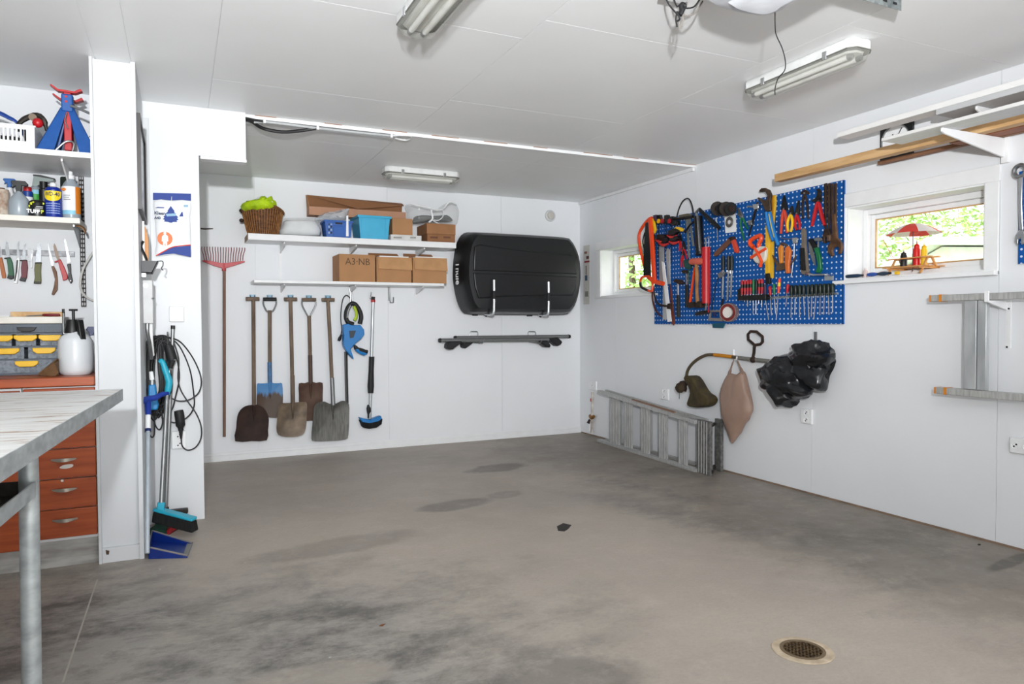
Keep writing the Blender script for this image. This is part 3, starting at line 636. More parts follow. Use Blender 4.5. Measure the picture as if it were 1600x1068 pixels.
can('spray_can', 'small blue and white can with red cap behind the bottles', 'spray can', 43, 7, 299, 4.62, M('can_blue', '1C4E9C', 0.4), extra=many(capf(RED, 0.8, 1.0, 1.16), wrap(WINK, 0.3, 0.8)))
can('spray_bottle', 'clear spray bottle with green and blue label and wide flat head', 'spray bottle', 55, 9, 290, 4.68, GREYT, [(0.01, 0.002), (1, 0), (1, 0.85), (0.7, 0.95), (0.4, 1)], many(wrap(M('label_green', '4FB04A', 0.5), 0.35, 0.75), wrap(M('label_lightblue', '9CD3E8', 0.5), 0.75, 0.86, 1.012), lambda t, x, y, z, h, s, R_: t.p('spray_head', MB().prism([(x-0.004, y-0.02, z+h+0.05), (x+0.09, y-0.02, z+h+0.038), (x+0.085, y-0.02, z+h+0.028), (x+0.05, y-0.02, z+h+0.022), (x+0.01, y-0.02, z+h-0.004), (x-0.012, y-0.02, z+h-0.004)], (0, 0.04, 0)), M('head_grey', '9BA7A4', 0.3)), lambda t, x, y, z, h, s, R_: t.p('lever', MB().prism([(x-0.006, y-0.021, z+h+0.05), (x+0.09, y-0.021, z+h+0.038), (x+0.095, y-0.021, z+h+0.044), (x+0.03, y-0.021, z+h+0.058), (x-0.006, y-0.021, z+h+0.058)], (0, 0.042, 0)), BLACK)))
can('spray_can', 'plain black spray can behind the blue and yellow can', 'spray can', 68, 6.5, 284, 4.62, BLACK, [(0.01, 0.002), (1, 0), (1, 0.8), (0.85, 0.82), (0.85, 1)])
def tuff(t, x, y, z, h, s, R_):
    t.p('lettering', text_mb('TUFF', 0.026, (x-0.012, y-R_-0.001, z+h*0.27), (1, 0, 0), (0, 0, 1), 0.001, bold=0.0012), WINK); t.p('lettering', text_mb('P', 0.026, (x+R_*0.62, y-R_*0.8-0.001, z+h*0.27), (1, 0, 0), (0, 0, 1), 0.001, bold=0.001), M('lime', 'D3DA2E', 0.5))
    sp = MB()
    for i, (dx, dz, r_) in enumerate(((-0.02, 0.75, 0.008), (-0.03, 0.6, 0.006), (-0.012, 0.82, 0.005), (0.03, 0.78, 0.006), (-0.035, 0.45, 0.004))): sp.ball((x+dx, y-math.sqrt(max(R_*R_-dx*dx, 0)), z+h*dz), (r_, 0.001, r_), 8, 4)
    t.p('print', sp, M('lime', 'D3DA2E', 0.5)); t.p('print', MB().box(x+0.0, x+0.03, y-R_-0.0006, y-R_+0.01, z+h*0.55, z+h*0.58), WINK); t.p('print', MB().box(x-0.005, x+0.03, y-R_-0.0006, y-R_+0.01, z+h*0.46, z+h*0.48), WINK)
can('cleaner_tub', 'black tub with white and lime lettering between grey bottle and blue can', 'tub', 58.2, 12.2, 313, 4.485, M('tub_black', '202326', 0.35), [(0.01, 0.002), (0.98, 0), (1, 0.03), (1, 0.8), (0.9, 0.9), (0.72, 0.97), (0.6, 1)], tuff)
def wd(t, x, y, z, h, s, R_):
    mb = MB(); k = 18; N = 10; va = []; fa = []            # yellow shield wrapped on the can
    for i in range(k+1):
        a = -PI/2-1.25+2.5*i/k; q = math.sin(PI*i/k)**0.5
        va += [(x+R_*1.012*math.cos(a), y+R_*1.012*math.sin(a), z+h*(0.93+0.0*q)), (x+R_*1.012*math.cos(a), y+R_*1.012*math.sin(a), z+h*(0.82-0.26*q))]
    mb.add(va, [(2*i, 2*i+1, 2*i+3, 2*i+2) for i in range(k)]); sh = t.p('shield', mb, M('can_yellow', 'F6DC2B', 0.4, var=0.02))
    tm = text_mb('WD-40', 0.029, (0, 0, z+h*0.805), (1, 0, 0), (0, 0, 1), 0.0, bold=0.0005, sx=0.78)
    for v in tm.v: a = -PI/2+v.x/R_; v.x, v.y = x+R_*1.05*math.cos(a), y+R_*1.05*math.sin(a)
    t.p('lettering', tm, NAVY, parent=sh, smooth=False)
    ln = MB()
    for i in range(5):
        for j in range(9):
            a = -PI/2-0.8+1.6*j/8; a2 = a+0.15; zq = z+h*(0.46-0.085*i); ln.add([(x+R_*1.012*math.cos(q), y+R_*1.012*math.sin(q), zz_) for q, zz_ in ((a, zq), (a2, zq), (a2, zq+0.005), (a, zq+0.005))], [(0, 1, 2, 3)])
    t.p('small_print', ln, M('pale_blue_ink', 'A9BCE8', 0.5), smooth=False)
    t.p('dome', MB().lathe((x, y, z+h), [(0.95*R_, -0.002), (0.85*R_, 0.008), (0.5*R_, 0.015)], 20), M('can_blue2', '163A9E', 0.35)); t.p('nozzle', MB().lathe((x, y, z+h+0.013), [(0.4*R_, 0), (0.4*R_, 0.016), (0.3*R_, 0.024)], 14), WPLAIN)
can('lubricant_can', 'blue aerosol can with yellow shield reading WD-40 on the lower shelf', 'aerosol can', 83, 11.6, 296.5, 4.475, M('can_blue2', '163A9E', 0.35), extra=wd)
def lab(t, x, y, z, h, s, R_):
    wrap(WINK, 0.2, 0.78, 1.012, -PI*0.98, -PI*0.32)(t, x, y, z, h, s, R_); wrap(M('label_orange', 'E8902E', 0.5), 0.12, 0.78, 1.014, -PI*0.32, -PI*0.02)(t, x, y, z, h, s, R_); wrap(M('label_lightblue', '9CD3E8', 0.5), 0.1, 0.2, 1.012, -PI*0.98, -PI*0.32)(t, x, y, z, h, s, R_)
    t.p('cap', MB().lathe((x, y, z+h*0.98), [(0.42*R_, 0), (0.45*R_, 0.02), (0.25*R_, 0.024), (0.22*R_, 0.042)], 14), WPLAIN)
    q = MB(); 
    for i, (dx, wd_) in enumerate(((-0.02, 0.03), (-0.02, 0.026), (-0.02, 0.032))): q.box(x-0.03, x-0.03+wd_, y-R_*1.02, y-R_*0.9, z+h*(0.55-0.05*i), z+h*(0.565-0.05*i))
    t.p('print', q, M('grey_ink', '8A8D90', 0.6)); t.p('print', MB().ball((x-0.028, y-R_*0.86, z+h*0.70), (0.012, 0.006, 0.008), 10, 6), M('label_orange', 'E8902E', 0.5))
can('detergent_bottle', 'grey bottle with white cap and orange striped label', 'bottle', 110.5, 12.8, 279, 4.51, GREYT, [(0.01, 0.002), (0.97, 0), (1, 0.02), (1, 0.76), (0.8, 0.86), (0.42, 0.97), (0.4, 1)], lab)
can('bottle', 'dark bottle with orange band hidden behind the labelled grey bottle', 'bottle', 102, 7, 277, 4.66, M('dark_green_bottle', '2F3A33', 0.35), extra=wrap(M('label_orange', 'E8902E', 0.5), 0.6, 0.75))

# magnetic strip with knives
K = lambda x, y: (x/6.676, 340+y/6.676)
st = MB(); st.bw(WS, 2.5, 389, 116.5, 401, 0, 0.014); solo('magnetic_strip', 'grey magnetic knife strip on the workshop wall', 'knife strip', st, M('strip_grey', '8F9092', 0.4, 0.5, col2='6E6F72', scale=40), bev=0.001)
BLADE = M('knife_blade', 'B5B9BD', 0.25, 0.95, var=0.1, scale=30)
def knife(name, label, blade, parts, bmat=None):
    t = T(name, label, 'knife', 'knives on the magnetic strip')
    t.p('blade', MB().pw(WS, [K(*q) for q in blade], 0.0145, 0.0175), bmat or BLADE)
    for nm, poly, m, o in parts: t.p(nm, MB().pw(WS, [K(*q) for q in poly], 0.016-o, 0.016+o), m, bev=0.0025)
    t.done()
OLIVE = M('olive_handle', '6F7040', 0.5); MAROON = M('maroon_handle', '7A3540', 0.5); DGRN = M('knife_green', '2E6B4B', 0.5); BROWN = M('brown_handle', '8B6A50', 0.6, col2='6F4F3A', scale=30)
knife('pocket_tool', 'orange handled tool at the left end of the knife strip', [(-40, 320), (0, 300), (10, 420), (-20, 430)], [('handle', [(-20, 425), (18, 410), (60, 600), (55, 630), (20, 628), (0, 520)], M('orange_brown', 'B9723E', 0.5), 0.008)])
knife('green_knife', 'fixed blade knife with green and black handle', [(62, 262), (70, 248), (80, 255), (92, 330), (106, 412), (70, 418), (55, 330)], [('handle', [(66, 420), (108, 412), (130, 470), (140, 560), (142, 630), (110, 642), (70, 628), (85, 580), (78, 500)], DGRN, 0.009), ('guard', [(40, 418), (105, 410), (108, 422), (45, 430)], BLACK, 0.010), ('butt', [(70, 626), (86, 600), (141, 602), (143, 632), (110, 643)], BLACK, 0.0095)])
knife('folding_knife', 'thin folding knife with black and white handle', [(178, 300), (192, 238), (200, 250), (196, 330), (208, 410), (175, 412)], [('handle', [(168, 440), (176, 412), (206, 412), (200, 500), (180, 685), (140, 682), (158, 560)], WINK, 0.007), ('scale', [(172, 440), (190, 440), (182, 560), (160, 660), (146, 660), (162, 560)], BLACK, 0.008)])
knife('carving_knife', 'hooked carving knife with maroon and black handle', [(240, 330), (250, 285), (272, 266), (258, 300), (268, 350), (268, 440), (230, 442), (232, 380)], [('handle', [(228, 446), (280, 440), (288, 520), (278, 620), (262, 665), (200, 655), (222, 600), (218, 520)], MAROON, 0.009), ('guard', [(200, 440), (276, 436), (280, 452), (206, 450)], BLACK, 0.0095), ('butt', [(198, 654), (214, 620), (276, 622), (262, 667)], BLACK, 0.0095)])
t = T('nail_clippers', 'small steel clippers on the knife strip', 'clippers', 'knives on the magnetic strip'); t.p('body', MB().pw(WS, [K(*q) for q in ((285, 330), (300, 320), (345, 324), (350, 350), (330, 455), (300, 450), (288, 380))], 0.0145, 0.022), CHROME); t.p('lever', MB().pw(WS, [K(*q) for q in ((318, 380), (332, 380), (334, 520), (324, 525))], 0.022, 0.025), STEEL); t.done()
knife('spoon_knife', 'knife with rounded blade and olive handle', [(385, 290), (400, 262), (420, 278), (428, 320), (428, 462), (372, 462), (374, 380), (390, 330)], [('handle', [(362, 468), (430, 464), (424, 560), (428, 650), (424, 690), (350, 684), (362, 620), (356, 540)], OLIVE, 0.010), ('collar', [(362, 466), (432, 462), (430, 480), (364, 482)], M('olive_dark', '34361F', 0.5), 0.0105), ('butt', [(350, 686), (356, 660), (427, 664), (424, 690)], M('olive_dark', '34361F', 0.5), 0.0105)])
knife('filleting_knife', 'slim knife with long curved brown wooden handle', [(500, 300), (504, 255), (516, 320), (560, 470), (556, 505), (535, 500), (515, 400)], [('handle', [(534, 508), (560, 500), (590, 560), (602, 650), (600, 750), (560, 808), (536, 800), (560, 720), (572, 640), (552, 570)], BROWN, 0.008), ('rivet', [(545, 516), (557, 514), (558, 528), (546, 528)], CHROME, 0.0088), ('rivet', [(580, 742), (590, 742), (590, 754), (580, 754)], CHROME, 0.0088)])
knife('red_knife', 'fixed blade knife with bright red handle', [(556, 300), (566, 264), (582, 290), (626, 436), (600, 442), (575, 390)], [('handle', [(602, 446), (632, 434), (672, 520), (700, 590), (706, 630), (690, 648), (655, 655), (645, 600), (620, 520)], RED, 0.010), ('guard', [(564, 456), (630, 432), (636, 444), (572, 470)], RED, 0.0105)], M('dark_blade', '6E625A', 0.35, 0.8))
knife('steak_knife', 'steak knife with black riveted handle', [(670, 240), (676, 212), (690, 240), (736, 460), (706, 474), (690, 360)], [('handle', [(698, 484), (738, 476), (742, 580), (760, 660), (738, 690), (708, 640), (712, 560)], BLACK, 0.008), ('rivet', [(714, 566), (726, 566), (726, 580), (714, 580)], CHROME, 0.0088), ('rivet', [(724, 650), (744, 646), (746, 664), (728, 668)], CHROME, 0.0088)], CHROME)
solo('white_hose', 'white hose looping in front of the slotted rail', 'hose', MB().tube([WS(152, 385, 0.05), WS(140, 402, 0.06), WS(130, 420, 0.07), WS(125.5, 440, 0.07), WS(128, 456, 0.06), WS(138, 466, 0.04), WS(153, 472, 0.03)], 0.0062, 8, k=5), M('hose_grey', 'CDCBC6', 0.5))

# steel edged workbench in the near left
ZT = 0.95
A = FL(192, 607, ZT); B = FL(0, 716, ZT); d1 = (B-A); d1.z = 0; d1.normalize(); d2 = Vector((d1.y, -d1.x, 0))
if d2.x > 0: d2 = -d2
LN, WD = 2.6, 0.75
CHIP = M('chipped_table_paint', 'C6C7C6', 0.45, col2='A9A7A3', scale=5, stretch=(1, 3, 1), bump=0.1)
def table_mat():
    m = bpy.data.materials.new('chipped_top'); m.use_nodes = True; nt = m.node_tree; b = nt.nodes['Principled BSDF']; L = nt.links.new
    tc = nt.nodes.new('ShaderNodeTexCoord'); mp = nt.nodes.new('ShaderNodeMapping'); mp.inputs['Scale'].default_value = (1.0, 5, 1); mp.inputs['Rotation'].default_value = (0, 0, 0.06)
    n = nt.nodes.new('ShaderNodeTexNoise'); n.inputs['Scale'].default_value = 6; n.inputs['Detail'].default_value = 8; n.inputs['Roughness'].default_value = 0.65
    r = nt.nodes.new('ShaderNodeValToRGB'); e = r.color_ramp.elements; e[0].position = 0.36; e[0].color = (*hexc('94745E'), 1); e[1].position = 0.40; e[1].color = (*hexc('BCBBB8'), 1); q = e.new(0.55); q.color = (*hexc('CDCECD'), 1)
    L(tc.outputs['Object'], mp.inputs[0]); L(mp.outputs[0], n.inputs[0]); L(n.outputs['Fac'], r.inputs[0]); L(r.outputs[0], b.inputs['Base Color']); b.inputs['Roughness'].default_value = 0.42
    bu = nt.nodes.new('ShaderNodeBump'); bu.inputs['Strength'].default_value = 0.25; bu.inputs['Distance'].default_value = 0.004; L(n.outputs['Fac'], bu.inputs['Height']); L(bu.outputs[0], b.inputs['Normal']); return m
GALV = M('galvanised', 'B2B8BA', 0.45, 0.45, col2='969B9D', scale=18, stretch=(1, 1, 2))
t = T('workbench', 'workbench with chipped pale top and galvanised steel frame in the near left', 'workbench')
P = lambda u, v, z: A+d1*u+d2*v+Vector((0, 0, z-ZT))
t.p('tabletop', MB().prism([P(0.003, 0.003, ZT-0.001), P(LN, 0.003, ZT-0.001), P(LN, WD, ZT-0.001), P(0.003, WD, ZT-0.001)], (0, 0, -0.02)), table_mat(), smooth=False)
t.p('edge_strip', MB().prism([P(0, 0, ZT), P(LN, 0, ZT), P(LN, 0.003, ZT), P(0, 0.003, ZT)], (0, 0, -0.046)), GALV, bev=0.001)
t.p('edge_strip', MB().prism([P(0, 0.003, ZT), P(0, WD, ZT), P(0.003, WD, ZT), P(0.003, 0.003, ZT)], (0, 0, -0.046)), GALV, bev=0.001)
u1 = (FL(74, 672, ZT)-A).dot(d1)
for u in (u1, LN-0.12):
    for v in (0.045, WD-0.06):
        lg = MB(); e_ = P(u, v, ZT-0.021); lg.tube([e_, e_-Z*0.05, e_-Z*0.12+d1*0.0, Vector((e_.x-0.006, e_.y, 0))], 0.021, 14); t.p('leg', lg, GALV)
zs = onY(70, 760, P(u1, 0.045, 0).y).z
t.p('rail', MB().bar(P(u1, 0.03, zs), P(LN-0.12, 0.03, zs), 0.004, 0.035), GALV); t.p('rail', MB().bar(P(u1, 0.06, zs), P(u1, WD-0.06, zs), 0.004, 0.035), DSTEEL)
t.p('lower_shelf', MB().prism([P(u1+0.01, 0.04, zs-0.012), P(LN-0.13, 0.04, zs-0.012), P(LN-0.13, WD-0.05, zs-0.012), P(u1+0.01, WD-0.05, zs-0.012)], (0, 0, -0.008)), DSTEEL, smooth=False)
t.done()
for k_, (u, v, lw, lh, a) in enumerate(((0.12, 0.12, 0.13, 0.07, 0.3), (0.2, 0.3, 0.12, 0.08, -0.4))):
    cc_ = P(u1+u, v+0.05, zs-0.0115); e1 = (d1*math.cos(a)+d2*math.sin(a))*lw/2; e2 = (-d1*math.sin(a)+d2*math.cos(a))*lh/2
    solo('paper_scrap', ('pale paper scrap on the lower shelf of the workbench, nearer the leg', 'pale paper scrap on the lower shelf of the workbench, farther from the leg')[k_], 'paper', MB().prism([cc_-e1-e2, cc_+e1-e2, cc_+e1+e2, cc_-e1+e2], (0, 0, 0.0012)), M('paper_grey', 'B9B8B3', 0.8), smooth=False)
# ------------------------------------------------------------------ things on and by the partition
def dish(fn, pts, off, depth, k=2, th=0.004, nr=5, m=None):      # a hollowed sheet over an outline
    m = m or MB(); P = smooth_pts([fn(x, y, off) for x, y in pts], k, True); c = sum(P, Vector())/len(P); o = OUT[fn]; n = len(P)
    rings = []
    for i in range(nr): q = 1-i/nr; rings.append([c+(p-c)*q+o*(-depth*(1-q**2)) for p in P])
    back = [[v-o*th for v in rg] for rg in reversed(rings)]
    return m.loft(back+rings)
# picture frame hung on the side of the post, seen almost edge on
xf = XC1+0.018; ya, yb_ = pl(216.5, 250, 0, xf).y, pl(229.5, 280, 0, xf).y
ya = max(ya, YC+0.02); zt0 = onY(216.5, 176, ya).z; zb0 = onY(216.5, 326, ya).z
yb_ = 4.72
t = T('picture_frame', 'dark framed picture hung on the side of the white post', 'picture')
fr = MB()
for a_, b_, c_, d_ in ((ya, ya+0.02, zb0, zt0), (yb_-0.02, yb_, zb0, zt0), (ya+0.02, yb_-0.02, zb0, zb0+0.02), (ya+0.02, yb_-0.02, zt0-0.02, zt0)): fr.box(XC1, xf, a_, b_, c_, d_)
t.p('frame', fr, M('dark_frame', '3A3334', 0.45)); t.p('picture', MB().box(XC1, XC1+0.008, ya+0.02, yb_-0.02, zb0+0.02, zt0-0.02), M('picture_sheet', 'B9BAC0', 0.25)); t.done()
# packet of coveralls with a tree-shaped air freshener in front
PBLUE = M('print_blue', '0F4398', 0.6, var=0.04)
t = T('coverall_packet', 'white and blue packet hanging on the partition above the switch', 'packet')
Q = lambda x, y: (200+x/4.45, 280+y/4.45)
pk = MB().blob(WS, [Q(*p) for p in ((180, 145), (300, 148), (435, 150), (432, 250), (436, 350), (438, 450), (438, 540), (320, 520), (195, 535), (198, 450), (192, 350), (188, 250))], 0.002, 0.03, k=2)
b0 = t.p('bag', pk, M('packet_white', 'E2E4E6', 0.3, var=0.03, bump=0.1))
t.p('header_card', MB().pw(WS, [Q(*p) for p in ((174, 93), (438, 100), (438, 148), (174, 142))], 0.006, 0.012), PBLUE, label='blue printed header card')
t.p('bottom_band', MB().pw(WS, [Q(*p) for p in ((194, 532), (250, 500), (318, 470), (436, 460), (438, 540), (318, 515), (250, 522))], 0.02, 0.0325), PBLUE, parent=b0); t.p('stripe', MB().tw(WS, [(*Q(*p), 0.0325) for p in ((194, 532), (250, 500), (318, 468), (436, 456))], 0.003, 6), ORANGE, parent=b0)
c_ = WS(*Q(257, 412), 0.033); t.p('emblem', MB().cyl(c_, c_+Vector((0, 0.006, 0)), 0.052*0.8, n=28), M('emblem_orange', 'EE7A2C', 0.5), parent=b0)
t.p('figure', MB().pw(WS, [Q(*p) for p in ((246, 372), (255, 362), (266, 372), (263, 384), (278, 395), (280, 430), (272, 432), (272, 465), (262, 466), (258, 430), (254, 466), (244, 466), (242, 430), (234, 430), (236, 396), (250, 385))], 0.032, 0.035), WINK, parent=b0)
t.p('lettering', text_mb('Kleen', 0.026, WS(*Q(222, 236), 0.0335), (1, 0, 0), (0, 0, 1), 0.001, bold=0.0008), M('ink_grey_blue', '41506E', 0.6), parent=b0); t.p('lettering', text_mb('A40', 0.02, WS(*Q(205, 268), 0.0335), (1, 0, 0), (0, 0, 1), 0.001, bold=0.0008), M('ink_grey_blue', '41506E', 0.6), parent=b0)
t.p('logo', MB().pw(WS, [Q(*p) for p in ((356, 258), (372, 228), (380, 226), (384, 258))], 0.031, 0.034), PBLUE, parent=b0); t.p('logo', MB().pw(WS, [Q(*p) for p in ((188, 200), (205, 192), (252, 194), (250, 200), (205, 198))], 0.031, 0.034), PBLUE, parent=b0)
t.p('print', MB().pw(WS, [Q(*p) for p in ((388, 178), (418, 178), (418, 192), (388, 192))], 0.031, 0.0335), M('ink_pale_blue', '9CC0D8', 0.6), parent=b0)
t.done()
t = T('air_freshener', 'blue tree-shaped air freshener hanging in front of the packet', 'air freshener')
t.p('tree', MB().pw(WS, [Q(*p) for p in ((297, 185), (312, 205), (325, 222), (318, 225), (335, 240), (330, 244), (350, 264), (340, 268), (352, 280), (338, 286), (342, 296), (312, 296), (305, 302), (285, 300), (280, 296), (250, 292), (256, 282), (242, 276), (254, 266), (246, 258), (262, 248), (258, 240), (278, 224), (274, 220))], 0.035, 0.038), PBLUE)
t.p('print_band', MB().pw(WS, [Q(*p) for p in ((262, 240), (330, 236), (334, 254), (270, 258))], 0.038, 0.039), M('ink_pale_blue', '9CC0D8', 0.6)); t.p('base_card', MB().pw(WS, [Q(*p) for p in ((254, 300), (300, 298), (338, 312), (338, 332), (300, 330), (256, 316))], 0.035, 0.0375), WINK)
t.p('string', MB().tw(WS, [(*Q(297, 186), 0.037), (*Q(302, 150), 0.03), (*Q(304, 120), 0.014)], 0.0015, 5), WINK); t.done()
# switch, outlets
def outlet(name, label, fn, x0, y0, x1, y1, sockets=2, vertical=True, group='wall sockets'):
    t = T(name, label, 'socket' if sockets else 'switch', group if sockets else None)
    t.p('plate', MB().bw(fn, x0, y0, x1, y1, 0, 0.018), WPLAIN, bev=0.004)
    a = fn(x0, y0, 0.0185); b = fn(x1, y1, 0.0185); o = OUT[fn]
    if not sockets: t.p('rocker', MB().bw(fn, x0+4.5, y0+4.5, x1-3, y1-4, 0.018, 0.023), WPLAIN, bev=0.002)
    for i in range(sockets):
        f = (i+0.5)/sockets; c = Vector(((a.x+b.x)/2, (a.y+b.y)/2, a.z+(b.z-a.z)*f)) if vertical else a.lerp(b, f)*1.0
        if not vertical: c.z = (a.z+b.z)/2
        r = 0.02; s_ = t.p('socket', MB().lathe(c, [(r, 0), (r, 0.004), (r*0.85, 0.004), (r*0.8, -0.002), (0.001, -0.002)], 16, o), WPLAIN)
        for k in (-1, 1): h = c+SIDE[fn]*0.008*k*0.7+Z*0.008*k*0.7; t.p('pin_hole', MB().cyl(h-o*0.003, h+o*0.0002, 0.0048, n=8), INK, parent=s_)
    return t.done()
outlet('light_switch', 'white light switch on the partition under the packet', WS, 264, 478.5, 288, 502.5, 0)
outlet('wall_socket', 'white double socket behind the hanging black cables', WS, 268, 674, 291, 700)
# tray, junction box and conduits
JY = 4.40
t = T('junction_box', 'pale grey junction box with conduits on the side of the white post', 'junction box')
jx1 = onY(239, 470, JY).x; jz1, jz0 = onY(226, 437, JY).z, onY(226, 505, JY).z
t.p('box', MB().box(XC1, jx1, JY, JY+0.13, jz0, jz1), M('box_grey', 'C9CACA', 0.5), bev=0.004)
t.p('conduit', MB().tube([(XC1+0.02, JY+0.03, jz0), (XC1+0.02, JY+0.03, jz0-0.05), (XC1+0.03, JY+0.06, jz0-0.12), (XC1+0.035, JY+0.12, jz0-0.2)], 0.01, 10, k=3), STEEL); t.p('conduit', MB().tube([(jx1-0.014, JY+0.05, jz0), (jx1-0.014, JY+0.05, jz0-0.08), (jx1-0.01, JY+0.12, jz0-0.18)], 0.01, 10, k=3), WPLAIN)
c_ = onY(227.5, 446, JY); t.p('screw_cap', MB().cyl(c_, c_+Vector((0, -0.004, 0)), 0.013), WPLAIN)
c_ = onY(238, 466, JY); t.p('latch', MB().cyl(c_+Vector((0, 0.004, 0)), c_+Vector((0.006, -0.004, 0)), 0.006), STEEL); t.done()
t = T('tool_tray', 'dark grey plastic tray on the side of the white post', 'tray'); TY = 4.30
tx0, tx1 = XC1+0.001, onY(247, 410, TY).x; tz1, tz0 = onY(230, 407, TY).z, onY(230, 426, TY).z
tr = MB(); q = [(tx0, tz1), (tx1, tz1), (tx1-0.03, tz0), (tx0, tz0)]
tr.prism([(x, TY, z) for x, z in q], (0, 0.004, 0)); tr.prism([(x, TY+0.12, z) for x, z in q], (0, 0.004, 0)); tr.prism([(tx0, TY, tz0), (tx1-0.03, TY, tz0), (tx1-0.03, TY, tz0+0.004), (tx0, TY, tz0+0.004)], (0, 0.12, 0)); tr.prism([(tx1, TY, tz1), (tx1-0.03, TY, tz0), (tx1-0.034, TY, tz0), (tx1-0.004, TY, tz1)], (0, 0.12, 0))
t.p('trough', tr, M('tray_grey', '4A4B4E', 0.5)); t.p('hook', MB().tube([onY(246, 408, TY+0.03), onY(254, 408, TY+0.03), onY(254.5, 415, TY+0.03), onY(252, 419, TY+0.03), onY(255, 422, TY+0.03)], 0.0028, 6, k=3), BLACK); t.p('bracket', MB().box(tx0, tx0+0.02, TY+0.03, TY+0.09, tz0-0.02, tz0), STEEL); t.done()
ty = TY+0.05; zf0 = tz0+0.006
def instick(px, py, y): v = onY(px, py, y); v.x = max(v.x, XC1+0.012); return v
b_ = instick(219, 420, ty); solo('white_ruler', 'white stick standing in the grey tray', 'stick', MB().bar(Vector((b_.x, ty, zf0)), instick(219, 345, ty), 0.01, 0.003), WPLAIN)
solo('wooden_spatula', 'orange-brown wooden paddle standing in the grey tray', 'paddle', prY([(223, 421), (222.5, 395), (224.5, 356), (227, 353), (231.5, 372), (232, 400), (231, 421)], ty+0.015, ty+0.022), M('honey_wood', 'D59A4E', 0.5, col2='B87B35', scale=6, stretch=(5, 5, 1)))
solo('putty_knife', 'tool with black handle leaning in the grey tray', 'scraper', MB().tube([instick(217.5, 376, ty-0.02), onY(220, 385, ty-0.02), onY(226, 398, ty-0.02), onY(231, 412, ty-0.02), onY(232, 420, ty-0.02)], [0.008, 0.01, 0.009, 0.006, 0.005], 8, k=3, flat=0.6), BLACK)
# cables
CAB = M('cable_black', '2A2A2C', 0.55, var=0.1)
t = T('cable_coil', 'coiled black extension cable hanging on the partition', 'cable')
hang = (262, 527)
rnd = random.Random(5); cm = MB()
for i in range(24):
    xl_, xr_ = 225+rnd.uniform(0, 16), 246+rnd.uniform(0, 20); yb2 = rnd.uniform(625, 660); o = 0.015+0.0026*i; tp = 526+rnd.uniform(-2, 5)
    cm.tw(WS, [(245+rnd.uniform(-8, 14), tp, o+0.02), (xl_+5, 534+rnd.uniform(-3, 4), o+0.02), (xl_, 570, o), (xl_+1, 610, o), ((xl_+xr_)/2, yb2, o), (xr_+2, 610, o+0.02), (xr_, 570, o+0.02), (xr_-1, 540, o+0.02)], 0.0045, 6, closed=True)
t.p('coil', cm, CAB, kind='stuff')
t.p('loose_loop', MB().tw(WS, [(262, 526, 0.05), (282, 534, 0.06), (302, 560, 0.06), (314, 590, 0.06), (311, 612, 0.06), (296, 624, 0.06), (278, 626, 0.06), (262, 618, 0.05)], 0.0042, 6), CAB)
t.p('loose_loop', MB().tw(WS, [(262, 526, 0.045), (280, 540, 0.055), (296, 575, 0.055), (302, 610, 0.055), (303, 635, 0.055), (292, 652, 0.055), (272, 660, 0.055), (252, 652, 0.05)], 0.0042, 6), CAB)
t.p('loose_loop', MB().tw(WS, [(262, 528, 0.04), (276, 560, 0.05), (280, 590, 0.05), (274, 620, 0.05), (268, 640, 0.05), (255, 645, 0.045)], 0.0042, 6), CAB)
t.p('lower_loop', MB().tw(WS, [(232, 640, 0.05), (231, 668, 0.05), (236, 682, 0.05), (241, 678, 0.05), (241, 650, 0.05)], 0.0042, 6), CAB)
t.p('lower_loop', MB().tw(WS, [(241, 640, 0.06), (242, 662, 0.06), (249, 671, 0.06), (254, 660, 0.06), (252, 640, 0.06)], 0.0042, 6), CAB)
t.p('wall_hook', MB().tw(WS, [(262, 521, 0), (262, 524, 0.03), (262, 526, 0.09), (262, 518, 0.1)], 0.005, 8), STEEL); t.done()
t = T('cable_plug', 'black cable connector with cord hanging low beside the coil', 'plug')
t.p('body', MB().tw(WS, [(279, 641, 0.07), (280.5, 650, 0.07), (282, 664, 0.07), (282.5, 672, 0.07)], [0.026, 0.028, 0.027, 0.016], 12, k=2), RUBBER); t.p('strain_relief', MB().tw(WS, [(282.5, 671, 0.07), (283, 685, 0.07)], [0.013, 0.006], 10, k=0), RUBBER)
t.p('cord', MB().tw(WS, [(283, 684, 0.07), (285, 697, 0.07), (294, 703, 0.07), (306, 698, 0.07), (314, 684, 0.07), (314, 665, 0.07), (306, 645, 0.07), (292, 625, 0.065), (282, 608, 0.06), (278, 590, 0.05), (279, 560, 0.05), (270, 530, 0.05)], 0.0042, 6), CAB); t.done()
t = T('cable_plug', 'black plug hanging high in the cable coil', 'plug'); t.p('body', MB().tw(WS, [(262, 538, 0.1), (266, 550, 0.1), (269, 562, 0.1)], [0.02, 0.028, 0.03], 12, k=2), RUBBER); t.p('neck', MB().tw(WS, [(269, 562, 0.1), (266, 575, 0.1)], [0.02, 0.012], 10, k=0), RUBBER); t.p('pin', MB().tw(WS, [(266, 575, 0.1), (264, 588, 0.1)], 0.005, 6, k=0), CHROME); t.done()
t = T('blue_inspection_lamp', 'hand tool with bright blue grip hanging in the cables', 'hand tool'); t.p('grip', MB().pw(WS, [(232, 601), (243, 600), (245, 620), (248, 632), (246, 640), (233, 641), (231, 625)], 0.09, 0.13), M('bright_blue', '2B93CF', 0.4), bev=0.008); t.p('collar', MB().tw(WS, [(237.5, 601, 0.11), (237.5, 593, 0.11)], 0.017, 12, k=0), STEEL); t.p('tip', MB().tw(WS, [(237.5, 593, 0.11), (236, 580, 0.11)], [0.014, 0.011], 10, k=0), WPLAIN); t.done()
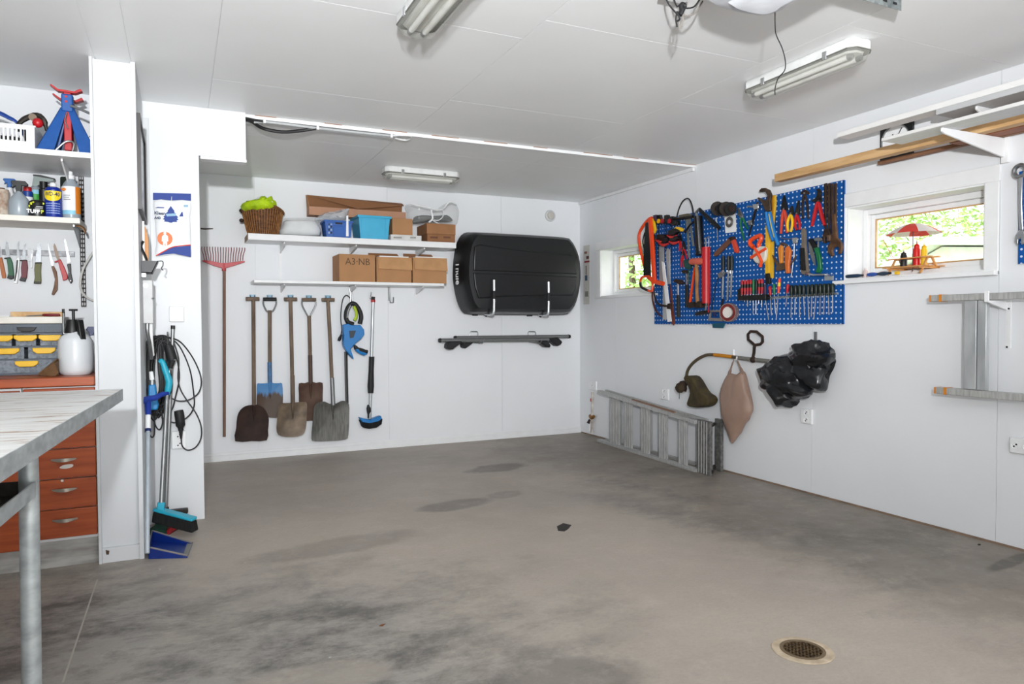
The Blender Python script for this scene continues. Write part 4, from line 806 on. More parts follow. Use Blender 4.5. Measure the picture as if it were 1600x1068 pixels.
# broom, dustpan on a stick, second broom and brush
TEAL = M('teal_plastic', '35B3CC', 0.4, var=0.04); BRIST = M('bristles', '1C1D1F', 0.9, var=0.2, scale=80, bump=0.8, stretch=(1, 1, 0.1))
fy = 4.52
t = T('broom', 'broom with turquoise head and black bristles leaning by the post', 'broom')
pt, pb = onY(261, 616, 4.66), onY(252, 785, fy-0.02)
t.p('pole', MB().cyl(pb, pt, 0.0125, n=12), ALU)
t.p('grip', MB().tube([pt, onY(263, 605, 4.66), onY(264, 595, 4.66), onY(259, 580, 4.66), onY(255, 568, 4.66), onY(252, 563, 4.66), onY(249, 566, 4.66)], [0.016, 0.019, 0.02, 0.019, 0.017, 0.014, 0.01], 10, k=3), TEAL)
P0 = onY(241, 806, fy)
A0, A1 = onY(243, 797, fy), onY(304, 813, fy-0.12)
hv = (A1-A0); hu = Vector((hv.y, -hv.x, 0)).normalized()*0.03
hd_ = MB().prism([A0-hu-Z*0.0, A1-hu, A1+hu, A0+hu], Z*0.018); t.p('head', hd_, TEAL, bev=0.006)
t.p('socket', MB().bar(onY(250.5, 799, fy-0.02), onY(252, 784, fy-0.02), 0.04, 0.03), TEAL, bev=0.006)
bz = -0.062; br = MB().loft([[A0-hu*0.9, A1-hu*0.9, A1+hu*0.9, A0+hu*0.9], [A0-hu*1.25-hv*0.02+Z*bz, A1-hu*1.25+hv*0.02+Z*bz, A1+hu*1.25+hv*0.02+Z*bz, A0+hu*1.25-hv*0.02+Z*bz]]); t.p('bristles', br, BRIST, bev=0.008); t.done()
t = T('long_dustpan', 'navy dustpan on a long pale pole with blue grip handle', 'dustpan')
pb = FL(230, 864, 0.065); ps = onY(231.5, 646, 4.36)
t.p('pole', MB().cyl(pb, ps, 0.0115, n=12), M('pale_pole', 'B9C3CC', 0.35, 0.3)); t.p('label_sleeve', MB().cyl(ps.lerp(pb, 0.015), ps.lerp(pb, 0.12), 0.0135, n=12), WPLAIN); t.p('clip', MB().cyl(ps.lerp(pb, 0.12), ps.lerp(pb, 0.14), 0.016, n=12), NAVY)
BGRIP = M('blue_grip', '2144A0', 0.4)
t.p('grip', MB().tube([onY(220, 634, 4.3), onY(222, 627, 4.3), onY(231, 623, 4.34), onY(243, 621, 4.36), onY(252, 616, 4.38), onY(263, 614, 4.4)], [0.01, 0.015, 0.017, 0.016, 0.014, 0.01], 10, k=3), BGRIP); t.p('neck', MB().cyl(onY(231, 622, 4.34), ps-Z*0.0, 0.018, 0.015, 12), BGRIP)
D0, D1, D2, D3 = FL(232, 873), FL(293, 871), FL(301, 851), FL(238, 846)
pan = MB(); wall = lambda a, b, ha, hb: pan.prism([a, b, b+Z*hb, a+Z*ha], (b-a).cross(Z).normalized()*0.003)
pan.prism([D0+Z*0.0015, D1+Z*0.0015, D2+Z*0.0015, D3+Z*0.0015], Z*0.003); E0 = D0.lerp(D1, 0.0); wall(D0, D1, 0.06, 0.008); wall(D3, D2, 0.06, 0.008); wall(D0, D3, 0.06, 0.06)
t.p('pan', pan, M('navy_pan', '1C3C8C', 0.35), bev=0.002)
rim = MB().tube([D1+Z*0.012, D0+Z*0.062, D3+Z*0.062, D2+Z*0.012], 0.005, 8); t.p('rim', rim, M('grey_rim', '8E8A88', 0.5)); t.p('lip', MB().prism([D1+Z*0.005, D2+Z*0.005, D2.lerp(D3, 0.13)+Z*0.005, D1.lerp(D0, 0.13)+Z*0.005], Z*0.003), M('lip_rubber', '8C8C88', 0.6)); t.done()
t = T('broom', 'plain broom stick standing behind the turquoise broom', 'broom')
p1, p0 = onY(270, 514, 4.715), onY(259, 792, 4.66)
t.p('pole', MB().cyl(p0, p1, 0.011, n=12), ALU); t.p('cap', MB().cyl(p1, p1+(p1-p0).normalized()*0.022, 0.0125, n=12), BLACK)
hb0, hb1 = Vector((p0.x-0.06, 4.66, 0.075)), Vector((p0.x+0.12, 4.66, 0.075))
t.p('head', MB().box(hb0.x, hb1.x, 4.635, 4.685, 0.075, 0.1), DSTEEL, bev=0.005); t.p('socket', MB().cyl(Vector((p0.x, 4.66, 0.09)), p0, 0.017, n=12), DSTEEL); t.p('bristles', MB().box(hb0.x+0.004, hb1.x-0.004, 4.63, 4.69, 0.001, 0.075), BRIST); t.done()
t = T('hand_brush', 'flat brush with dark green and red bristles lying under the broom', 'brush')
g0, g1, g2, g3 = FL(232, 838), FL(262, 836), FL(276, 826), FL(250, 824)
g0, g1, g2, g3 = FL(233, 835), FL(260, 838), FL(279, 826), FL(252, 821)
t.p('green_bristles', MB().prism([g0, g0.lerp(g1, 0.98), g3.lerp(g2, 0.5), g3], Z*0.035), M('dark_green_bristle', '17513F', 0.8, bump=0.5, scale=60), bev=0.004)
t.p('red_bristles', MB().prism([g0.lerp(g1, 1.02), g1.lerp(g2, 0.4), g2, g3.lerp(g2, 0.55)], Z*0.036), M('red_bristle', 'B9262E', 0.8, bump=0.5, scale=60), bev=0.004)
t.p('back', MB().prism([g0, g1, g2, g3], Z*0.006), DSTEEL); t.done()
# ------------------------------------------------------------------ back wall
SH = M('shovel_rust', '4A342A', 0.7, 0.3, col2='33231D', scale=9)
S = lambda x, y: (320+x/4.107, 440+y/4.107)
HKN = iter(('first', 'second', 'third', 'fourth', 'fifth'))
def shovel_hook(px, py):
    t = T('tool_hook', f'pale blue clip hook above the {next(HKN)} shovel from the rake', 'hook', 'clip hooks above the shovels')
    t.p('plate', MB().bw(BK, px-5, py-5, px+5, py+1, 0, 0.006), M('clip_blue', '9CC3D9', 0.3)); t.p('peg', MB().tw(BK, [(px-3.2, py-2, 0), (px-3.2, py-1, 0.05), (px-3.2, py-4, 0.055)], 0.004, 6, k=0), STEEL); t.p('peg', MB().tw(BK, [(px+3.2, py-2, 0), (px+3.2, py-1, 0.05), (px+3.2, py-4, 0.055)], 0.004, 6, k=0), STEEL); t.done()
def shovel(label, handle, shaft, blade, bm, off=0.045, dp=0.02, sleeve=None, grip=None, wood=None):
    wood = wood or WOODH; t = T('shovel', label, 'shovel', 'shovels hanging in a row')
    (hx0, hx1, hy), kind = handle; r = 0.017
    hc = ((hx0+hx1)/2, hy)
    if kind == 'T': t.p('handle', MB().tw(BK, [(*S(hx0, hy), off), (*S(hx1, hy), off)], 0.017, 10, k=0), wood)
    else:
        t.p('handle', MB().tw(BK, [(*S(hx0, hy), off), (*S(hx1, hy), off)], 0.017, 10, k=0), grip or wood)
        s0 = shaft[0]; f = MB().tw(BK, [(*S(hx0+4, hy), off), (*S(hx0+2, hy+32), off), (*S(hx0+22, hy+75), off), (*S(s0[0], s0[1]-14), off), (*S(hx1-22, hy+75), off), (*S(hx1-2, hy+32), off), (*S(hx1-4, hy), off)], 0.008, 8); t.p('fork', f, STEEL)
    sh = [(*S(x, y-(22 if kind == 'D' and i_ == 0 else 0)), off) for i_, (x, y) in enumerate(shaft)]; t.p('shaft', MB().tw(BK, sh, r, 12, k=0), wood)
    if sleeve: a, b, m = sleeve; t.p('sleeve', MB().tw(BK, [(*S(*a), off), (*S(*b), off)], [0.0195, 0.0195], 12, k=0), m)
    t.p('blade', dish(BK, [S(*q) for q in blade], off+0.008, dp), bm)
    e = shaft[-1]; t.p('socket_rib', MB().tw(BK, [(*S(e[0], e[1]), off), (*S(e[0]+2, e[1]+100), off-dp*0.2)], [0.018, 0.003], 8, k=0), bm)
    t.done(); px, py = S(*hc); shovel_hook(px, py-2)
def worn_blue():
    m = bpy.data.materials.new('worn_blue'); m.use_nodes = True; nt = m.node_tree; b = nt.nodes['Principled BSDF']; L = nt.links.new
    tc = nt.nodes.new('ShaderNodeTexCoord'); sx = nt.nodes.new('ShaderNodeSeparateXYZ'); L(tc.outputs['Object'], sx.inputs[0])
    mp = nt.nodes.new('ShaderNodeMapping'); mp.inputs['Scale'].default_value = (3, 1, 0.7); L(tc.outputs['Object'], mp.inputs[0])
    n = nt.nodes.new('ShaderNodeTexNoise'); n.inputs['Scale'].default_value = 11; n.inputs['Detail'].default_value = 5; L(mp.outputs[0], n.inputs[0])
    a = nt.nodes.new('ShaderNodeMath'); a.operation = 'MULTIPLY_ADD'; L(n.outputs['Fac'], a.inputs[0]); a.inputs[1].default_value = 0.22; L(sx.outputs['Z'], a.inputs[2])
    r = nt.nodes.new('ShaderNodeValToRGB'); r.color_ramp.elements[0].position = 0.30; r.color_ramp.elements[0].color = (*hexc('46301F'), 1); r.color_ramp.elements[1].position = 0.345; r.color_ramp.elements[1].color = (*hexc('4A83B8'), 1)
    L(a.outputs[0], r.inputs[0]); L(r.outputs[0], b.inputs['Base Color']); b.inputs['Roughness'].default_value = 0.5; return m
BLUEW = worn_blue()
shovel('shovel with wooden T handle and dark brown rounded blade, first in the row', ((262, 350, 110), 'T'), [(311, 112), (313, 400), (315, 790)], [(300, 790), (335, 788), (375, 806), (402, 845), (411, 885), (406, 950), (398, 1016), (300, 1021), (194, 1022), (201, 940), (208, 865), (228, 822), (262, 797)], SH, 0.075)
shovel('spade with black D grip and worn blue blade', ((374, 460, 112), 'D'), [(417, 205), (417, 400), (418, 645)], [(336, 656), (352, 652), (400, 650), (420, 638), (440, 650), (480, 650), (497, 654), (501, 720), (500, 790), (488, 866), (410, 870), (345, 866), (333, 800), (333, 720)], BLUEW, 0.035, 0.012, ((416, 515), (418, 645), M('sleeve_blue', '4F8CC0', 0.5, col2='55483F', scale=12)), RUBBER)
shovel('shovel with wooden T handle and pale worn steel blade', ((508, 592, 112), 'T'), [(549, 114), (557, 430), (564, 778)], [(482, 782), (520, 778), (556, 776), (600, 772), (648, 770), (657, 800), (654, 870), (648, 940), (625, 983), (560, 995), (490, 990), (462, 965), (462, 900), (470, 830)], M('worn_steel', '8A7A68', 0.5, 0.35, col2='5F5246', scale=8), 0.085, sleeve=((562, 600), (565, 780), WOODH))
shovel('spade with wooden D grip and brown square blade', ((622, 714, 115), 'D'), [(669, 240), (675, 430), (679, 650)], [(604, 652), (640, 650), (680, 640), (715, 648), (756, 648), (757, 720), (755, 800), (745, 885), (680, 890), (615, 888), (605, 800), (604, 720)], M('brown_blade', '55392D', 0.65, 0.3, col2='6B5648', scale=7), 0.03, 0.012, ((676, 470), (679, 650), M('worn_sleeve', '5E4A3F', 0.6)))
shovel('shovel with wooden T handle and large grey aluminium blade, last in the row', ((750, 832, 115), 'T'), [(790, 117), (805, 400), (822, 785)], [(706, 792), (735, 772), (770, 768), (800, 782), (845, 780), (870, 766), (900, 765), (925, 785), (927, 850), (922, 980), (900, 1012), (800, 1020), (705, 1023), (684, 1005), (690, 920), (697, 840)], M('grey_alu_blade', '74736F', 0.45, 0.6, col2='5F5E5B', scale=10, stretch=(6, 1, 1)), 0.075, 0.015, ((816, 615), (824, 790), ALU))
# rake
Rk = lambda x, y: (310+x/15.25, 370+y/15.25)
t = T('rake', 'red metal rake with long wooden handle hanging by the partition', 'rake')
o = 0.04
t.p('handle', MB().tw(BK, [(350.2, 418, o), (350.3, 550, o), (350.4, 682, o)], [0.013, 0.0135, 0.0125], 12, k=0), M('rake_wood', '8F7466', 0.7, col2='7C6154', scale=8, stretch=(3, 3, 0.3)))
bar = MB().pw(BK, [Rk(*q) for q in ((75, 560), (140, 550), (400, 590), (560, 622), (640, 622), (860, 592), (1060, 572), (1110, 578), (1100, 600), (860, 680), (650, 740), (640, 790), (570, 790), (560, 740), (380, 690), (90, 575))], o-0.006, o+0.016); t.p('crossbar', bar, RED, bev=0.002)
for i in range(17):
    q = i/16; xt = 80+q*1025; xb2 = 95+q*985+(0.5-q)*-10+ (25 if i < 3 else 0); yb2 = 560+60*(1-abs(2*q-1)); t.p('tine', MB().tw(BK, [(*Rk(xb2+ (0.5-q)*60, yb2), o), (*Rk(xt+(0.5-q)*70, 420), o+0.012), (*Rk(xt, 310), o+0.012), (*Rk(xt, 228+q*30), o+0.004)], 0.0032, 6), M('tine_red', '97303A', 0.5))
t.p('ferrule', MB().tw(BK, [(349.8, 411, o), (349.9, 423, o)], 0.018, 12, k=0), RED); t.done()
solo('wall_nail', 'rusty nail sticking from the back wall above the rake', 'nail', MB().tw(BK, [(313.5, 357, 0.0), (320, 357.5, 0.01), (333, 357, 0.012)], [0.006, 0.007, 0.004], 6, k=0), RUST)
# upper and lower shelf with rails and brackets
YS = 6.355
U0, U1 = 1.912, 1.966
t = T('wall_shelf', 'long white shelf holding basket, bins and cardboard boxes', 'shelf')
t.p('board', MB().box(0.533, 2.395, YS, D, U0, U1), WPLAIN, bev=0.003); t.p('end_grain', MB().box(0.5315, 0.533, YS+0.004, D-0.01, U0+0.002, U1-0.002), M('raw_wood', 'A98E74', 0.7))
for px in (437, 545, 648):
    x = BK(px, 400).x; t.p('bracket', MB().prism([(x, D-0.012, U0-0.002), (x, YS+0.05, U0-0.002), (x, YS+0.05, U0-0.014), (x, D-0.012, U0-0.075)], (0.01, 0, 0)), WPLAIN, smooth=False)
t.done()
L0, L1 = 1.552, 1.577
t = T('wall_shelf', 'thin white shelf holding three open cardboard boxes', 'shelf')
x0, x1 = onY(397, 438, YS).x, onY(694, 444, YS).x
t.p('board', MB().box(x0, x1, YS, D, L0, L1), WPLAIN, bev=0.002)
for px in (437, 545, 648):
    x = BK(px, 400).x; t.p('bracket', MB().prism([(x, D-0.012, L0-0.002), (x, YS+0.1, L0-0.002), (x, YS+0.1, L0-0.012), (x, D-0.012, L0-0.07)], (0.01, 0, 0)), WPLAIN, smooth=False)
t.done()
for px, nm in ((437, 'leftmost white slotted rail carrying the two back wall shelves'), (545, 'middle white slotted rail carrying the two back wall shelves'), (648, 'rightmost white slotted rail carrying the two back wall shelves')):
    x = BK(px, 400).x; solo('shelf_rail', nm, 'shelf rail', MB().box(x-0.008, x+0.018, D-0.012, D, 1.47, U0), WPLAIN, group='white shelf rails', smooth=False)
zU = U1+0.001; zL = L1+0.001
def bxY(px0, px1, pyt, y0, y1, zb): a = onY(px0, pyt, y0); b = onY(px1, pyt, y0); return a.x, b.x, y0, y1, zb, (a.z+b.z)/2
# wicker basket and vest
yb = 6.53; cx = onY(410.5, 350, yb).x; s_ = 1/F*Vector((cx, yb, 0)).dot(Vector((_f.x, _f.y, 0)))
t = T('wicker_basket', 'brown wicker basket with dark handles on the white shelf', 'basket')
h = onY(410, 328, yb).z-zU; r0, r1 = 20.5*s_, 30.5*s_; wk = MB()
prof = [(r0+(r1-r0)*(q/10)**0.8, h*q/10) for q in range(11)]
WICK = M('wicker', '7A5130', 0.7, col2='4C2E1A', scale=18, stretch=(1, 1, 5), bump=0.5)
t.p('wall', MB().lathe((cx, yb, zU), [(0.001, 0.003), (r0*0.9, 0)]+prof+[(r1-0.01, h+0.012), (r1*0.9, h*0.8), (0.001, h*0.75)], 40), WICK)
sk = MB()
for i in range(44): a = 2*PI*i/44; sk.tube([(cx+(r+0.003)*math.cos(a), yb+(r+0.003)*math.sin(a), zU+z) for r, z in prof[::2]], 0.0035, 5)
t.p('stakes', sk, M('wicker_light', 'B08352', 0.7, col2='8A5F36', scale=30), kind='stuff')
rmz = zU+h; t.p('rim', MB().tube([(cx+r1*math.cos(2*PI*i/32), yb+r1*math.sin(2*PI*i/32), rmz-0.022*math.cos(4*PI*i/32)) for i in range(32)], 0.014, 8, closed=True), M('wicker_rim', '6B4526', 0.7, col2='8F6439', scale=40, bump=0.5))
for q in (0.45, 0.82): t.p('handle_knot', MB().ball((cx-r1-0.004+0.0*q, yb-0.03, zU+h*q+0.02), (0.02, 0.02, 0.017), 10, 6), M('wicker_dark', '3C2819', 0.8))
t.done()
t = T('safety_vest', 'crumpled neon yellow safety vest in the wicker basket', 'vest')
vm = MB(); rnd = random.Random(3); vp = [(377, 328), (377, 320), (383, 316), (392, 315), (399, 313), (405, 308), (412, 308), (418, 312), (424, 308), (428, 315), (432, 317), (432, 326), (427, 332), (410, 334), (390, 333)]
P_ = smooth_pts([onY(x, y, 6.50) for x, y in vp], 3, True); c_ = sum(P_, Vector())/len(P_); rings = []
for i in range(11): a = -PI/2+PI*i/10; q = max(math.cos(a), 0.03)**0.6; rings.append([c_+(p-c_)*q*rnd.uniform(0.93, 1.04)+Vector((0, -0.17*math.sin(a), rnd.uniform(-0.006, 0.006))) for p in P_])
vm.loft(rings); t.p('cloth', vm, M('neon_yellow', 'C8E30A', 0.7, col2='A5C400', scale=14, bump=0.5))
t.p('reflective_strip', MB().tube([onY(399, 314, 6.40), onY(406, 310.5, 6.38), onY(413, 313, 6.37), onY(416, 318, 6.35)], [0.012, 0.022, 0.02, 0.008], 8, k=3, flat=0.6), WINK); t.p('reflective_strip', MB().tube([onY(423, 311, 6.38), onY(424, 316, 6.35)], [0.009, 0.012], 8, k=0), WINK); t.done()
# clear bags, crate, bin
def film(name, col, a=0.45):
    m = M(name, col, 0.15, alpha=a, var=0.05, scale=10, bump=0.8, bscale=9); return m
t = T('plastic_bag_bundle', 'bundle wrapped in clear plastic between wicker basket and blue crate', 'bundle')
def pillow(pts, y0, y1, k=3, amp=0.0, seed=1, zmin=None):
    rnd = random.Random(seed); P = smooth_pts([onY(x, y, (y0+y1)/2*0.3+y0*0.7) for x, y in pts], k, True); c = sum(P, Vector())/len(P); rings = []
    for i in range(11):
        a = -PI/2+PI*i/10; q = max(math.cos(a), 0.03)**0.45
        rg = [c+(p-c)*q*(1+rnd.uniform(-amp, amp)) for p in P]
        for v in rg:
            v.y = (y0+y1)/2+(y1-y0)/2*math.sin(a)+rnd.uniform(-amp, amp)*0.2
            if zmin is not None: v.z = max(v.z, zmin)
        rings.append(rg)
    return MB().loft(rings)
t.p('film', pillow([(438, 368), (439, 352), (443, 341), (452, 338.5), (480, 339), (498, 341), (503, 349), (504, 369), (480, 369), (455, 368)], 6.37, 6.66, 2, 0.015, 2, zU), film('clear_film_white', 'F4F5F6', 0.2)); t.p('contents', pillow([(440, 367), (443, 350), (449, 342), (490, 343), (499, 350), (501, 368)], 6.42, 6.62, 2, 0, 3, zU+0.004), M('white_fabric', 'E6E8E9', 0.8)); t.done()
CR = M('crate_blue', '1C66B5', 0.4)
t = T('blue_crate', 'dark blue plastic crate with slots on the white shelf', 'crate')
y0 = 6.375; xa, xb = onY(510, 350, y0).x, onY(548, 350, y0).x; zt = onY(525, 344.5, y0).z; y1 = y0+0.2
cb = MB()
def tapered(m, xa, xb, ya, yb, z0, z1, tx, ty, th=0.004):      # open tapered tub
    o = [[(xa+tx, ya+ty, z0), (xb-tx, ya+ty, z0), (xb-tx, yb-ty, z0), (xa+tx, yb-ty, z0)], [(xa, ya, z1), (xb, ya, z1), (xb, yb, z1), (xa, yb, z1)]]
    i_ = [[(xa+th, ya+th, z1), (xb-th, ya+th, z1), (xb-th, yb-th, z1), (xa+th, yb-th, z1)], [(xa+tx+th, ya+ty+th, z0+th), (xb-tx-th, ya+ty+th, z0+th), (xb-tx-th, yb-ty-th, z0+th), (xa+tx+th, yb-ty-th, z0+th)]]
    return m.loft([*[[Vector(v) for v in r] for r in o+i_]])
t.p('tub', tapered(MB(), xa-0.012, xb+0.012, y0, y1, zU, zt, 0.014, 0.01), CR, smooth=False)
t.p('rim', MB().box(xa-0.02, xb+0.02, y0-0.008, y0+0.003, zt-0.014, zt+0.002).box(xa-0.02, xa-0.01, y0, y1, zt-0.014, zt+0.002).box(xb+0.01, xb+0.02, y0, y1, zt-0.014, zt+0.002), CR, kind='stuff')
dk = M('slot_dark', '10203A', 0.6)
sl = t.p('handle_slot', MB().prism([onY(*q, y0+0.001) for q in ((524, 347), (535, 347.5), (535, 350.5), (524, 350))], (0, 0.004, 0)), dk)
for r_ in range(4):
    for c in range(2): xq, yq = 513+c*3.4, 348+r_*4.6; t.p('slot', MB().prism([onY(*q, y0+0.002) for q in ((xq, yq), (xq+2.4, yq+0.1), (xq+2.4, yq+3), (xq, yq+2.9))], (0, 0.004, 0)), M('slot_pale', '9FB6CF', 0.5) if (r_+c) % 2 else dk)
t.p('front_panel', MB().prism([onY(*q, y0-0.001) for q in ((521, 352), (537, 352.5), (539, 370), (521, 369))], (0, 0.006, 0)), CR, bev=0.003); t.done()
solo('white_paper_roll', 'white card standing at the right end of the dark blue crate', 'card', MB().prism([onY(*q, 6.366) for q in ((541, 337), (544, 336.5), (544.5, 369), (540.5, 369))], (0, -0.006, 0)), WINK, smooth=False)
t = T('plastic_bag', 'crumpled clear plastic bag lying on the dark blue crate', 'plastic bag'); t.p('film', pillow([(493, 344), (500, 336), (510, 331), (525, 329), (538, 326), (545, 326), (544, 340), (536, 343.5), (520, 344)], 6.39, 6.53, 2, 0.05, 5, zt+0.003), film('clear_film_blue', 'E3EAF0', 0.4)); t.p('knot', MB().tube([onY(540, 330, 6.42), onY(545, 326, 6.4)], [0.02, 0.006], 8), film('clear_film_blue', 'E3EAF0', 0.4)); t.done()
BIN = M('bin_lightblue', '45B5D8', 0.35, var=0.03); y0 = 6.375
t = T('light_blue_bin', 'light blue plastic storage bin on the white shelf', 'storage bin')
xa, xb = onY(560.5, 340, y0).x, onY(609.5, 340, y0).x; zt = onY(585, 337, y0).z; y1 = 6.69
t.p('tub', tapered(MB(), xa, xb, y0, y1, zU, zt, 0.018, 0.016, 0.004), BIN, smooth=False)
t.p('rim', MB().loft([[(xa-0.012, y0-0.012, zt-0.02), (xb+0.012, y0-0.012, zt-0.02), (xb+0.012, y1, zt-0.02), (xa-0.012, y1, zt-0.02)], [(xa-0.012, y0-0.012, zt), (xb+0.012, y0-0.012, zt), (xb+0.012, y1, zt), (xa-0.012, y1, zt)], [(xa+0.004, y0+0.004, zt), (xb-0.004, y0+0.004, zt), (xb-0.004, y1-0.01, zt), (xa+0.004, y1-0.01, zt)], [(xa+0.004, y0+0.004, zt-0.02), (xb-0.004, y0+0.004, zt-0.02), (xb-0.004, y1-0.01, zt-0.02), (xa+0.004, y1-0.01, zt-0.02)]], cap=False, closed=True), BIN)
for xx in (xa+0.035, xb-0.035): t.p('ridge', MB().loft([[(xx-0.008, y0+0.012, zU+0.01), (xx+0.008, y0+0.012, zU+0.01), (xx+0.008, y0+0.02, zU+0.01), (xx-0.008, y0+0.02, zU+0.01)], [(xx-0.01, y0-0.005, zt-0.022), (xx+0.01, y0-0.005, zt-0.022), (xx+0.01, y0+0.004, zt-0.022), (xx-0.01, y0+0.004, zt-0.022)]]), BIN)
t.done()
zbin = zt
# cardboard on the shelf
t = T('flat_box', 'flat white box with grey print under the small cardboard box', 'box')
xa, xb = onY(609.5, 370, 6.372).x, onY(658.5, 370, 6.372).x; zf = onY(634, 367, 6.372).z
fb = t.p('carton', MB().box(xa+0.006, xb, 6.372, 6.66, zU, zf), M('white_carton', 'D5D4D2', 0.7), bev=0.001)
for i, (a_, b_) in enumerate(((615, 628), (641, 650))):
    t.p('print', MB().prism([onY(*q, 6.3715) for q in ((a_, 369.5), (b_, 369.8), (b_, 372.5), (a_, 372.2))], (0, 0.001, 0)), M('ink_grey', '8D8C8A', 0.7, col2='B9B8B6', scale=200))
t.done()
xs = onY(613, 350, 6.40).x; xe = onY(644.5, 350, 6.40).x; zk = onY(628, 341, 6.40).z
solo('cardboard_box', 'small plain cardboard box standing on the flat white box', 'box', MB().box(xs, xe, 6.40, 6.65, zf+0.001, zk), CARD, bev=0.0015)
t = T('cardboard_box', 'two tier brown cardboard box at the right end of the white shelf', 'box')
xs, xe = onY(667.5, 360, 6.372).x, onY(713, 360, 6.372).x; xe = min(xe, 2.39); zm = onY(690, 366, 6.372).z; zk2 = onY(690, 349.5, 6.372).z
b0 = t.p('carton', MB().box(xs, xe, 6.372, 6.67, zU, zm), CARD2, bev=0.0015); t.p('lid', MB().box(xs-0.004, xe+0.004, 6.368, 6.675, zm+0.001, zk2), M('card_lid', 'A87D59', 0.85), bev=0.0015)
for a_, b_, yy in ((672, 684, 370), (693, 704, 370)): t.p('print', MB().prism([onY(*q, 6.3715) for q in ((a_, yy-1), (b_, yy-0.5), (b_, yy+2.5), (a_, yy+2))], (0, 0.001, 0)), M('ink_brown', '5D3A28', 0.7, col2='8A5F45', scale=180), parent=b0)
t.done()
# long open box laid across
t = T('long_cardboard_box', 'long open cardboard box lying on top of the bins', 'box')
ya, yb2 = 6.545, 6.685; zq = zk+0.002
xl_, xr_ = onY(483, 325, ya).x, onY(634, 330, ya).x; zt1 = onY(560, 327, ya).z; zt1 = max(zt1, zq+0.075)
zq = max(zq, zbin+0.002)
t.p('tray', tapered(MB(), xl_, xr_, ya, yb2, zq, zq+0.075, 0, 0, 0.004), M('card_pink', 'C49A80', 0.85), smooth=False)
P0, P1 = Vector((xl_, yb2-0.004, zq+0.075)), Vector((xr_, yb2-0.004, zq+0.075)); up0 = BK(483, 304.5, 0.03).z; up1 = BK(637, 318.5, 0.03).z
rings = []
for i in range(9):
    f = i/8; x = xl_+(xr_-xl_)*f; zz_ = up0+(up1-up0)*f-0.012*math.sin(PI*f); rings.append([(x, yb2-0.004, zq+0.07), (x, yb2, zq+0.07), (x, yb2-0.02, zz_), (x, yb2-0.024, zz_)])
t.p('back_flap', MB().loft(rings), CARD2)
t.p('end_flap', MB().prism([(xl_, ya, zq+0.075), (xl_, yb2, zq+0.075), (xl_-0.01, yb2-0.02, up0), (xl_-0.01, ya+0.06, up0-0.02)], (0.004, 0, 0)), CARD, smooth=False)
t.p('top_flap', MB().prism([(xl_+0.02, yb2-0.026, up0-0.005), (xr_, yb2-0.026, up1-0.003), (xr_, ya+0.06, up1-0.03), (xl_+0.45, ya+0.05, zq+0.085)], (0, 0, 0.003)), CARD2, smooth=False); t.done()
# tote bag over the two tier box
t = T('clear_tote_bag', 'clear plastic tote bag with white handles on the two tier box', 'bag')
t.p('film', pillow([(640, 352), (640, 330), (638, 318), (650, 317), (672, 323), (690, 326), (702, 315), (715, 317), (721, 330), (719, 345), (712, 351), (690, 350), (665, 349)], 6.40, 6.66, 2, 0.02, 8, zk2+0.003), film('clear_film_grey', 'EDEFF0', 0.2))
t.p('dark_clothes', pillow([(650, 347), (650, 338), (662, 335), (675, 337), (700, 335), (709, 341), (706, 345), (680, 344)], 6.42, 6.6, 2, 0.04, 9, zk2+0.006), M('dark_green_cloth', '2E3A2A', 0.9, col2='251D22', scale=10), label='dark green clothes')
t.p('handle', MB().tube([onY(*q, 6.385) for q in ((670, 347), (676, 341), (674, 328), (682, 328), (692, 328), (692, 338), (685, 344), (676, 344), (690, 352), (691, 356))], 0.009, 8, k=3, flat=0.5), WINK); t.p('seam', MB().tube([onY(*q, 6.41) for q in ((642, 318), (665, 323), (690, 327), (702, 315), (714, 317))], 0.007, 6, k=3), WINK); t.done()
# three boxes on the thin shelf
def openbox(label, px0, px1, pyt, text=None, flaps=True, seed=1):
    t = T('cardboard_box', label, 'box', 'cardboard boxes on the thin shelf'); y0, y1 = 6.372, 6.675
    xa, xb = onY(px0, 420, y0).x, onY(px1, 420, y0).x; zt = onY((px0+px1)/2, pyt, y0).z
    th = 0.004; c = MB(); tapered(c, xa, xb, y0, y1, zL, zt, 0, 0, th); b0 = t.p('carton', c, CARD, smooth=False)
    if text: t.p('lettering', text_mb(text, 0.085, onY((px0+px1)/2+1, (pyt+438)/2-9, y0-0.001), (1, 0, 0), (0, 0, 1), 0.0005, sx=0.95), M('marker', '6B543F', 0.8), parent=b0)
    if flaps:
        zf_ = onY(px0, pyt+19, y0).z; t.p('front_flap', MB().prism([(xa+0.012, y0-0.001, zt+0.002), (xb+0.004, y0-0.001, zt+0.002), (xb+0.006, y0-0.016, zf_), (xa+0.016, y0-0.014, zf_+0.01)], (0, -0.003, 0)), M('card_flap', 'C39A70', 0.85), smooth=False)
        t.p('papers', MB().box(xa+0.03, xb-0.02, y0+0.01, y1-0.05, zt-0.03, zt+0.012), WINK)
        t.p('back_flap', MB().prism([(xa, y1-0.004, zt), (xb, y1-0.004, zt), (xb-0.05, y1-0.012, zt+0.062), (xa-0.005, y1-0.012, zt+0.062)], (0, 0.004, 0)), CARD2, smooth=False)
    else: t.p('top_flaps', MB().box(xa, xb, y0, y1, zt+0.0005, zt+0.004), CARD, smooth=False)
    t.done()
openbox('cardboard box marked A3 NB on the thin shelf', 530, 586, 398, 'A3·NB', False)
openbox('open cardboard box in the middle of the thin shelf', 588.5, 642.5, 402); openbox('open cardboard box at the right end of the thin shelf', 645, 697.5, 403)

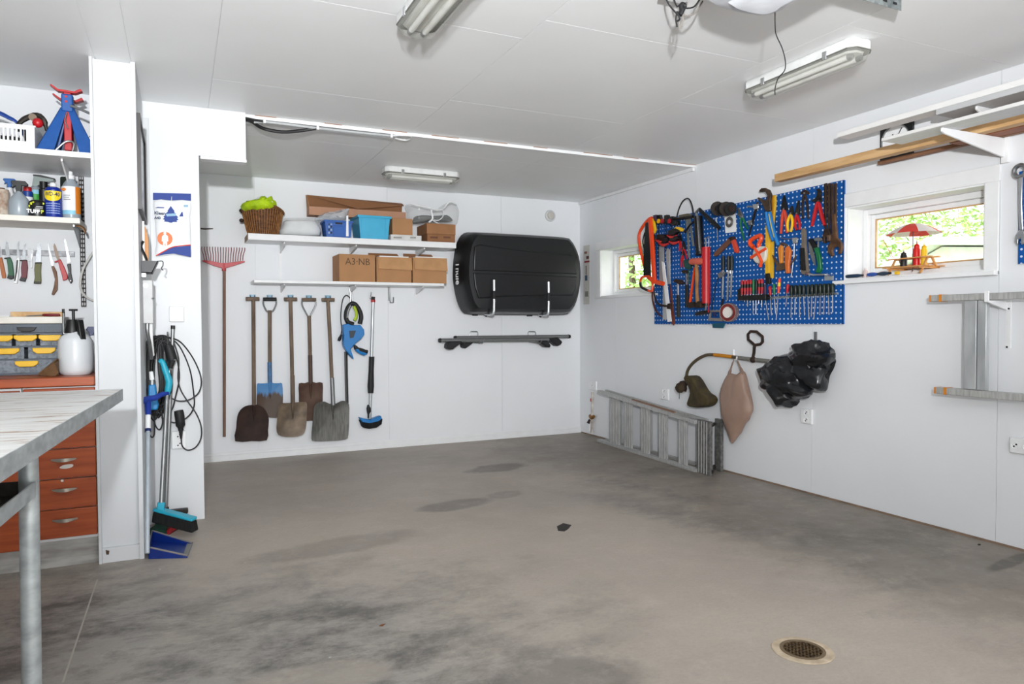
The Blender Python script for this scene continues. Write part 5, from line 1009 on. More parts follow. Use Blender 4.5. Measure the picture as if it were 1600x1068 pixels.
# hedge trimmer, telescopic brush, empty hook
H = lambda x, y: (520+x/4.64, 450+y/4.64)
HB = M('trimmer_blue', '1E86C8', 0.4, var=0.05)
t = T('hedge_trimmer', 'bright blue electric hedge trimmer hanging by its cord loop', 'hedge trimmer')
t.p('body', MB().pw(BK, [H(*q) for q in ((75, 265), (110, 258), (140, 268), (200, 265), (228, 300), (230, 335), (205, 370), (165, 400), (155, 412), (130, 440), (150, 500), (152, 515), (120, 480), (85, 430), (78, 405), (82, 340))], 0.04, 0.13, k=0), HB, bev=0.012, seg=3)
t.p('handle', MB().tw(BK, [(*H(*q), 0.085) for q in ((150, 262), (110, 245), (95, 205), (105, 150), (135, 112), (165, 120), (195, 165), (205, 210), (195, 258))], 0.021, 10), RUBBER)
t.p('inner_grip', MB().tw(BK, [(*H(*q), 0.1) for q in ((152, 130), (168, 165), (170, 205), (155, 235))], 0.014, 8), M('lime_grip', 'B9D13A', 0.5)); t.p('trigger_plate', MB().tw(BK, [(*H(*q), 0.1) for q in ((104, 215), (112, 165), (130, 125))], 0.009, 8), STEEL)
t.p('vent', MB().pw(BK, [H(*q) for q in ((118, 308), (168, 308), (150, 358), (124, 362))], 0.12, 0.1335), M('vent_grey', '3B4652', 0.5)); t.p('front_guard', MB().tw(BK, [(*H(*q), 0.12) for q in ((155, 412), (175, 440), (215, 455), (252, 462))], [0.012, 0.02, 0.023, 0.018], 10), RUBBER); t.p('guard_edge', MB().tw(BK, [(*H(*q), 0.125) for q in ((158, 430), (190, 458), (225, 475), (246, 475))], [0.01, 0.018, 0.018, 0.01], 8), HB)
t.p('blade_cover', MB().tw(BK, [(*H(95, 460), 0.06), (*H(98, 640), 0.05), (*H(103, 835), 0.05)], 0.019, 8, k=0, flat=0.7), M('cover_grey', '3F3E3D', 0.5))
t.p('cord', MB().tw(BK, [(*H(*q), 0.05) for q in ((140, 110), (128, 75), (100, 52), (75, 75), (62, 140), (58, 220), (65, 300), (58, 345))], 0.005, 6), CAB); t.p('plug', MB().tw(BK, [(*H(62, 335), 0.05), (*H(50, 365), 0.05), (*H(42, 382), 0.05)], [0.008, 0.016, 0.012], 8, k=0), RUBBER)
t.p('hanging_strap', MB().tw(BK, [(*H(*q), 0.06) for q in ((120, 0), (130, 50), (128, 110), (138, 118), (142, 60), (132, 5))], 0.005, 6), STEEL); t.done()
hk = MB().tw(BK, [(546.3, 447, 0.0), (546.3, 447, 0.07), (546.3, 443, 0.075)], 0.005, 8, k=0); solo('wall_hook', 'small steel hook above the bright blue hedge trimmer', 'hook', hk, STEEL)
t = T('telescopic_brush', 'long washing brush with blue and black head hanging head down', 'brush')
t.p('pole', MB().tw(BK, [(*H(292, 100), 0.05), (*H(283, 400), 0.05), (*H(268, 945), 0.05)], 0.0155, 12, k=0), M('pale_alu', 'C2C6C9', 0.3, 0.5)); t.p('grip', MB().tw(BK, [(*H(282, 495), 0.05), (*H(278, 600), 0.05), (*H(275, 710), 0.05), (*H(274, 760), 0.05)], [0.026, 0.025, 0.031, 0.026], 12, k=0), RUBBER)
t.p('end_cap', MB().tw(BK, [(*H(293, 62), 0.05), (*H(292, 85), 0.05)], 0.018, 10, k=0), RUBBER); t.p('red_ring', MB().tw(BK, [(*H(292, 84), 0.05), (*H(292, 101), 0.05)], 0.021, 10, k=0), RED); t.p('valve', MB().tw(BK, [(*H(258, 845), 0.05), (*H(262, 890), 0.05), (*H(262, 940), 0.05)], [0.012, 0.022, 0.014], 8, k=2), RUBBER)
t.p('head', MB().pw(BK, [H(*q) for q in ((192, 935), (220, 945), (275, 955), (320, 935), (352, 925), (358, 950), (330, 975), (270, 990), (215, 978))], 0.02, 0.09), HB, bev=0.008); t.p('bristles', MB().pw(BK, [H(*q) for q in ((198, 955), (215, 970), (270, 978), (330, 965), (362, 945), (356, 985), (320, 1010), (265, 1020), (222, 1012))], 0.015, 0.1), BRIST, bev=0.006); t.p('hanger', MB().tw(BK, [(*H(278, 30), 0.0), (*H(278, 45), 0.05), (*H(270, 75), 0.055), (*H(290, 70), 0.05)], 0.004, 6), STEEL); t.done()
t = T('wall_hook', 'empty J-shaped steel hook right of the washing brush', 'hook'); J = lambda x, y: (320+x/4.107, 440+y/4.107)
t.p('hook', MB().tw(BK, [(*J(1183, 36), 0.01), (*J(1190, 120), 0.012), (*J(1190, 133), 0.03), (*J(1210, 133), 0.05), (*J(1211, 98), 0.055)], 0.006, 8, k=0), STEEL); t.p('plate', MB().bw(BK, 606.5, 448, 609.5, 470, 0, 0.006), STEEL); t.done()

# roof box
BOXM = M('roofbox_black', '1F2123', 0.36, var=0.06, scale=20, bump=0.05, bscale=400)
t = T('roof_box', 'black car roof box standing on hooks against the back wall', 'roof box')
G = lambda x, y: (670+x/4.854, 340+y/4.854)
OUTL = [(186, 430), (190, 330), (206, 225), (232, 155), (270, 116), (330, 111), (520, 120), (760, 133), (1005, 150), (1052, 168), (1090, 225), (1118, 300), (1130, 380), (1132, 470), (1120, 570), (1096, 660), (1062, 718), (1015, 736), (800, 737), (500, 735), (310, 732), (262, 716), (228, 660), (203, 570), (190, 490)]
BO = smooth_pts([BK(*G(x, y), 0.12) for x, y in OUTL], 2, True); bc = sum(BO, Vector())/len(BO)
def rrg(sx, sz, off, dx=0.0, dz=0.0): return [Vector((bc.x+dx+(p.x-bc.x)*sx, D-off, bc.z+dz+(p.z-bc.z)*sz)) for p in BO]
xa = min(p.x for p in BO)
rg = [rrg(0.96, 0.95, 0.03), rrg(0.985, 0.98, 0.09), rrg(1.0, 1.0, 0.10), rrg(1.0, 1.0, 0.125), rrg(0.985, 0.985, 0.135, -0.008), rrg(0.955, 0.97, 0.23, -0.015), rrg(0.91, 0.93, 0.315, -0.018), rrg(0.86, 0.87, 0.355, -0.02), rrg(0.6, 0.6, 0.368, -0.02)]
t.p('shell', MB().loft(rg), BOXM)
def facet(pts, o1, nm='raised_panel'): t.p(nm, MB().pw(BK, [G(*q) for q in pts], 0.33, o1-0.008), BOXM, bev=0.012, seg=3)
facet([(350, 215), (390, 200), (620, 235), (1090, 285), (1115, 340), (1128, 428), (340, 400), (342, 300)], 0.384)
facet([(340, 415), (1128, 446), (1118, 530), (1095, 590), (850, 590), (560, 600), (380, 612), (350, 520)], 0.384)
nn = Vector((-0.86, -0.5, 0)).normalized(); rt = Vector((0, 0, -1)); upv = nn.cross(rt)
lp = onY(*G(252, 420), D-0.235); lp = Vector((xa+0.03, D-0.2, lp.z))
t.p('lettering', text_mb('Thule', 0.078, lp+nn*0.022, rt, upv, 0.001, bold=0.001, sx=1.25), WINK); t.done()
def box_hook(px, pyt, pyb, lab):
    t = T('roof_box_hook', lab, 'hook', 'hooks under the roof box'); x = 4; o1 = 0.42
    t.p('arm', MB().tw(BK, [(px-20, pyb, 0.01), (px-10, pyb+2, 0.2), (px-4, pyb+1.5, o1-0.03), (px, pyb-4, o1), (px, pyt, o1)], 0.0125, 10, k=3), M('white_zinc', 'D5DADD', 0.25, 0.6))
    t.p('sleeve', MB().tw(BK, [(px, pyt+17, o1), (px-0.3, pyt+30, o1)], 0.0165, 10, k=0), RUBBER); t.p('wall_plate', MB().bw(BK, px-33, pyb-5, px-25, pyb+4, 0, 0.02), BLACK, bev=0.002); t.p('clamp', MB().tw(BK, [(px-30, pyb, 0.02), (px-18, pyb, 0.05), (px-12, pyb+4, 0.12)], 0.012, 8, k=0), BLACK); t.done()
box_hook(771.8, 437, 489, 'white steel hook under the left part of the roof box'); box_hook(857, 440, 490, 'white steel hook under the right part of the roof box')
# roof bars
V = lambda x, y: (680+x/7.27, 500+y/7.27)
RBM = M('bar_grey', '8C8E8E', 0.4, 0.5, var=0.05)
def roofbar(lab, a, b, off, feet):
    t = T('roof_bar', lab, 'roof bar', 'roof bars below the roof box')
    t.p('bar', MB().tw(BK, [(*V(*a), off), (*V(*b), off)], 0.02, 12, k=0), RBM)
    for e, d in ((a, -1), (b, 1)): t.p('end_cap', MB().tw(BK, [(*V(e[0]-d*2, e[1]), off), (*V(e[0]+d*22, e[1]), off)], [0.0225, 0.018], 12, k=0), RUBBER)
    for f in feet: t.p('foot', MB().pw(BK, [V(*q) for q in f], off-0.05, off+0.05), RUBBER, bev=0.012)
    t.done()
roofbar('grey roof bar with black feet, the lower one', (60, 229), (1290, 222), 0.13, [((165, 245), (310, 240), (300, 255), (205, 330), (165, 335), (135, 315), (140, 275)), ((1190, 235), (1285, 232), (1318, 285), (1310, 310), (1260, 305), (1210, 265))])
roofbar('grey roof bar with black feet, the upper one', (235, 200), (1510, 185), 0.05, [((345, 215), (470, 205), (460, 230), (420, 270), (345, 325), (320, 310), (315, 270)), ((1285, 212), (1400, 195), (1450, 245), (1435, 275), (1390, 298), (1330, 250))])
for px, lab in ((440, 'bent steel hook holding the roof bars on the left'), (1097, 'bent steel hook holding the roof bars on the right')):
    t = T('roof_bar_hook', lab, 'hook', 'hooks for the roof bars'); t.p('loop', MB().tw(BK, [(*V(px-42, 178), 0.005), (*V(px-42, 140), 0.005), (*V(px-34, 130), 0.006), (*V(px+34, 130), 0.006), (*V(px+44, 140), 0.005), (*V(px+44, 178), 0.005)], 0.0055, 8, k=0), STEEL)
    t.p('arm', MB().tw(BK, [(*V(px+44, 178), 0.005), (*V(px+48, 250), 0.012), (*V(px+55, 262), 0.1), (*V(px+62, 262), 0.17), (*V(px+70, 235), 0.18)], 0.0055, 8, k=0), STEEL); t.p('arm', MB().tw(BK, [(*V(px-42, 178), 0.005), (*V(px-30, 250), 0.012), (*V(px+30, 255), 0.1), (*V(px+100, 258), 0.17), (*V(px+118, 215), 0.18)], 0.0055, 8, k=0), STEEL); t.done()
# vent, cable run under the ceiling
c_ = BK(859.5, 337, 0); t = T('ceiling_vent', 'round beige air vent high on the back wall', 'vent'); t.p('ring', MB().lathe(c_, [(0.062, 0), (0.06, 0.012), (0.045, 0.016), (0.042, 0.008)], 28, (0, -1, 0)), M('vent_white', 'D3D4D5', 0.5)); t.p('disc', MB().lathe(c_, [(0.036, 0.006), (0.036, 0.02), (0.03, 0.024)], 24, (0, -1, 0)), M('vent_beige', 'C9C5BC', 0.5)); t.done()
yq = 4.86; zc = HR-0.012
def cq(px, py, z=HR-0.015): return FL(px, py, z)
t = T('cable_conduit', 'cables clipped under the ceiling step above the shelves', 'cable')
t.p('thick_cable', MB().tube([cq(384, 186), cq(394, 190), cq(410, 200, HR-0.03), cq(440, 206, HR-0.045), cq(470, 204, HR-0.035), cq(494, 200)], 0.0115, 8, k=4), CAB); t.p('conduit', MB().tube([cq(384, 191), cq(413, 190), cq(440, 193), cq(495, 200), cq(560, 207), cq(610, 212)], 0.0085, 8, k=0), M('grey_conduit', 'B9BBBD', 0.4)); t.p('thin_cable', MB().tube([cq(384, 184), cq(420, 191), cq(495, 200.5)], 0.006, 6, k=3), CAB)
t.p('conduit', MB().tube([cq(495, 201), cq(560, 208.5), cq(612, 214)], 0.008, 8, k=0), M('grey_conduit', 'B9BBBD', 0.4)); t.p('cable_end', MB().tube([cq(610, 212.5), cq(625, 211), cq(640, 212), cq(642, 216), cq(633, 219), cq(618, 216)], 0.006, 6, k=4), WPLAIN)
for px, py in ((413, 190), (496, 200.5), (611, 213)): v = cq(px, py); t.p('clip', MB().box(v.x-0.008, v.x+0.008, v.y-0.02, v.y+0.02, v.z-0.012, HR), WPLAIN, bev=0.002)
t.done()
# ------------------------------------------------------------------ right wall
# pale embroidered strip
t = T('wall_hanging', 'narrow embroidered pale strip hanging by the corner', 'wall hanging')
b0 = t.p('cloth', MB().bw(RT, 911.5, 384, 921.5, 475, 0.001, 0.004), M('pale_linen', 'CFCDC8', 0.8, var=0.05, scale=30), smooth=False)
for i, (x, y, w_, h_, c) in enumerate(((913, 393, 4, 3, '9A6E62'), (916, 400, 4, 4, '6B4B45'), (913, 408, 8, 1.2, '9B3540'), (915, 415, 1.5, 14, '84756E'), (914, 430, 3.5, 8, '3D5B78'), (914, 455, 5, 8, '93948C'))):
    t.p('embroidery', MB().bw(RT, x, y, x+w_, y+h_, 0.004, 0.0055), M('thread_%d' % i, c, 0.8), parent=b0, smooth=False)
t.done()
# corner pipe with valve and socket
outlet('wall_socket', 'small white socket low in the corner above the pipe', RT, 919.5, 594, 931, 610, 1)
t = T('water_pipe', 'white water pipe with brass valve low in the corner', 'pipe')
t.p('pipe', MB().tw(RT, [(926, 612, 0.03), (925.5, 640, 0.03), (925, 676, 0.03)], 0.014, 10, k=0), M('old_white_pipe', 'D6D2CB', 0.5, col2='A99A8D', scale=12)); t.p('pipe', MB().tw(RT, [(921.5, 650, 0.03), (921, 674, 0.03)], 0.011, 10, k=0), WPLAIN)
t.p('valve', MB().tw(RT, [(922, 649, 0.03), (925, 652, 0.035), (928, 650, 0.03)], [0.018, 0.024, 0.018], 8, k=2), M('brass', 'A07A4A', 0.4, 0.7)); t.p('valve_knob', MB().tw(RT, [(921.5, 655, 0.04), (919, 661, 0.06)], [0.012, 0.018], 8, k=0), RUST); t.p('red_band', MB().tw(RT, [(924.5, 622, 0.03), (924.5, 627, 0.03)], 0.0155, 10, k=0), RED); t.done()
outlet('wall_socket', 'white double socket above the folded step ladder', RT, 1031.5, 606, 1043.5, 625)
outlet('wall_socket', 'white double socket under the black rubbish bag', RT, 1251, 637.5, 1268, 663)
outlet('wall_socket', 'white double socket at the right edge of the wall', RT, 1577, 682, 1614, 712, 2, False)

# step ladder lying on its side
LD = lambda x, y: (910+x/3.902, 500+y/3.902)
t = T('step_ladder', 'aluminium step ladder lying on its side along the right wall', 'ladder')
lo = lambda x: 0.135+0.085*(x-105)/595
def LP(x, y, d=0.0): return RT(*LD(x, y), lo(x)+d)
b0, b1 = LP(105, 735), LP(700, 886); b0.z = b1.z = 0.0
t0, t1 = LP(105, 435), LP(700, 620)
LAD = M('ladder_alu', 'BDBDBB', 0.45, 0.25, col2='A3A3A1', scale=30, stretch=(3, 3, 0.4))
def rail(a, b, w_, h_): return MB().bar(a, b, w_, h_)
t.p('rail', rail(b0+Z*0.013, b1+Z*0.013, 0.06, 0.025), LAD, bev=0.002); t.p('rail', rail(t0, t1, 0.055, 0.03), LAD, bev=0.002)
for k, (xa, xb, rough_) in enumerate(((164, 222, 0), (254, 300, 0), (358, 408, 0), (466, 516, 0), (586, 636, 0))):
    def sp(x, f):
        u = (x-105)/595; 
        q = LP(x, 0); yb = b0.y+(b1.y-b0.y)*((q.y-b0.y)/(b1.y-b0.y)) ; f0 = (q.y-b0.y)/(b1.y-b0.y); return (b0.lerp(b1, f0)+Z*0.02).lerp(t0.lerp(t1, f0), f)
    a, b = sp(xa, 0), sp(xb, 0); c, d = sp(xb, 0.97), sp(xa, 0.97); st = t.p('step', MB().prism([a, b, c, d], (0.018, 0, 0)), LAD, bev=0.0015)
    for q in (0.12, 0.42, 0.72): e0, e1 = a.lerp(b, q+0.08), d.lerp(c, q+0.08); t.p('ridge', MB().bar(e0-Vector((0.002, 0, 0)), e1-Vector((0.002, 0, 0)), 0.006, 0.012, (1, 0, 0)), LAD, parent=st)
# rear frame toward the wall and the foot ends
r0, r1 = RT(*LD(145, 430), 0.05), RT(*LD(760, 612), 0.06); g0, g1 = Vector((r0.x, r0.y, 0.012)), Vector((r1.x, r1.y, 0.012))
t.p('rear_rail', rail(r0, r1, 0.03, 0.025), LAD, bev=0.002); t.p('rear_rail', rail(g0, g1, 0.03, 0.022), LAD, bev=0.002)
for q in (0.18, 0.5, 0.93): a, b = g0.lerp(g1, q)+Z*0.01, r0.lerp(r1, q); t.p('rear_strut', MB().bar(a, b, 0.02, 0.012), LAD)
f0, f1 = LP(697, 0), LP(778, 0); zt_ = RT(*LD(735, 612), lo(735)).z; f0.z = f1.z = 0
t.p('foot_plate', MB().prism([f0, f1, f1+Z*zt_, f0+Z*zt_], (0.03, 0, 0)), M('dull_alu', '8E8E8C', 0.55, 0.5, col2='6E6E6C', scale=40), bev=0.002)
for q in (0.2, 0.4, 0.6, 0.8): e = f0.lerp(f1, q)-Vector((0.002, 0, 0)); t.p('rib', MB().bar(e+Z*0.005, e+Z*(zt_-0.005), 0.005, 0.01, (1, 0, 0)), LAD)
h0, h1 = RT(*LD(808, 0), 0.05), RT(*LD(845, 0), 0.05); zt2 = RT(*LD(830, 602), 0.05).z; h0.z = h1.z = 0
t.p('foot_plate', MB().prism([h0, h1, h1+Z*zt2, h0+Z*zt2], (0.03, 0, 0)), M('dull_alu', '8E8E8C', 0.55, 0.5, col2='6E6E6C', scale=40), bev=0.002)
t.p('hinge_bar', MB().bar(f1+Z*zt_*0.93+Vector((0.02, 0, 0)), h0+Z*zt2*0.9, 0.015, 0.02), DSTEEL); t.p('hinge_bar', MB().bar(f1+Z*0.03+Vector((0.02, 0, 0)), h0+Z*0.03, 0.02, 0.03), DSTEEL)
t.done()
a, b = LP(330, 502, 0.03), LP(575, 555, 0.03)
zz_ = lambda v: Vector((v.x, v.y, v.z))
solo('wood_lath', 'thin reddish lath resting on the step ladder', 'lath', MB().bar(t0.lerp(t1, 0.38)+Z*0.02+Vector((0.01, 0, 0)), t0.lerp(t1, 0.80)+Z*0.02+Vector((0.01, 0, 0)), 0.02, 0.009), M('reddish_slat', '9C7A66', 0.7))

# grass trimmer with its motor wrapped in a black bag
t = T('grass_trimmer', 'old grass trimmer with curved shaft hanging on the right wall', 'grass trimmer')
TRG = M('dirty_olive', '574C2E', 0.8, col2='3A3122', scale=12, bump=0.4)
t.p('shaft', MB().tw(RT, [(*LD(632, 350), 0.1), (*LD(645, 300), 0.1), (*LD(680, 255), 0.1), (*LD(735, 220), 0.09), (*LD(790, 210), 0.08), (*LD(920, 224), 0.06), (*LD(1030, 237), 0.06), (*LD(1150, 252), 0.06)], 0.013, 10), M('shaft_bronze', '6E6250', 0.5, 0.4))
t.p('orange_label', MB().tw(RT, [(*LD(805, 211), 0.08), (*LD(860, 217), 0.07), (*LD(915, 223), 0.062)], 0.0145, 10, k=0), M('label_amber', 'C98A1E', 0.5)); t.p('grey_sleeve', MB().tw(RT, [(*LD(945, 228), 0.06), (*LD(1140, 250), 0.06)], 0.015, 10, k=0), M('sleeve_grey', '87857F', 0.5))
t.p('guard', MB().pw(RT, [LD(*q) for q in ((612, 348), (628, 338), (655, 342), (680, 372), (700, 408), (725, 445), (752, 462), (768, 490), (750, 520), (715, 533), (670, 532), (632, 520), (640, 480), (650, 445), (640, 405), (622, 378))], 0.03, 0.14, k=2), TRG, bev=0.02, seg=3)
t.p('cutting_head', MB().tw(RT, [(*LD(622, 372), 0.1), (*LD(612, 395), 0.12), (*LD(602, 425), 0.13)], [0.012, 0.035, 0.045], 10, k=2), RUST); t.p('grass_clump', MB().ball(RT(*LD(595, 412), 0.14), (0.035, 0.05, 0.04), 12, 8, 0.15), M('dried_grass', '4A3D28', 0.9, bump=0.8, scale=40)); t.p('line', MB().tw(RT, [(*LD(592, 430), 0.13), (*LD(591, 480), 0.13)], 0.002, 5, k=0), INK); t.done()
t = T('wall_hook', 'white hook carrying the beige bag and the trimmer shaft', 'hook'); t.p('hook', MB().tw(RT, [(*LD(919, 178), 0.008), (*LD(921, 225), 0.012), (*LD(924, 240), 0.05), (*LD(938, 240), 0.1), (*LD(942, 222), 0.11)], 0.006, 8, k=2), WPLAIN); t.p('plate', MB().bw(RT, 1145, 546, 1146.8, 560, 0, 0.006), WPLAIN); t.done()
t = T('iron_auger_handle', 'rusty iron rod with six-sided ring standing on the trimmer shaft', 'iron rod')
t.p('ring', MB().tw(RT, [(*LD(*q), 0.06) for q in ((1048, 150), (1012, 118), (1010, 85), (1025, 68), (1062, 70), (1098, 100), (1099, 132), (1085, 146), (1052, 152))], 0.011, 8, k=0, closed=True), RUST); t.p('stem', MB().tw(RT, [(*LD(1050, 152), 0.06), (*LD(1046, 200), 0.06), (*LD(1040, 228), 0.06)], 0.011, 8, k=0), RUST); t.p('knot', MB().ball(RT(*LD(1040, 240), 0.07), 0.024, 10, 6), RUST); t.done()
def crumple(pts, o0, o1, seed, amp=0.02, k=3, freq=11.0, sx=1.0):
    P = smooth_pts([RT(*LD(x, y), (o0+o1)/2) for x, y in pts], k, True); c = sum(P, Vector())/len(P); rings = []; sh = Vector((seed*3.1, seed*1.7, seed*0.9)); NR = 30
    for i in range(NR+1):
        a = -PI/2+PI*i/NR; q = max(math.cos(a), 0.012)**0.5; rg = []
        for p in P:
            v = c+(p-c)*q+Vector((-(o1-o0)/2*math.sin(a), 0, 0)); d = (v-c).normalized(); w_ = Vector((v.x*freq, v.y*freq, v.z*freq*sx))+sh
            h = (1-2*abs(mnoise.noise(w_)))*0.7+(1-2*abs(mnoise.noise(w_*2.1)))*0.35
            rg.append(v+d*(h-0.35)*amp*(1.0 if a > -0.6 else 0.2))
        rings.append(rg)
    return MB().loft(rings)
t = T('beige_bag', 'thin beige plastic bag hanging by its handles on the right wall', 'plastic bag')
BEI = M('beige_film', 'A88E80', 0.5, var=0.06, scale=7, bump=0.6, bscale=12)
t.p('bag', crumple([(925, 332), (895, 338), (868, 385), (849, 440), (852, 520), (856, 590), (885, 660), (902, 710), (917, 748), (945, 705), (975, 655), (1003, 605), (1028, 552), (1024, 480), (1012, 430), (1000, 372), (985, 322), (962, 320), (945, 335)], 0.02, 0.11, 4, 0.022, 2, 9.0, 0.35), BEI)
t.p('handle', MB().tw(RT, [(*LD(924, 238), 0.065), (*LD(910, 280), 0.065), (*LD(890, 345), 0.065)], [0.008, 0.016, 0.03], 8, flat=0.4), BEI); t.p('handle', MB().tw(RT, [(*LD(940, 238), 0.065), (*LD(957, 275), 0.065), (*LD(983, 335), 0.065)], [0.008, 0.018, 0.03], 8, flat=0.4), BEI); t.done()
BLK = M('bin_bag_black', '26282C', 0.22, var=0.1, bump=0.35, bscale=18)
t = T('black_rubbish_bag', 'shiny black rubbish bag wrapped round the trimmer end', 'rubbish bag')
t.p('upper_bulge', crumple([(1275, 215), (1300, 180), (1322, 152), (1372, 136), (1438, 138), (1475, 165), (1505, 195), (1530, 250), (1515, 310), (1490, 360), (1466, 408), (1425, 398), (1380, 388), (1330, 340), (1290, 280)], 0.03, 0.19, 11, 0.055, 3, 5.0, 1.7), BLK)
t.p('lower_bulge', crumple([(1098, 345), (1108, 285), (1135, 238), (1180, 220), (1225, 228), (1262, 235), (1300, 290), (1345, 350), (1386, 398), (1370, 440), (1335, 462), (1285, 470), (1282, 492), (1262, 505), (1250, 533), (1225, 505), (1190, 470), (1150, 440), (1108, 415)], 0.03, 0.21, 12, 0.06, 3, 5.0, 1.7), BLK); t.done()
t = T('wall_hook', 'flat steel hook above the black rubbish bag', 'hook'); t.p('plate', MB().bw(RT, *LD(1411, 70), *LD(1427, 132), 0, 0.008), STEEL); t.p('arm', MB().tw(RT, [(*LD(1419, 128), 0.008), (*LD(1419, 136), 0.06)], 0.006, 8, k=0), STEEL); t.done()

# ladder hung level at the right, with its bracket
A2 = lambda x, y: (1400+x/3.56, 430+y/3.56)
t = T('aluminium_ladder', 'aluminium ladder hung level on the right wall', 'ladder')
def rl(ya, yb, x0, x1=900):
    a = RT(*A2(x0, ya), 0.14); b = RT(*A2(x0, yb), 0.14); return MB().box(R-0.14, R-0.085, 0.6, a.y, b.z, a.z)
t.p('rail', rl(110, 146, 192), LAD, bev=0.003); t.p('rail', rl(621, 657, 219), LAD, bev=0.003)
zt_, zb_ = RT(*A2(300, 146), 0.14).z, RT(*A2(300, 621), 0.14).z
for ya, yb, sx in ((192, 200, 0),): pass
for x0, y0, y1 in ((192, 110, 146), (219, 621, 657)):
    a = RT(*A2(x0, y0), 0.141); b = RT(*A2(x0+3, y1), 0.141); t.p('orange_cap', MB().box(R-0.142, R-0.083, a.y, a.y+0.008, b.z, a.z), M('cap_orange', 'D9902E', 0.5)); a2 = RT(*A2(x0+45, y0), 0.141).y; t.p('orange_band', MB().box(R-0.1415, R-0.0845, a2-0.016, a2, b.z-0.002, a.z+0.002), M('cap_orange', 'D9902E', 0.5))
def rung(xa, xb, m, o0, o1):
    a = RT(*A2(xa, 300), o1).y; b = RT(*A2(xb, 300), o1).y; return MB().box(R-o1, R-o0, b, a, zb_-0.004, zt_+0.004)
t.p('rung', rung(378, 446, CHROME, 0.1, 0.128), M('bright_alu', 'CDD0D1', 0.3, 0.35, col2='A9ACAE', scale=10, stretch=(1, 1, 0.3)), bev=0.003); t.p('rung', rung(452, 502, CHROME, 0.1, 0.128), M('bright_alu', 'C0C3C4', 0.25, 0.8), bev=0.003)
ax = RT(*A2(446, 300), 0.12).y
for i in range(3): yy = ax-0.28*(i+1)-0.03; t.p('rung', MB().box(R-0.128, R-0.1, yy-0.03, yy, zb_-0.004, zt_+0.004), M('bright_alu', 'C0C3C4', 0.25, 0.8), bev=0.003)
t.done()
t = T('ladder_bracket', 'white angle bracket carrying the level ladder', 'bracket')
t.p('wall_plate', MB().bw(RT, *A2(610, 140), *A2(636, 405), 0, 0.005), WPLAIN); yy = RT(*A2(618, 300), 0.0).y
t.p('arm', MB().prism([(R-0.001, yy, zt_-0.001), (R-0.165, yy, zt_-0.001), (R-0.165, yy, zt_-0.008), (R-0.001, yy, zt_-0.05)], (0, 0.012, 0)), WPLAIN, smooth=False); t.p('lip', MB().box(R-0.17, R-0.163, yy-0.006, yy+0.018, zt_-0.008, zt_+0.05), WPLAIN, bev=0.002)
for y in (185, 398): c = RT(*A2(628 if y < 300 else 617, y), 0.005); t.p('screw', MB().cyl(c, c+Vector((-0.002, 0, 0)), 0.005, n=8), INK)
t.done()

# timber shelf high on the right
t = T('timber_bracket', 'white shelf bracket carrying planks high on the right wall', 'bracket'); yb = 2.30
t.p('upright', MB().box(R-0.02, R, yb-0.018, yb+0.018, 2.028, 2.45), WPLAIN, bev=0.002)
for z, ln in ((2.158, 0.52), (2.298, 0.25)): t.p('arm', MB().prism([(R-0.02, yb, z), (R-ln, yb, z), (R-ln, yb, z-0.018), (R-ln+0.02, yb, z-0.028), (R-0.02, yb, z-0.1)], (0, 0.012, 0)), WPLAIN, bev=0.002)
t.done()
t = T('timber_bracket', 'white shelf bracket carrying the planks beyond the right edge of the picture', 'bracket'); yb = 1.2
t.p('upright', MB().box(R-0.02, R, yb-0.018, yb+0.018, 2.028, 2.45), WPLAIN, bev=0.002)
for z, ln in ((2.158, 0.52), (2.298, 0.25)): t.p('arm', MB().prism([(R-0.02, yb, z), (R-ln, yb, z), (R-ln, yb, z-0.018), (R-0.02, yb, z-0.1)], (0, 0.012, 0)), WPLAIN, bev=0.002)
t.done()
def plank(label, x0, x1, y1, z0, th, m, y0=0.7): return solo('plank', label, 'plank', MB().box(x0, x1, y0, y1, z0, z0+th), m, group='planks on the timber shelf', bev=0.002)
z1_ = 2.159; z2_ = 2.353
PW_ = M('white_plank', 'DDDCDA', 0.5, var=0.05, scale=3, stretch=(6, 1, 6))
q = FL(1210, 284, z1_); plank('long unpainted pine plank reaching out over the pegboard', q.x, q.x+0.06, q.y, z1_, 0.052, PINE)
q = FL(1377, 221, z1_); plank('white painted plank lying in front of the pine plank', q.x, q.x+0.16, q.y, z1_, 0.018, PW_)
plank('thin brown plank lying against the wall below the clock', R-0.06, R-0.022, RT(1371, 254, 0.06).y, z1_, 0.022, M('brown_plank', '9A7458', 0.7, col2='7F5B43', scale=4, stretch=(6, 1, 6)))
q = FL(1484, 222, z1_); plank('reddish brown plank between pine plank and wall', 3.79, R-0.07, 2.5, z1_, 0.04, M('red_plank', 'A8693F', 0.6, col2='8A5230', scale=4, stretch=(6, 1, 6)))
z2_ = 2.299
q = FL(1462, 180, z2_); plank('wide white board on the upper arms with grey underside', q.x, q.x+0.2, q.y, z2_, 0.03, M('grey_board', 'C4C5C6', 0.6, var=0.04, scale=3, stretch=(6, 1, 6)))
q = FL(1308, 215, z2_+0.031); plank('long white plank on the upper arms reaching farthest left', q.x, q.x+0.1, q.y, z2_+0.031, 0.032, M('bright_plank', 'EFEEEC', 0.5, var=0.02))
q = FL(1468, 168, z2_+0.064); plank('pale pinkish plank lying on top of the upper boards', q.x+0.03, q.x+0.13, q.y, z2_+0.064, 0.022, M('pink_wood', 'D8C2AE', 0.6, var=0.05, scale=4, stretch=(6, 1, 6)))
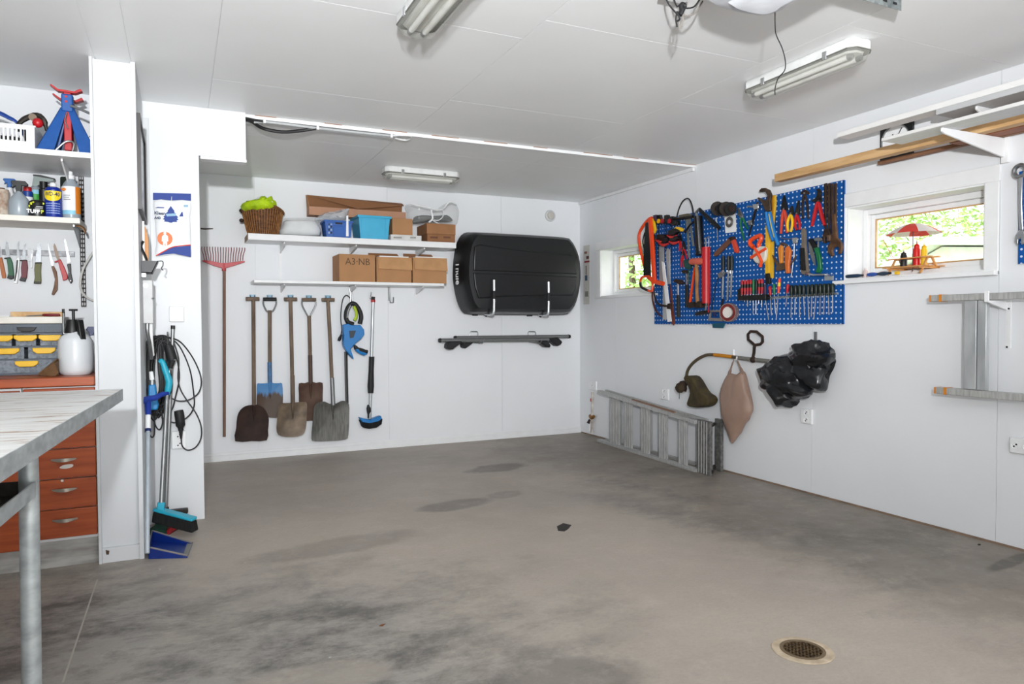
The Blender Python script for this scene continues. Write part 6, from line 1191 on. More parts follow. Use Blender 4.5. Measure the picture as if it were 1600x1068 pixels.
# wall clock half behind the planks
t = T('wall_clock', 'square black wall clock with white dial behind the planks', 'clock')
a, b = RT(1375, 197, 0.02), RT(1425, 243, 0.02)
t.p('case', MB().box(R-0.02, R, b.y, a.y, b.z, b.z+(a.y-b.y)), M('clock_black', '16181B', 0.3), bev=0.002); cy, cz = (a.y+b.y)/2, b.z+(a.y-b.y)*0.54; rr_ = (a.y-b.y)*0.44
t.p('bezel', MB().lathe((R-0.02, cy, cz), [(rr_, 0), (rr_, 0.008), (rr_*0.95, 0.01), (rr_*0.94, 0.002)], 32, (-1, 0, 0), hollow=True), STEEL); d_ = t.p('dial', MB().cyl((R-0.021, cy, cz), (R-0.0225, cy, cz), rr_*0.93, n=32), WINK)
t.p('hand', MB().bar((R-0.0235, cy, cz), (R-0.0235, cy-rr_*0.45, cz+rr_*0.7), 0.002, 0.005), INK, parent=d_); t.p('hand', MB().bar((R-0.0238, cy, cz), (R-0.0238, cy+rr_*0.2, cz+rr_*0.42), 0.002, 0.007), INK, parent=d_); t.done()

# window sill: toy picnic table with condiment bottles and small tools
N = lambda x, y: (1300+x/4.45, 240+y/4.45)
so = -0.085; SZ2 = 1.4815
def sp_(x, y, o=so): return RT(*N(x, y), o)
t = T('picnic_table_holder', 'small wooden picnic table holder with parasol on the window sill', 'condiment holder')
xs0, xs1 = sp_(420, 730), sp_(720, 730); zt_ = sp_(570, 722).z; TW = M('toy_wood', 'DDA76B', 0.6, var=0.06)
c0 = R-so
for k in (-1, 1): t.p('tabletop_board', MB().box(c0+k*0.035-0.011, c0+k*0.035+0.011, xs1.y, xs0.y, zt_-0.007, zt_), TW, bev=0.001)
zb2 = sp_(500, 790).z; t.p('lower_board', MB().box(c0-0.023, c0+0.023, xs1.y+0.02, xs0.y-0.02, zb2-0.006, zb2), TW, bev=0.001)
for k in (-1, 1): t.p('bench', MB().box(c0+k*0.075-0.016, c0+k*0.075+0.016, xs1.y-0.002, xs0.y+0.002, zb2-0.006, zb2), TW, bev=0.001)
for yy in (xs1.y+0.035, xs0.y-0.035):
    for k in (-1, 1): t.p('leg', MB().bar((c0+k*0.02, yy, zt_-0.007), (c0+k*0.085, yy, SZ2+0.003), 0.008, 0.012, (0, 1, 0)), TW)
    t.p('cross_bar', MB().box(c0-0.09, c0+0.09, yy-0.004, yy+0.004, zb2-0.016, zb2-0.006), TW)
py = sp_(562, 640).y; zap = sp_(560, 485).z; t.p('parasol_pole', MB().cyl((c0, py, SZ2+0.02), (c0, py, zap), 0.0028, n=8), M('pole_grey', '6E7072', 0.4, 0.5))
rc = (sp_(410, 565).y-sp_(735, 545).y)/2; cyu = (sp_(410, 565).y+sp_(735, 545).y)/2; zc_ = sp_(570, 558).z
for k in range(8):
    a0 = 2*PI*k/8; rings = []; m = MB(); vs = []
    for i in range(5):
        f = i/4
        for j in range(5): a = a0+2*PI/8*j/4; rr_ = rc*f; z = zap-(zap-zc_)*(f**1.8); vs.append((c0+rr_*math.cos(a), cyu+rr_*math.sin(a), z))
    m.add(vs, [(i*5+j, i*5+j+1, (i+1)*5+j+1, (i+1)*5+j) for i in range(4) for j in range(4)]); t.p('parasol_panel', m, (M('parasol_red', 'E04B42', 0.6), M('parasol_white', 'EDE6E4', 0.6))[k % 2])
t.done()
def squeeze(label, x, y1, y0, r, m, nm='sauce_bottle'):
    a = sp_(x, y1); t = T(nm, label, 'bottle', 'bottles in the picnic table holder'); zb3 = zb2+0.0005
    h = a.z-zb3; t.p('bottle', MB().lathe((c0, a.y, zb3), [(0.001, 0), (r, 0), (r, h*0.66), (r*0.8, h*0.73), (r*0.8, h*0.78)], 16), m); t.p('nozzle', MB().lathe((c0, a.y, zb3+h*0.78), [(r*0.85, 0), (r*0.6, h*0.07), (r*0.18, h*0.1), (r*0.1, h*0.22)], 12), m); t.done()
squeeze('red sauce bottle on the toy picnic table', 590, 605, 720, 0.02, M('ketchup_red', 'D8231F', 0.35)); squeeze('yellow sauce bottle on the toy picnic table', 641, 615, 720, 0.018, M('mustard', 'F0C61C', 0.35)); squeeze('black pepper mill bottle on the toy picnic table', 499, 670, 725, 0.02, BLACK)
solo('parasol_stick', 'thin wooden stick leaning on the toy picnic table', 'stick', MB().cyl((c0-0.06, sp_(400, 600).y, sp_(400, 600).z), (c0-0.05, sp_(465, 685).y, zt_+0.004), 0.0025, n=6), TW)
for lab, x0, x1, ym, r, m in (('dark navy pocket torch lying at the left end of the window sill', 108, 220, 858, 0.012, M('navy_dark', '23405C', 0.4)), ('blue marker lying on the window sill left of the toy table', 262, 332, 846, 0.013, M('marker_blue', '3C62B0', 0.4)), ('dark grey marker lying on the window sill beside the toy table', 340, 412, 840, 0.013, M('slate', '33465A', 0.4))):
    a, b = sp_(x0, ym, -0.02), sp_(x1, ym, -0.02); t = T('sill_tool', lab, 'tool'); xq = R-0.0; t.p('body', MB().tube([(xq, a.y, SZ2+r), (xq, a.y-0.02, SZ2+r), (xq, b.y+0.03, SZ2+r), (xq, b.y, SZ2+r)], [r*0.7, r, r, r*0.6], 10), m); t.p('cap', MB().tube([(xq, b.y, SZ2+r), (xq, b.y-0.012, SZ2+r)], r*0.6, 8), BLACK); t.done()
solo('yellow_cube', 'small yellow block at the foot of the toy picnic table', 'block', MB().box(R-0.03, R-0.01, sp_(465, 840, 0.02).y, sp_(441, 840, 0.02).y, SZ2-0.0, SZ2+0.02), YELLOW, bev=0.002)
t = T('pink_vial', 'small clear bottle with pinkish lid on the window sill', 'bottle'); a = sp_(232, 850, -0.06); t.p('bottle', MB().lathe((R+0.06, a.y, SZ2), [(0.001, 0), (0.014, 0), (0.014, 0.04), (0.008, 0.05)], 14), M('clear_glass_pink', 'D9C3C0', 0.2)); t.p('lid', MB().lathe((R+0.06, a.y, SZ2+0.05), [(0.01, 0), (0.01, 0.012)], 12), M('lid_pale', 'E3DAD6', 0.4)); t.done()
# ------------------------------------------------------------------ pegboard and tools
def peg_mat():
    m = bpy.data.materials.new('blue_pegboard'); m.use_nodes = True; nt = m.node_tree; b = nt.nodes['Principled BSDF']; L = nt.links.new
    tc = nt.nodes.new('ShaderNodeTexCoord'); sx = nt.nodes.new('ShaderNodeSeparateXYZ'); L(tc.outputs['Object'], sx.inputs[0])
    def mth(op, a, c=None):
        n = nt.nodes.new('ShaderNodeMath'); n.operation = op
        for i, q in enumerate((a, c)):
            if q is None: continue
            if isinstance(q, (int, float)): n.inputs[i].default_value = q
            else: L(q, n.inputs[i])
        return n.outputs[0]
    P = 0.0372
    def cell(o): f = mth('FRACT', mth('ADD', mth('DIVIDE', o, P), 200.5)); d = mth('SUBTRACT', f, 0.5); return mth('MULTIPLY', d, d)
    dist = mth('SQRT', mth('ADD', cell(sx.outputs['Y']), cell(sx.outputs['Z']))); hole = mth('LESS_THAN', dist, 0.165)
    mx = nt.nodes.new('ShaderNodeMix'); mx.data_type = 'RGBA'; L(hole, mx.inputs[0]); mx.inputs[6].default_value = (*hexc('0E539E'), 1); mx.inputs[7].default_value = (*hexc('C9D6E6'), 1)
    L(mx.outputs[2], b.inputs['Base Color']); b.inputs['Roughness'].default_value = 0.6; b.inputs['Specular IOR Level'].default_value = 0.25; return m
PEG = peg_mat()
a, b = RT(1022.5, 345, 0.02), RT(1316.5, 506, 0.02)
t = T('pegboard', 'large blue perforated tool board on the right wall', 'pegboard')
t.p('sheet', MB().box(R-0.020, R-0.017, b.y, a.y, b.z, 2.122), PEG, smooth=False)
fl = MB(); fl.box(R-0.020, R-0.003, b.y, b.y+0.002, b.z, 2.122); t.p('edge', fl, PEG, smooth=False)
for z in (b.z+0.03, 2.09): t.p('batten', MB().box(R-0.017, R-0.003, b.y+0.02, a.y-0.02, z-0.015, z+0.015), WPLAIN, smooth=False)
t.done()
K4 = lambda x, y: (980+x/4.27, 270+y/4.27); K5 = lambda x, y: (1140+x/4.27, 270+y/4.27); K8 = lambda x, y: (985+x/8.9, 300+y/8.9); K6 = lambda x, y: (1040+x/6.1, 340+y/6.1)
TO = 0.03
class W(T):
    """a tool on the board: shapes given in one crop's pixels"""
    def __init__(s, K, name, label, cat, group=None): super().__init__(name, label, cat, group); s.K = K
    def poly(s, nm, pts, m, o0=TO, o1=TO+0.012, bev=0.0015, k=0, parent=None): return s.p(nm, MB().pw(RT, [s.K(*q) for q in pts], o0, o1, k), m, parent=parent, bev=bev)
    def rod(s, nm, pts, r, m, o=TO+0.012, n=8, k=0, flat=1.0, parent=None): return s.p(nm, MB().tw(RT, [(*s.K(*q[:2]), q[2] if len(q) > 2 else o) for q in pts], r, n, k, flat=flat), m, parent=parent)
    def hook(s, x, y): s.p('peg_hook', MB().tw(RT, [(*s.K(x, y), 0.019), (*s.K(x, y+2), TO+0.03), (*s.K(x, y-8), TO+0.034)], 0.003, 6, 0), STEEL)
# saws at the left end
t = W(K4, 'bow_saw', 'bow saw with orange tube frame at the left end of the pegboard', 'saw'); t.rod('frame', [(165, 300), (148, 306), (112, 345), (82, 400), (80, 460), (95, 545), (112, 610), (135, 690), (180, 730)], 0.014, ORANGE, 0.1, k=3); t.poly('bar', [(138, 305), (154, 300), (172, 500), (184, 735), (166, 740), (152, 500)], ORANGE, 0.13, 0.15); t.rod('grip', [(178, 725), (240, 738)], 0.02, ORANGE, 0.13); t.hook(160, 306); t.done()
t = W(K4, 'hand_saw', 'hand saw with wide black blade and orange handle hanging beside the bow saw', 'saw'); t.poly('blade', [(122, 332), (142, 330), (152, 500), (158, 695), (108, 695), (108, 520)], M('saw_black', '24262A', 0.4, 0.4), 0.115, 0.119, 0); h_ = t.rod('handle', [(150, 690), (105, 692), (90, 712), (88, 745), (98, 764), (140, 784), (166, 786), (168, 735), (154, 694)], 0.011, ORANGE, 0.118, k=2); t.rod('grip_insert', [(88, 728), (90, 752), (104, 768), (140, 785)], 0.0125, BLACK, 0.118, k=2, parent=h_); t.hook(132, 336); t.done()
t = W(K4, 'sickle', 'rusty curved iron pulled round below the bow saw', 'sickle'); t.rod('blade', [(170, 750), (168, 830), (182, 895), (205, 935), (232, 958)], [0.013, 0.016, 0.016, 0.014, 0.01], M('rust_red', '7A4030', 0.8, 0.2, col2='5A3226', scale=20), 0.06, k=3, flat=0.5); t.done()
t = W(K4, 'pruning_hook', 'brown iron hook lying over the steel rules on the pegboard', 'hook'); t.rod('blade', [(176, 760), (185, 830), (205, 870), (240, 885), (282, 888)], [0.01, 0.013, 0.014, 0.013, 0.012], RUST, 0.085, k=3, flat=0.5); t.poly('end', [(268, 872), (286, 868), (286, 908), (262, 905)], RUST, 0.075, 0.095); t.done()
t = W(K4, 'wooden_ruler', 'reddish wooden strip hanging below the pegboard edge', 'ruler'); t.poly('strip', [(283, 740), (290, 740), (318, 1000), (310, 1018), (295, 1005)], M('red_brown_wood', '8A4A34', 0.6), 0.025, 0.03); t.done()
SIL = M('silver_rule', 'C3C6C8', 0.35, 0.45, var=0.06, scale=20)
for lab, pts, o in (('wide aluminium rule hanging behind the clamps', [(212, 488), (242, 488), (246, 722), (214, 722)], 0.045), ('long white level hanging slantwise on the pegboard', [(228, 590), (246, 600), (294, 990), (268, 994)], 0.066), ('narrow aluminium rule under the right clamp', [(256, 505), (284, 510), (286, 740), (268, 742)], 0.04), ('short aluminium rule low at the left end of the pegboard', [(238, 745), (258, 745), (272, 978), (236, 978)], 0.05)):
    t = W(K4, 'steel_rule', lab, 'ruler', 'rules on the pegboard'); t.poly('rule', pts, WPLAIN if 'white' in lab else SIL, o-0.008, o, 0.001); t.done()
# clamps
def clamp(lab, x, y0, y1, jaw, body, padm):
    t = W(K4, 'bar_clamp', lab, 'clamp', 'bar clamps on the pegboard'); t.rod('bar', [(x, y0), (x+2, y1)], 0.007, DSTEEL, 0.075, flat=0.5); t.poly('fixed_jaw', [(x-14, y0-18), (x+6, y0-22), (x+12, y0+5), (x+40, y0+10), (x+42, y0+35), (x+10, y0+40), (x-10, y0+30)], BLACK, 0.06, 0.095, 0.004)
    c = RT(*K4(x+36, y0+22), 0.08); t.p('pad', MB().cyl(c+Vector((0.02, 0, 0)), c-Vector((0.025, 0, 0)), 0.02, n=14), padm)
    bx_, by_ = body; t.poly('sliding_body', [(bx_-28, by_-18), (bx_+20, by_-22), (bx_+28, by_-4), (bx_+10, by_+14), (bx_-30, by_+16)], BLACK, 0.055, 0.1, 0.006); t.rod('trigger', [(bx_-30, by_+18, 0.09), (bx_, by_+30, 0.09), (bx_+32, by_+20, 0.09)], [0.008, 0.013, 0.009], M('clamp_red', 'D2403A', 0.4), k=3); t.done()
clamp('bar clamp with red trigger, leftmost under the black jaws', 185, 300, 620, None, (220, 430), YELLOW)
clamp('bar clamp with red pad, second from the bow saw', 208, 300, 560, None, (242, 452), M('pad_red', 'B52A3A', 0.5))
clamp('bar clamp with red pad, third from the bow saw', 258, 300, 520, None, (298, 400), M('pad_red', 'B52A3A', 0.5))
clamp('bar clamp with dark pad below the bent wire loop', 292, 310, 600, None, (310, 440), RUBBER)
t = W(K8, 'spring_clamp', 'yellow and black spring clamp on the left part of the pegboard', 'clamp'); t.poly('jaw', [(600, 500), (640, 480), (700, 490), (722, 515), (710, 545), (660, 545)], YELLOW, 0.08, 0.1, 0.003); t.poly('arm', [(560, 520), (620, 500), (690, 535), (640, 560)], BLACK, 0.078, 0.104, 0.003); t.done()
t = W(K8, 'spring_clamp', 'yellow and purple clamp hanging beside the orange saw bar', 'clamp'); t.poly('jaw', [(280, 370), (315, 365), (325, 420), (345, 520), (325, 575), (300, 470), (285, 420)], YELLOW, 0.1, 0.12, 0.003); t.poly('tip', [(310, 345), (340, 320), (355, 400), (330, 400)], M('purple_dark', '4A3350', 0.5), 0.1, 0.12, 0.003); t.done()
t = W(K8, 'hacksaw', 'dark hacksaw hanging behind the orange saws', 'saw'); t.poly('blade', [(300, 585), (335, 590), (335, 1060), (310, 1060)], M('dark_grey_steel', '5A5654', 0.5, 0.4), 0.035, 0.04); t.rod('frame', [(200, 560), (172, 680), (190, 780)], 0.006, RUST, 0.04, k=3); t.done()
# steel squares
for i, (lab, pts, o) in enumerate((('tall grey steel square on the pegboard', [(760, 320), (800, 310), (812, 600), (826, 910), (802, 912), (782, 600)], 0.04), ('short grey steel square beside the tall one', [(800, 330), (830, 325), (860, 560), (888, 748), (860, 752), (830, 560)], 0.034))):
    t = W(K8, 'steel_square', lab, 'square'); t.poly('blade', pts, M('square_grey', '979B97', 0.45, 0.5), o-0.004, o, 0.0006); t.poly('stock', [(670, 320), (790, 296), (795, 325), (680, 350)] if i == 0 else [(800, 305), (832, 300), (836, 325), (802, 330)], M('stock_olive', '7F7A66', 0.5, 0.4), o-0.004, o+0.01); t.done()
# grease gun with hose
t = W(K4, 'grease_gun', 'black grease gun with lever and looped hose on the pegboard', 'grease gun'); t.rod('barrel', [(473, 290), (480, 410), (488, 540)], 0.036, M('gun_black', '16171A', 0.35), 0.075, n=14); t.rod('barrel_cap', [(488, 530), (489, 545)], 0.039, BLACK, 0.075, n=14); t.rod('rod', [(466, 270, 0.115), (482, 520, 0.115)], 0.005, CHROME); t.rod('lever', [(480, 238), (530, 290), (580, 335), (618, 370)], [0.012, 0.016, 0.018, 0.014], BLACK, 0.085, flat=0.6); t.rod('lever_link', [(480, 238), (458, 262), (462, 290)], 0.009, STEEL, 0.09); t.rod('hose', [(332, 290), (345, 240), (370, 190), (400, 170), (420, 185), (436, 230), (442, 280)], 0.006, RUBBER, 0.07, k=4); t.rod('coupling', [(310, 300), (345, 305), (440, 290)], 0.012, DSTEEL, 0.07); t.rod('bracket', [(385, 395), (420, 345), (455, 315)], 0.008, BLACK, 0.07); t.done()
# red handled pliers pair and thin tools
def pliers(K, lab, pivot, jaw, h1, h2, hm, jm=None, r=0.008, o=0.045, nm='pliers', grp='pliers on the pegboard', jw=10):
    t = W(K, nm, lab, 'pliers', grp); jm = jm or DSTEEL; px, py = pivot
    t.poly('jaw', [(px-jw, py+6), (px-jw*0.9, py-8), (jaw[0]-3, jaw[1]), (jaw[0], jaw[1]-2), (jaw[0]+0.5, py-8), (px, py+6)], jm, o-0.008, o+0.004, 0.001); t.poly('jaw', [(px+jw, py+6), (px+jw*0.9, py-8), (jaw[0]+4, jaw[1]), (jaw[0]+1, jaw[1]-2), (jaw[0]+1, py-8), (px, py+6)], jm, o-0.006, o+0.006, 0.001)
    c = RT(*K(px, py), o+0.006); t.p('pivot', MB().cyl(c, c-Vector((0.004, 0, 0)), 0.007, n=10), STEEL)
    for h in (h1, h2): t.rod('handle', [(px, py+4)]+list(h), [r*0.7]+[r]*(len(h)-1)+[r*0.8], hm, o, k=2)
    t.done()
pliers(K4, 'small pliers with red handles below the yellow clamp', (352, 448), (348, 405), [(350, 470), (346, 520)], [(358, 475), (366, 522)], RED); pliers(K4, 'small pliers with red handles, middle of the three', (376, 500), (372, 455), [(372, 525), (376, 575)], [(388, 525), (400, 575)], RED); pliers(K4, 'small pliers with red handles, lowest of the three', (368, 545), (366, 500), [(362, 575), (360, 628)], [(372, 575), (378, 628)], RED)
t = W(K4, 'teal_wrench', 'dark teal tool hanging behind the two headed mallet', 'tool'); t.poly('head', [(372, 585), (400, 575), (425, 600), (420, 640), (395, 640), (375, 620)], M('dark_teal', '1F5A57', 0.5), 0.03, 0.05); t.rod('shaft', [(410, 630), (414, 740)], 0.007, M('dark_teal', '1F5A57', 0.5), 0.04); t.done()
# hammers, mallet, axe
def hammer(lab, head, sx, y0, ym, y1, o=0.06):
    t = W(K4, 'hammer', lab, 'hammer', 'hammers on the pegboard'); t.poly('head', head, RUST, o-0.014, o+0.014, 0.004); t.rod('shaft', [(sx, y0), (sx, ym)], 0.01, CHROME, o); t.rod('grip', [(sx, ym), (sx+1, (ym+y1)/2), (sx+2, y1)], [0.0145, 0.0165, 0.0165], RUBBER, o); t.hook(sx-8, y0); t.done()
hammer('claw hammer with black grip, lower of two', [(304, 716), (318, 708), (352, 712), (368, 732), (376, 738), (360, 742), (340, 742), (322, 730), (306, 726)], 340, 738, 812, 963); hammer('claw hammer with black grip, upper of two', [(356, 655), (372, 646), (395, 650), (402, 664), (392, 672), (372, 668)], 398, 668, 745, 895, 0.045)
t = W(K4, 'rubber_mallet', 'mallet with pale red head and curved wooden handle', 'mallet'); c0, c1 = (*K4(424, 592), 0.09), (*K4(512, 588), 0.09); t.p('head', MB().tube([RT(*c0), RT(*K4(432, 592), 0.09), RT(*K4(505, 588), 0.09), RT(*c1)], [0.022, 0.028, 0.028, 0.024], 16), M('mallet_red', 'D9735F', 0.6, var=0.06)); t.rod('handle', [(458, 590), (466, 680), (465, 770), (470, 865)], [0.014, 0.017, 0.015, 0.017], M('mallet_wood', 'B0845A', 0.6, col2='93693F', scale=10), 0.095, k=3); t.done()
t = W(K4, 'hatchet', 'hatchet hung head down with orange handle beside the mallet', 'hatchet'); t.rod('handle', [(450, 630), (436, 740), (420, 862)], [0.011, 0.014, 0.017], ORANGE, 0.07, k=2, flat=0.7); t.poly('head', [(402, 862), (442, 858), (446, 895), (404, 902)], RUST, 0.055, 0.08, 0.003); t.done()
t = W(K4, 'iron_wedge', 'rusty iron block at the foot of the mallet handle', 'wedge'); t.poly('block', [(450, 866), (484, 860), (490, 895), (454, 900)], RUST, 0.06, 0.12, 0.003); t.poly('lip', [(452, 858), (482, 854), (484, 862), (450, 868)], DSTEEL, 0.07, 0.11, 0.002); t.done()
t = W(K4, 'air_pump', 'tall red hand air pump with black foot on the pegboard', 'pump'); t.rod('barrel', [(526, 495), (527, 870)], 0.036, RED, 0.07, n=16); t.rod('foot_cap', [(527, 868), (527, 885)], 0.032, BLACK, 0.07, n=14); t.rod('piston_rod', [(524, 430), (525, 495)], 0.005, CHROME, 0.06); t.rod('piston_rod', [(545, 420), (545, 492)], 0.004, CHROME, 0.06); t.rod('side_tube', [(547, 500), (546, 700), (543, 930)], 0.005, RED, 0.075); t.rod('handle', [(460, 940), (500, 932), (545, 926)], [0.014, 0.018, 0.014], BLACK, 0.07); t.rod('neck', [(526, 884), (522, 925)], 0.008, STEEL, 0.07); t.hook(535, 432); t.done()
# spools, ring on a card, single driver
t = W(K4, 'cable_reel', 'dark reel with three flanges at the top of the pegboard', 'reel')
for i, (x, y, r) in enumerate(((602, 238, 0.056), (632, 240, 0.05), (660, 240, 0.056), (690, 238, 0.05))):
    c = RT(*K4(x, y), 0.10); ax = Vector((-0.25, -0.97, 0)); t.p('flange', MB().lathe(c, [(r*0.25, -0.006), (r, -0.006), (r, 0.006), (r*0.25, 0.006)], 24, ax), (M('reel_brown', '3A332E', 0.6), BLACK)[i % 2])
c = RT(*K4(602, 238), 0.10); e = RT(*K4(700, 238), 0.10); t.p('core', MB().cyl(c, e, 0.026, n=16), RUST); t.p('peg', MB().tw(RT, [(*K4(650, 225), 0.019), (*K4(650, 228), 0.1)], 0.005, 8, 0), STEEL); t.done()
t = W(K4, 'wire_coil_card', 'coil of grey wire on a white card below the reel', 'wire coil'); cd = t.poly('card', [(646, 258), (720, 238), (728, 392), (655, 402)], WPLAIN, 0.022, 0.024, 0); ctr = RT(*K4(683, 328), 0.03)
for q in (0.022, 0.03, 0.038): t.p('coil', MB().tube([ctr+Vector((-0.003, math.cos(2*PI*i/24)*q, math.sin(2*PI*i/24)*q)) for i in range(24)], 0.0042, 6, closed=True), M('wire_grey', '7F7C78', 0.5, 0.4), parent=cd)
t.done()
def driver(K, lab, h0, h1, tip, hm, r=0.011, br=0.0035, o=0.055, grp='screwdrivers on the pegboard', band=None):
    t = W(K, 'screwdriver', lab, 'screwdriver', grp); m = ((h0[0]+h1[0])/2, (h0[1]+h1[1])/2); q = lambda f: (h0[0]+(h1[0]-h0[0])*f, h0[1]+(h1[1]-h0[1])*f)
    t.rod('handle', [h0, q(0.12), q(0.7), q(0.85), h1], [r*0.6, r, r, r*0.7, r*0.85], hm, o, n=10); t.rod('blade', [h1, tip], br, CHROME, o)
    if band: t.rod('band', [q(0.3), q(0.55)], r*1.06, band, o, n=10)
    t.done()
driver(K4, 'thin screwdriver hung alone left of the wire card', (592, 300), (597, 345), (604, 450), M('pale_handle', 'B9C0C6', 0.4), 0.006, 0.004, 0.04)
t = W(K4, 'angle_knife', 'brown and orange folding saw open in a V on the pegboard', 'folding saw'); t.poly('blade', [(575, 548), (580, 530), (680, 430), (700, 425), (706, 448), (605, 548), (585, 558)], M('saw_brown', '7A5442', 0.6), 0.03, 0.045, 0.003); t.poly('handle', [(690, 452), (712, 442), (738, 520), (730, 534), (714, 530)], M('orange_red', 'D9553A', 0.5), 0.03, 0.052, 0.004); t.poly('ferrule', [(672, 432), (700, 422), (712, 442), (688, 456)], RUST, 0.028, 0.054, 0.003); t.done()
for lab, x, yb, xb in (('long tool with black handle, leftmost of the three below the folding saw', 641, 838, 634), ('long tool with black handle, middle of the three below the folding saw', 676, 850, 668), ('long tool with black handle, rightmost of the three below the folding saw', 698, 830, 690)):
    t = W(K4, 'soldering_iron', lab, 'long tool', 'black handled long tools'); t.rod('handle', [(x, 556), (x, 600), (x-1, 655)], [0.013, 0.016, 0.011], M('dark_green_black', '1D2622', 0.5), 0.05, n=10); t.rod('shaft', [(x-1, 655), (xb+2, 780), (xb, yb)], [0.008, 0.01 if x == 641 else 0.007, 0.006], STEEL, 0.05); t.rod('collar', [(x-1, 650), (x-1, 670)], 0.012, CHROME, 0.05); t.hook(x, 552); t.done()
t = W(K4, 'black_snips', 'slim dark tool with thin cord hanging by the red pump', 'tool'); t.rod('arm', [(610, 690), (590, 760), (575, 840), (566, 910)], 0.003, INK, 0.045, k=2); t.rod('grip', [(640, 840), (630, 900)], [0.008, 0.01], BLACK, 0.05); t.poly('head', [(600, 675), (625, 655), (650, 660), (640, 690), (610, 700)], STEEL, 0.04, 0.06, 0.003); t.done()
t = W(K4, 'tape_roll', 'roll of dark red tape hanging low on the pegboard', 'tape'); c = RT(*K4(680, 930), 0.065); ax = Vector((-0.95, -0.3, 0)).normalized()
t.p('tape', MB().lathe(c, [(0.045, -0.02), (0.068, -0.02), (0.068, 0.02), (0.045, 0.02)], 32, ax, hollow=True), M('tape_red', '8E3A35', 0.3, col2='6E2B29', scale=20)); t.p('core', MB().lathe(c-Vector((0.002, -0.01, 0)), [(0.001, 0.0), (0.044, 0.0), (0.044, 0.021), (0.001, 0.021)], 24, ax), M('core_pale', 'D9D2CC', 0.6)); t.p('wrap', MB().lathe(c, [(0.066, -0.022), (0.073, -0.022), (0.073, 0.022), (0.066, 0.022)], 32, ax, hollow=True), M('tape_clear', 'B9A9A4', 0.2, alpha=0.5)); t.done()
t = W(K4, 'clip_buckle', 'square grey buckle hanging at the bottom of the pegboard', 'buckle'); t.rod('loop', [(548, 985), (556, 922), (622, 922), (628, 985)], 0.011, M('buckle_grey', '8F8A86', 0.5), 0.035, n=8); t.poly('bar', [(545, 965), (630, 970), (630, 990), (545, 985)], M('buckle_grey', '8F8A86', 0.5), 0.025, 0.05, 0.003); t.poly('tongue', [(570, 928), (590, 928), (588, 958), (568, 958)], NAVY, 0.03, 0.045); t.done()
t = W(K4, 'teal_cloth', 'small teal strap hanging below the pegboard', 'strap'); t.poly('strap', [(566, 1004), (644, 998), (648, 1012), (638, 1034), (570, 1032)], M('teal_dark', '1E5F74', 0.7), 0.02, 0.03, 0.002); t.done()
pliers(K4, 'long pliers with green handles beside the wire card', (762, 292), (738, 235), [(756, 340), (768, 400), (782, 450)], [(775, 310), (790, 345), (806, 372)], GREEN, STEEL)
# right half (crop 5)
t = W(K5, 'caliper', 'black and steel sliding tool beside the orange rope reel', 'caliper'); t.rod('bar', [(188, 195), (165, 280), (130, 418)], [0.009, 0.011, 0.006], BLACK, 0.05); t.rod('bracket', [(118, 222), (160, 228), (185, 225)], 0.006, STEEL, 0.05); t.poly('slider', [(120, 318), (145, 312), (148, 345), (124, 348)], STEEL, 0.035, 0.06, 0.002); t.poly('head', [(150, 210), (192, 205), (190, 240), (160, 245)], CHROME, 0.035, 0.06, 0.003); t.done()
t = W(K5, 'water_pump_pliers', 'large slip joint pliers with rusty jaws and blue handles', 'pliers'); t.poly('jaw', [(195, 118), (210, 102), (235, 100), (262, 115), (274, 145), (268, 185), (272, 250), (240, 265), (225, 225), (215, 200), (185, 170), (188, 162), (225, 182), (246, 178), (250, 150), (235, 125), (200, 128)], M('jaw_rust', '6A5A4C', 0.55, 0.5, col2='4B3D33', scale=20), 0.06, 0.08, 0.003); t.rod('handle', [(245, 262), (256, 330), (270, 390), (290, 452)], [0.013, 0.015, 0.015, 0.013], M('handle_blue', '2C86C9', 0.4), 0.075, n=10, k=2); t.rod('handle', [(266, 262), (282, 340), (300, 410), (325, 484)], [0.013, 0.015, 0.015, 0.013], M('handle_blue', '2C86C9', 0.4), 0.075, n=10, k=2); t.rod('handle_line', [(262, 275), (278, 350), (298, 430)], 0.005, M('line_yellow', 'D9C24A', 0.5), 0.086, k=2); t.done()
for i, (lab, pts) in enumerate((('yellow folding rule hanging behind the blue handled pliers', [(270, 152), (302, 148), (306, 190), (290, 345), (286, 700), (264, 700), (262, 345), (272, 300)]), ('shorter yellow folding rule beside the longer one', [(240, 350), (262, 350), (258, 668), (236, 672)]))):
    t = W(K5, 'folding_rule', lab, 'folding rule', 'yellow folding rules'); t.poly('leg', pts, M('rule_yellow', 'E9BE3A', 0.5, var=0.06), 0.028+0.012*i, 0.042+0.012*i, 0.001)
    if i: t.poly('lower_leg', [(236, 672), (260, 668), (270, 738), (240, 742)], BLACK, 0.04, 0.056, 0.002)
    else: t.poly('joint', [(282, 150), (292, 149), (290, 345), (281, 345)], M('rule_orange', 'C98F22', 0.5), 0.042, 0.044, 0)
    t.done()
t = W(K5, 'rope_reel', 'orange and white plastic line reel hanging on the pegboard', 'line reel'); t.rod('loop', [(160, 495), (138, 475), (140, 450), (175, 428), (205, 418), (212, 440), (195, 475), (200, 500)], [0.016]*8, M('neon_orange', 'F4602C', 0.4), 0.06, k=3); t.poly('reel_body', [(165, 505), (200, 488), (235, 495), (240, 530), (232, 580), (200, 605), (170, 600), (150, 570), (152, 530)], M('reel_white', 'D9D6CC', 0.5), 0.035, 0.075, 0.01, 2); t.rod('strap', [(165, 500, 0.082), (190, 535, 0.085), (240, 505, 0.08)], 0.011, M('neon_orange', 'F4602C', 0.4)); t.rod('strap', [(142, 565, 0.078), (190, 535, 0.085), (212, 590, 0.085), (205, 625, 0.078)], 0.012, M('neon_orange', 'F4602C', 0.4)); t.done()
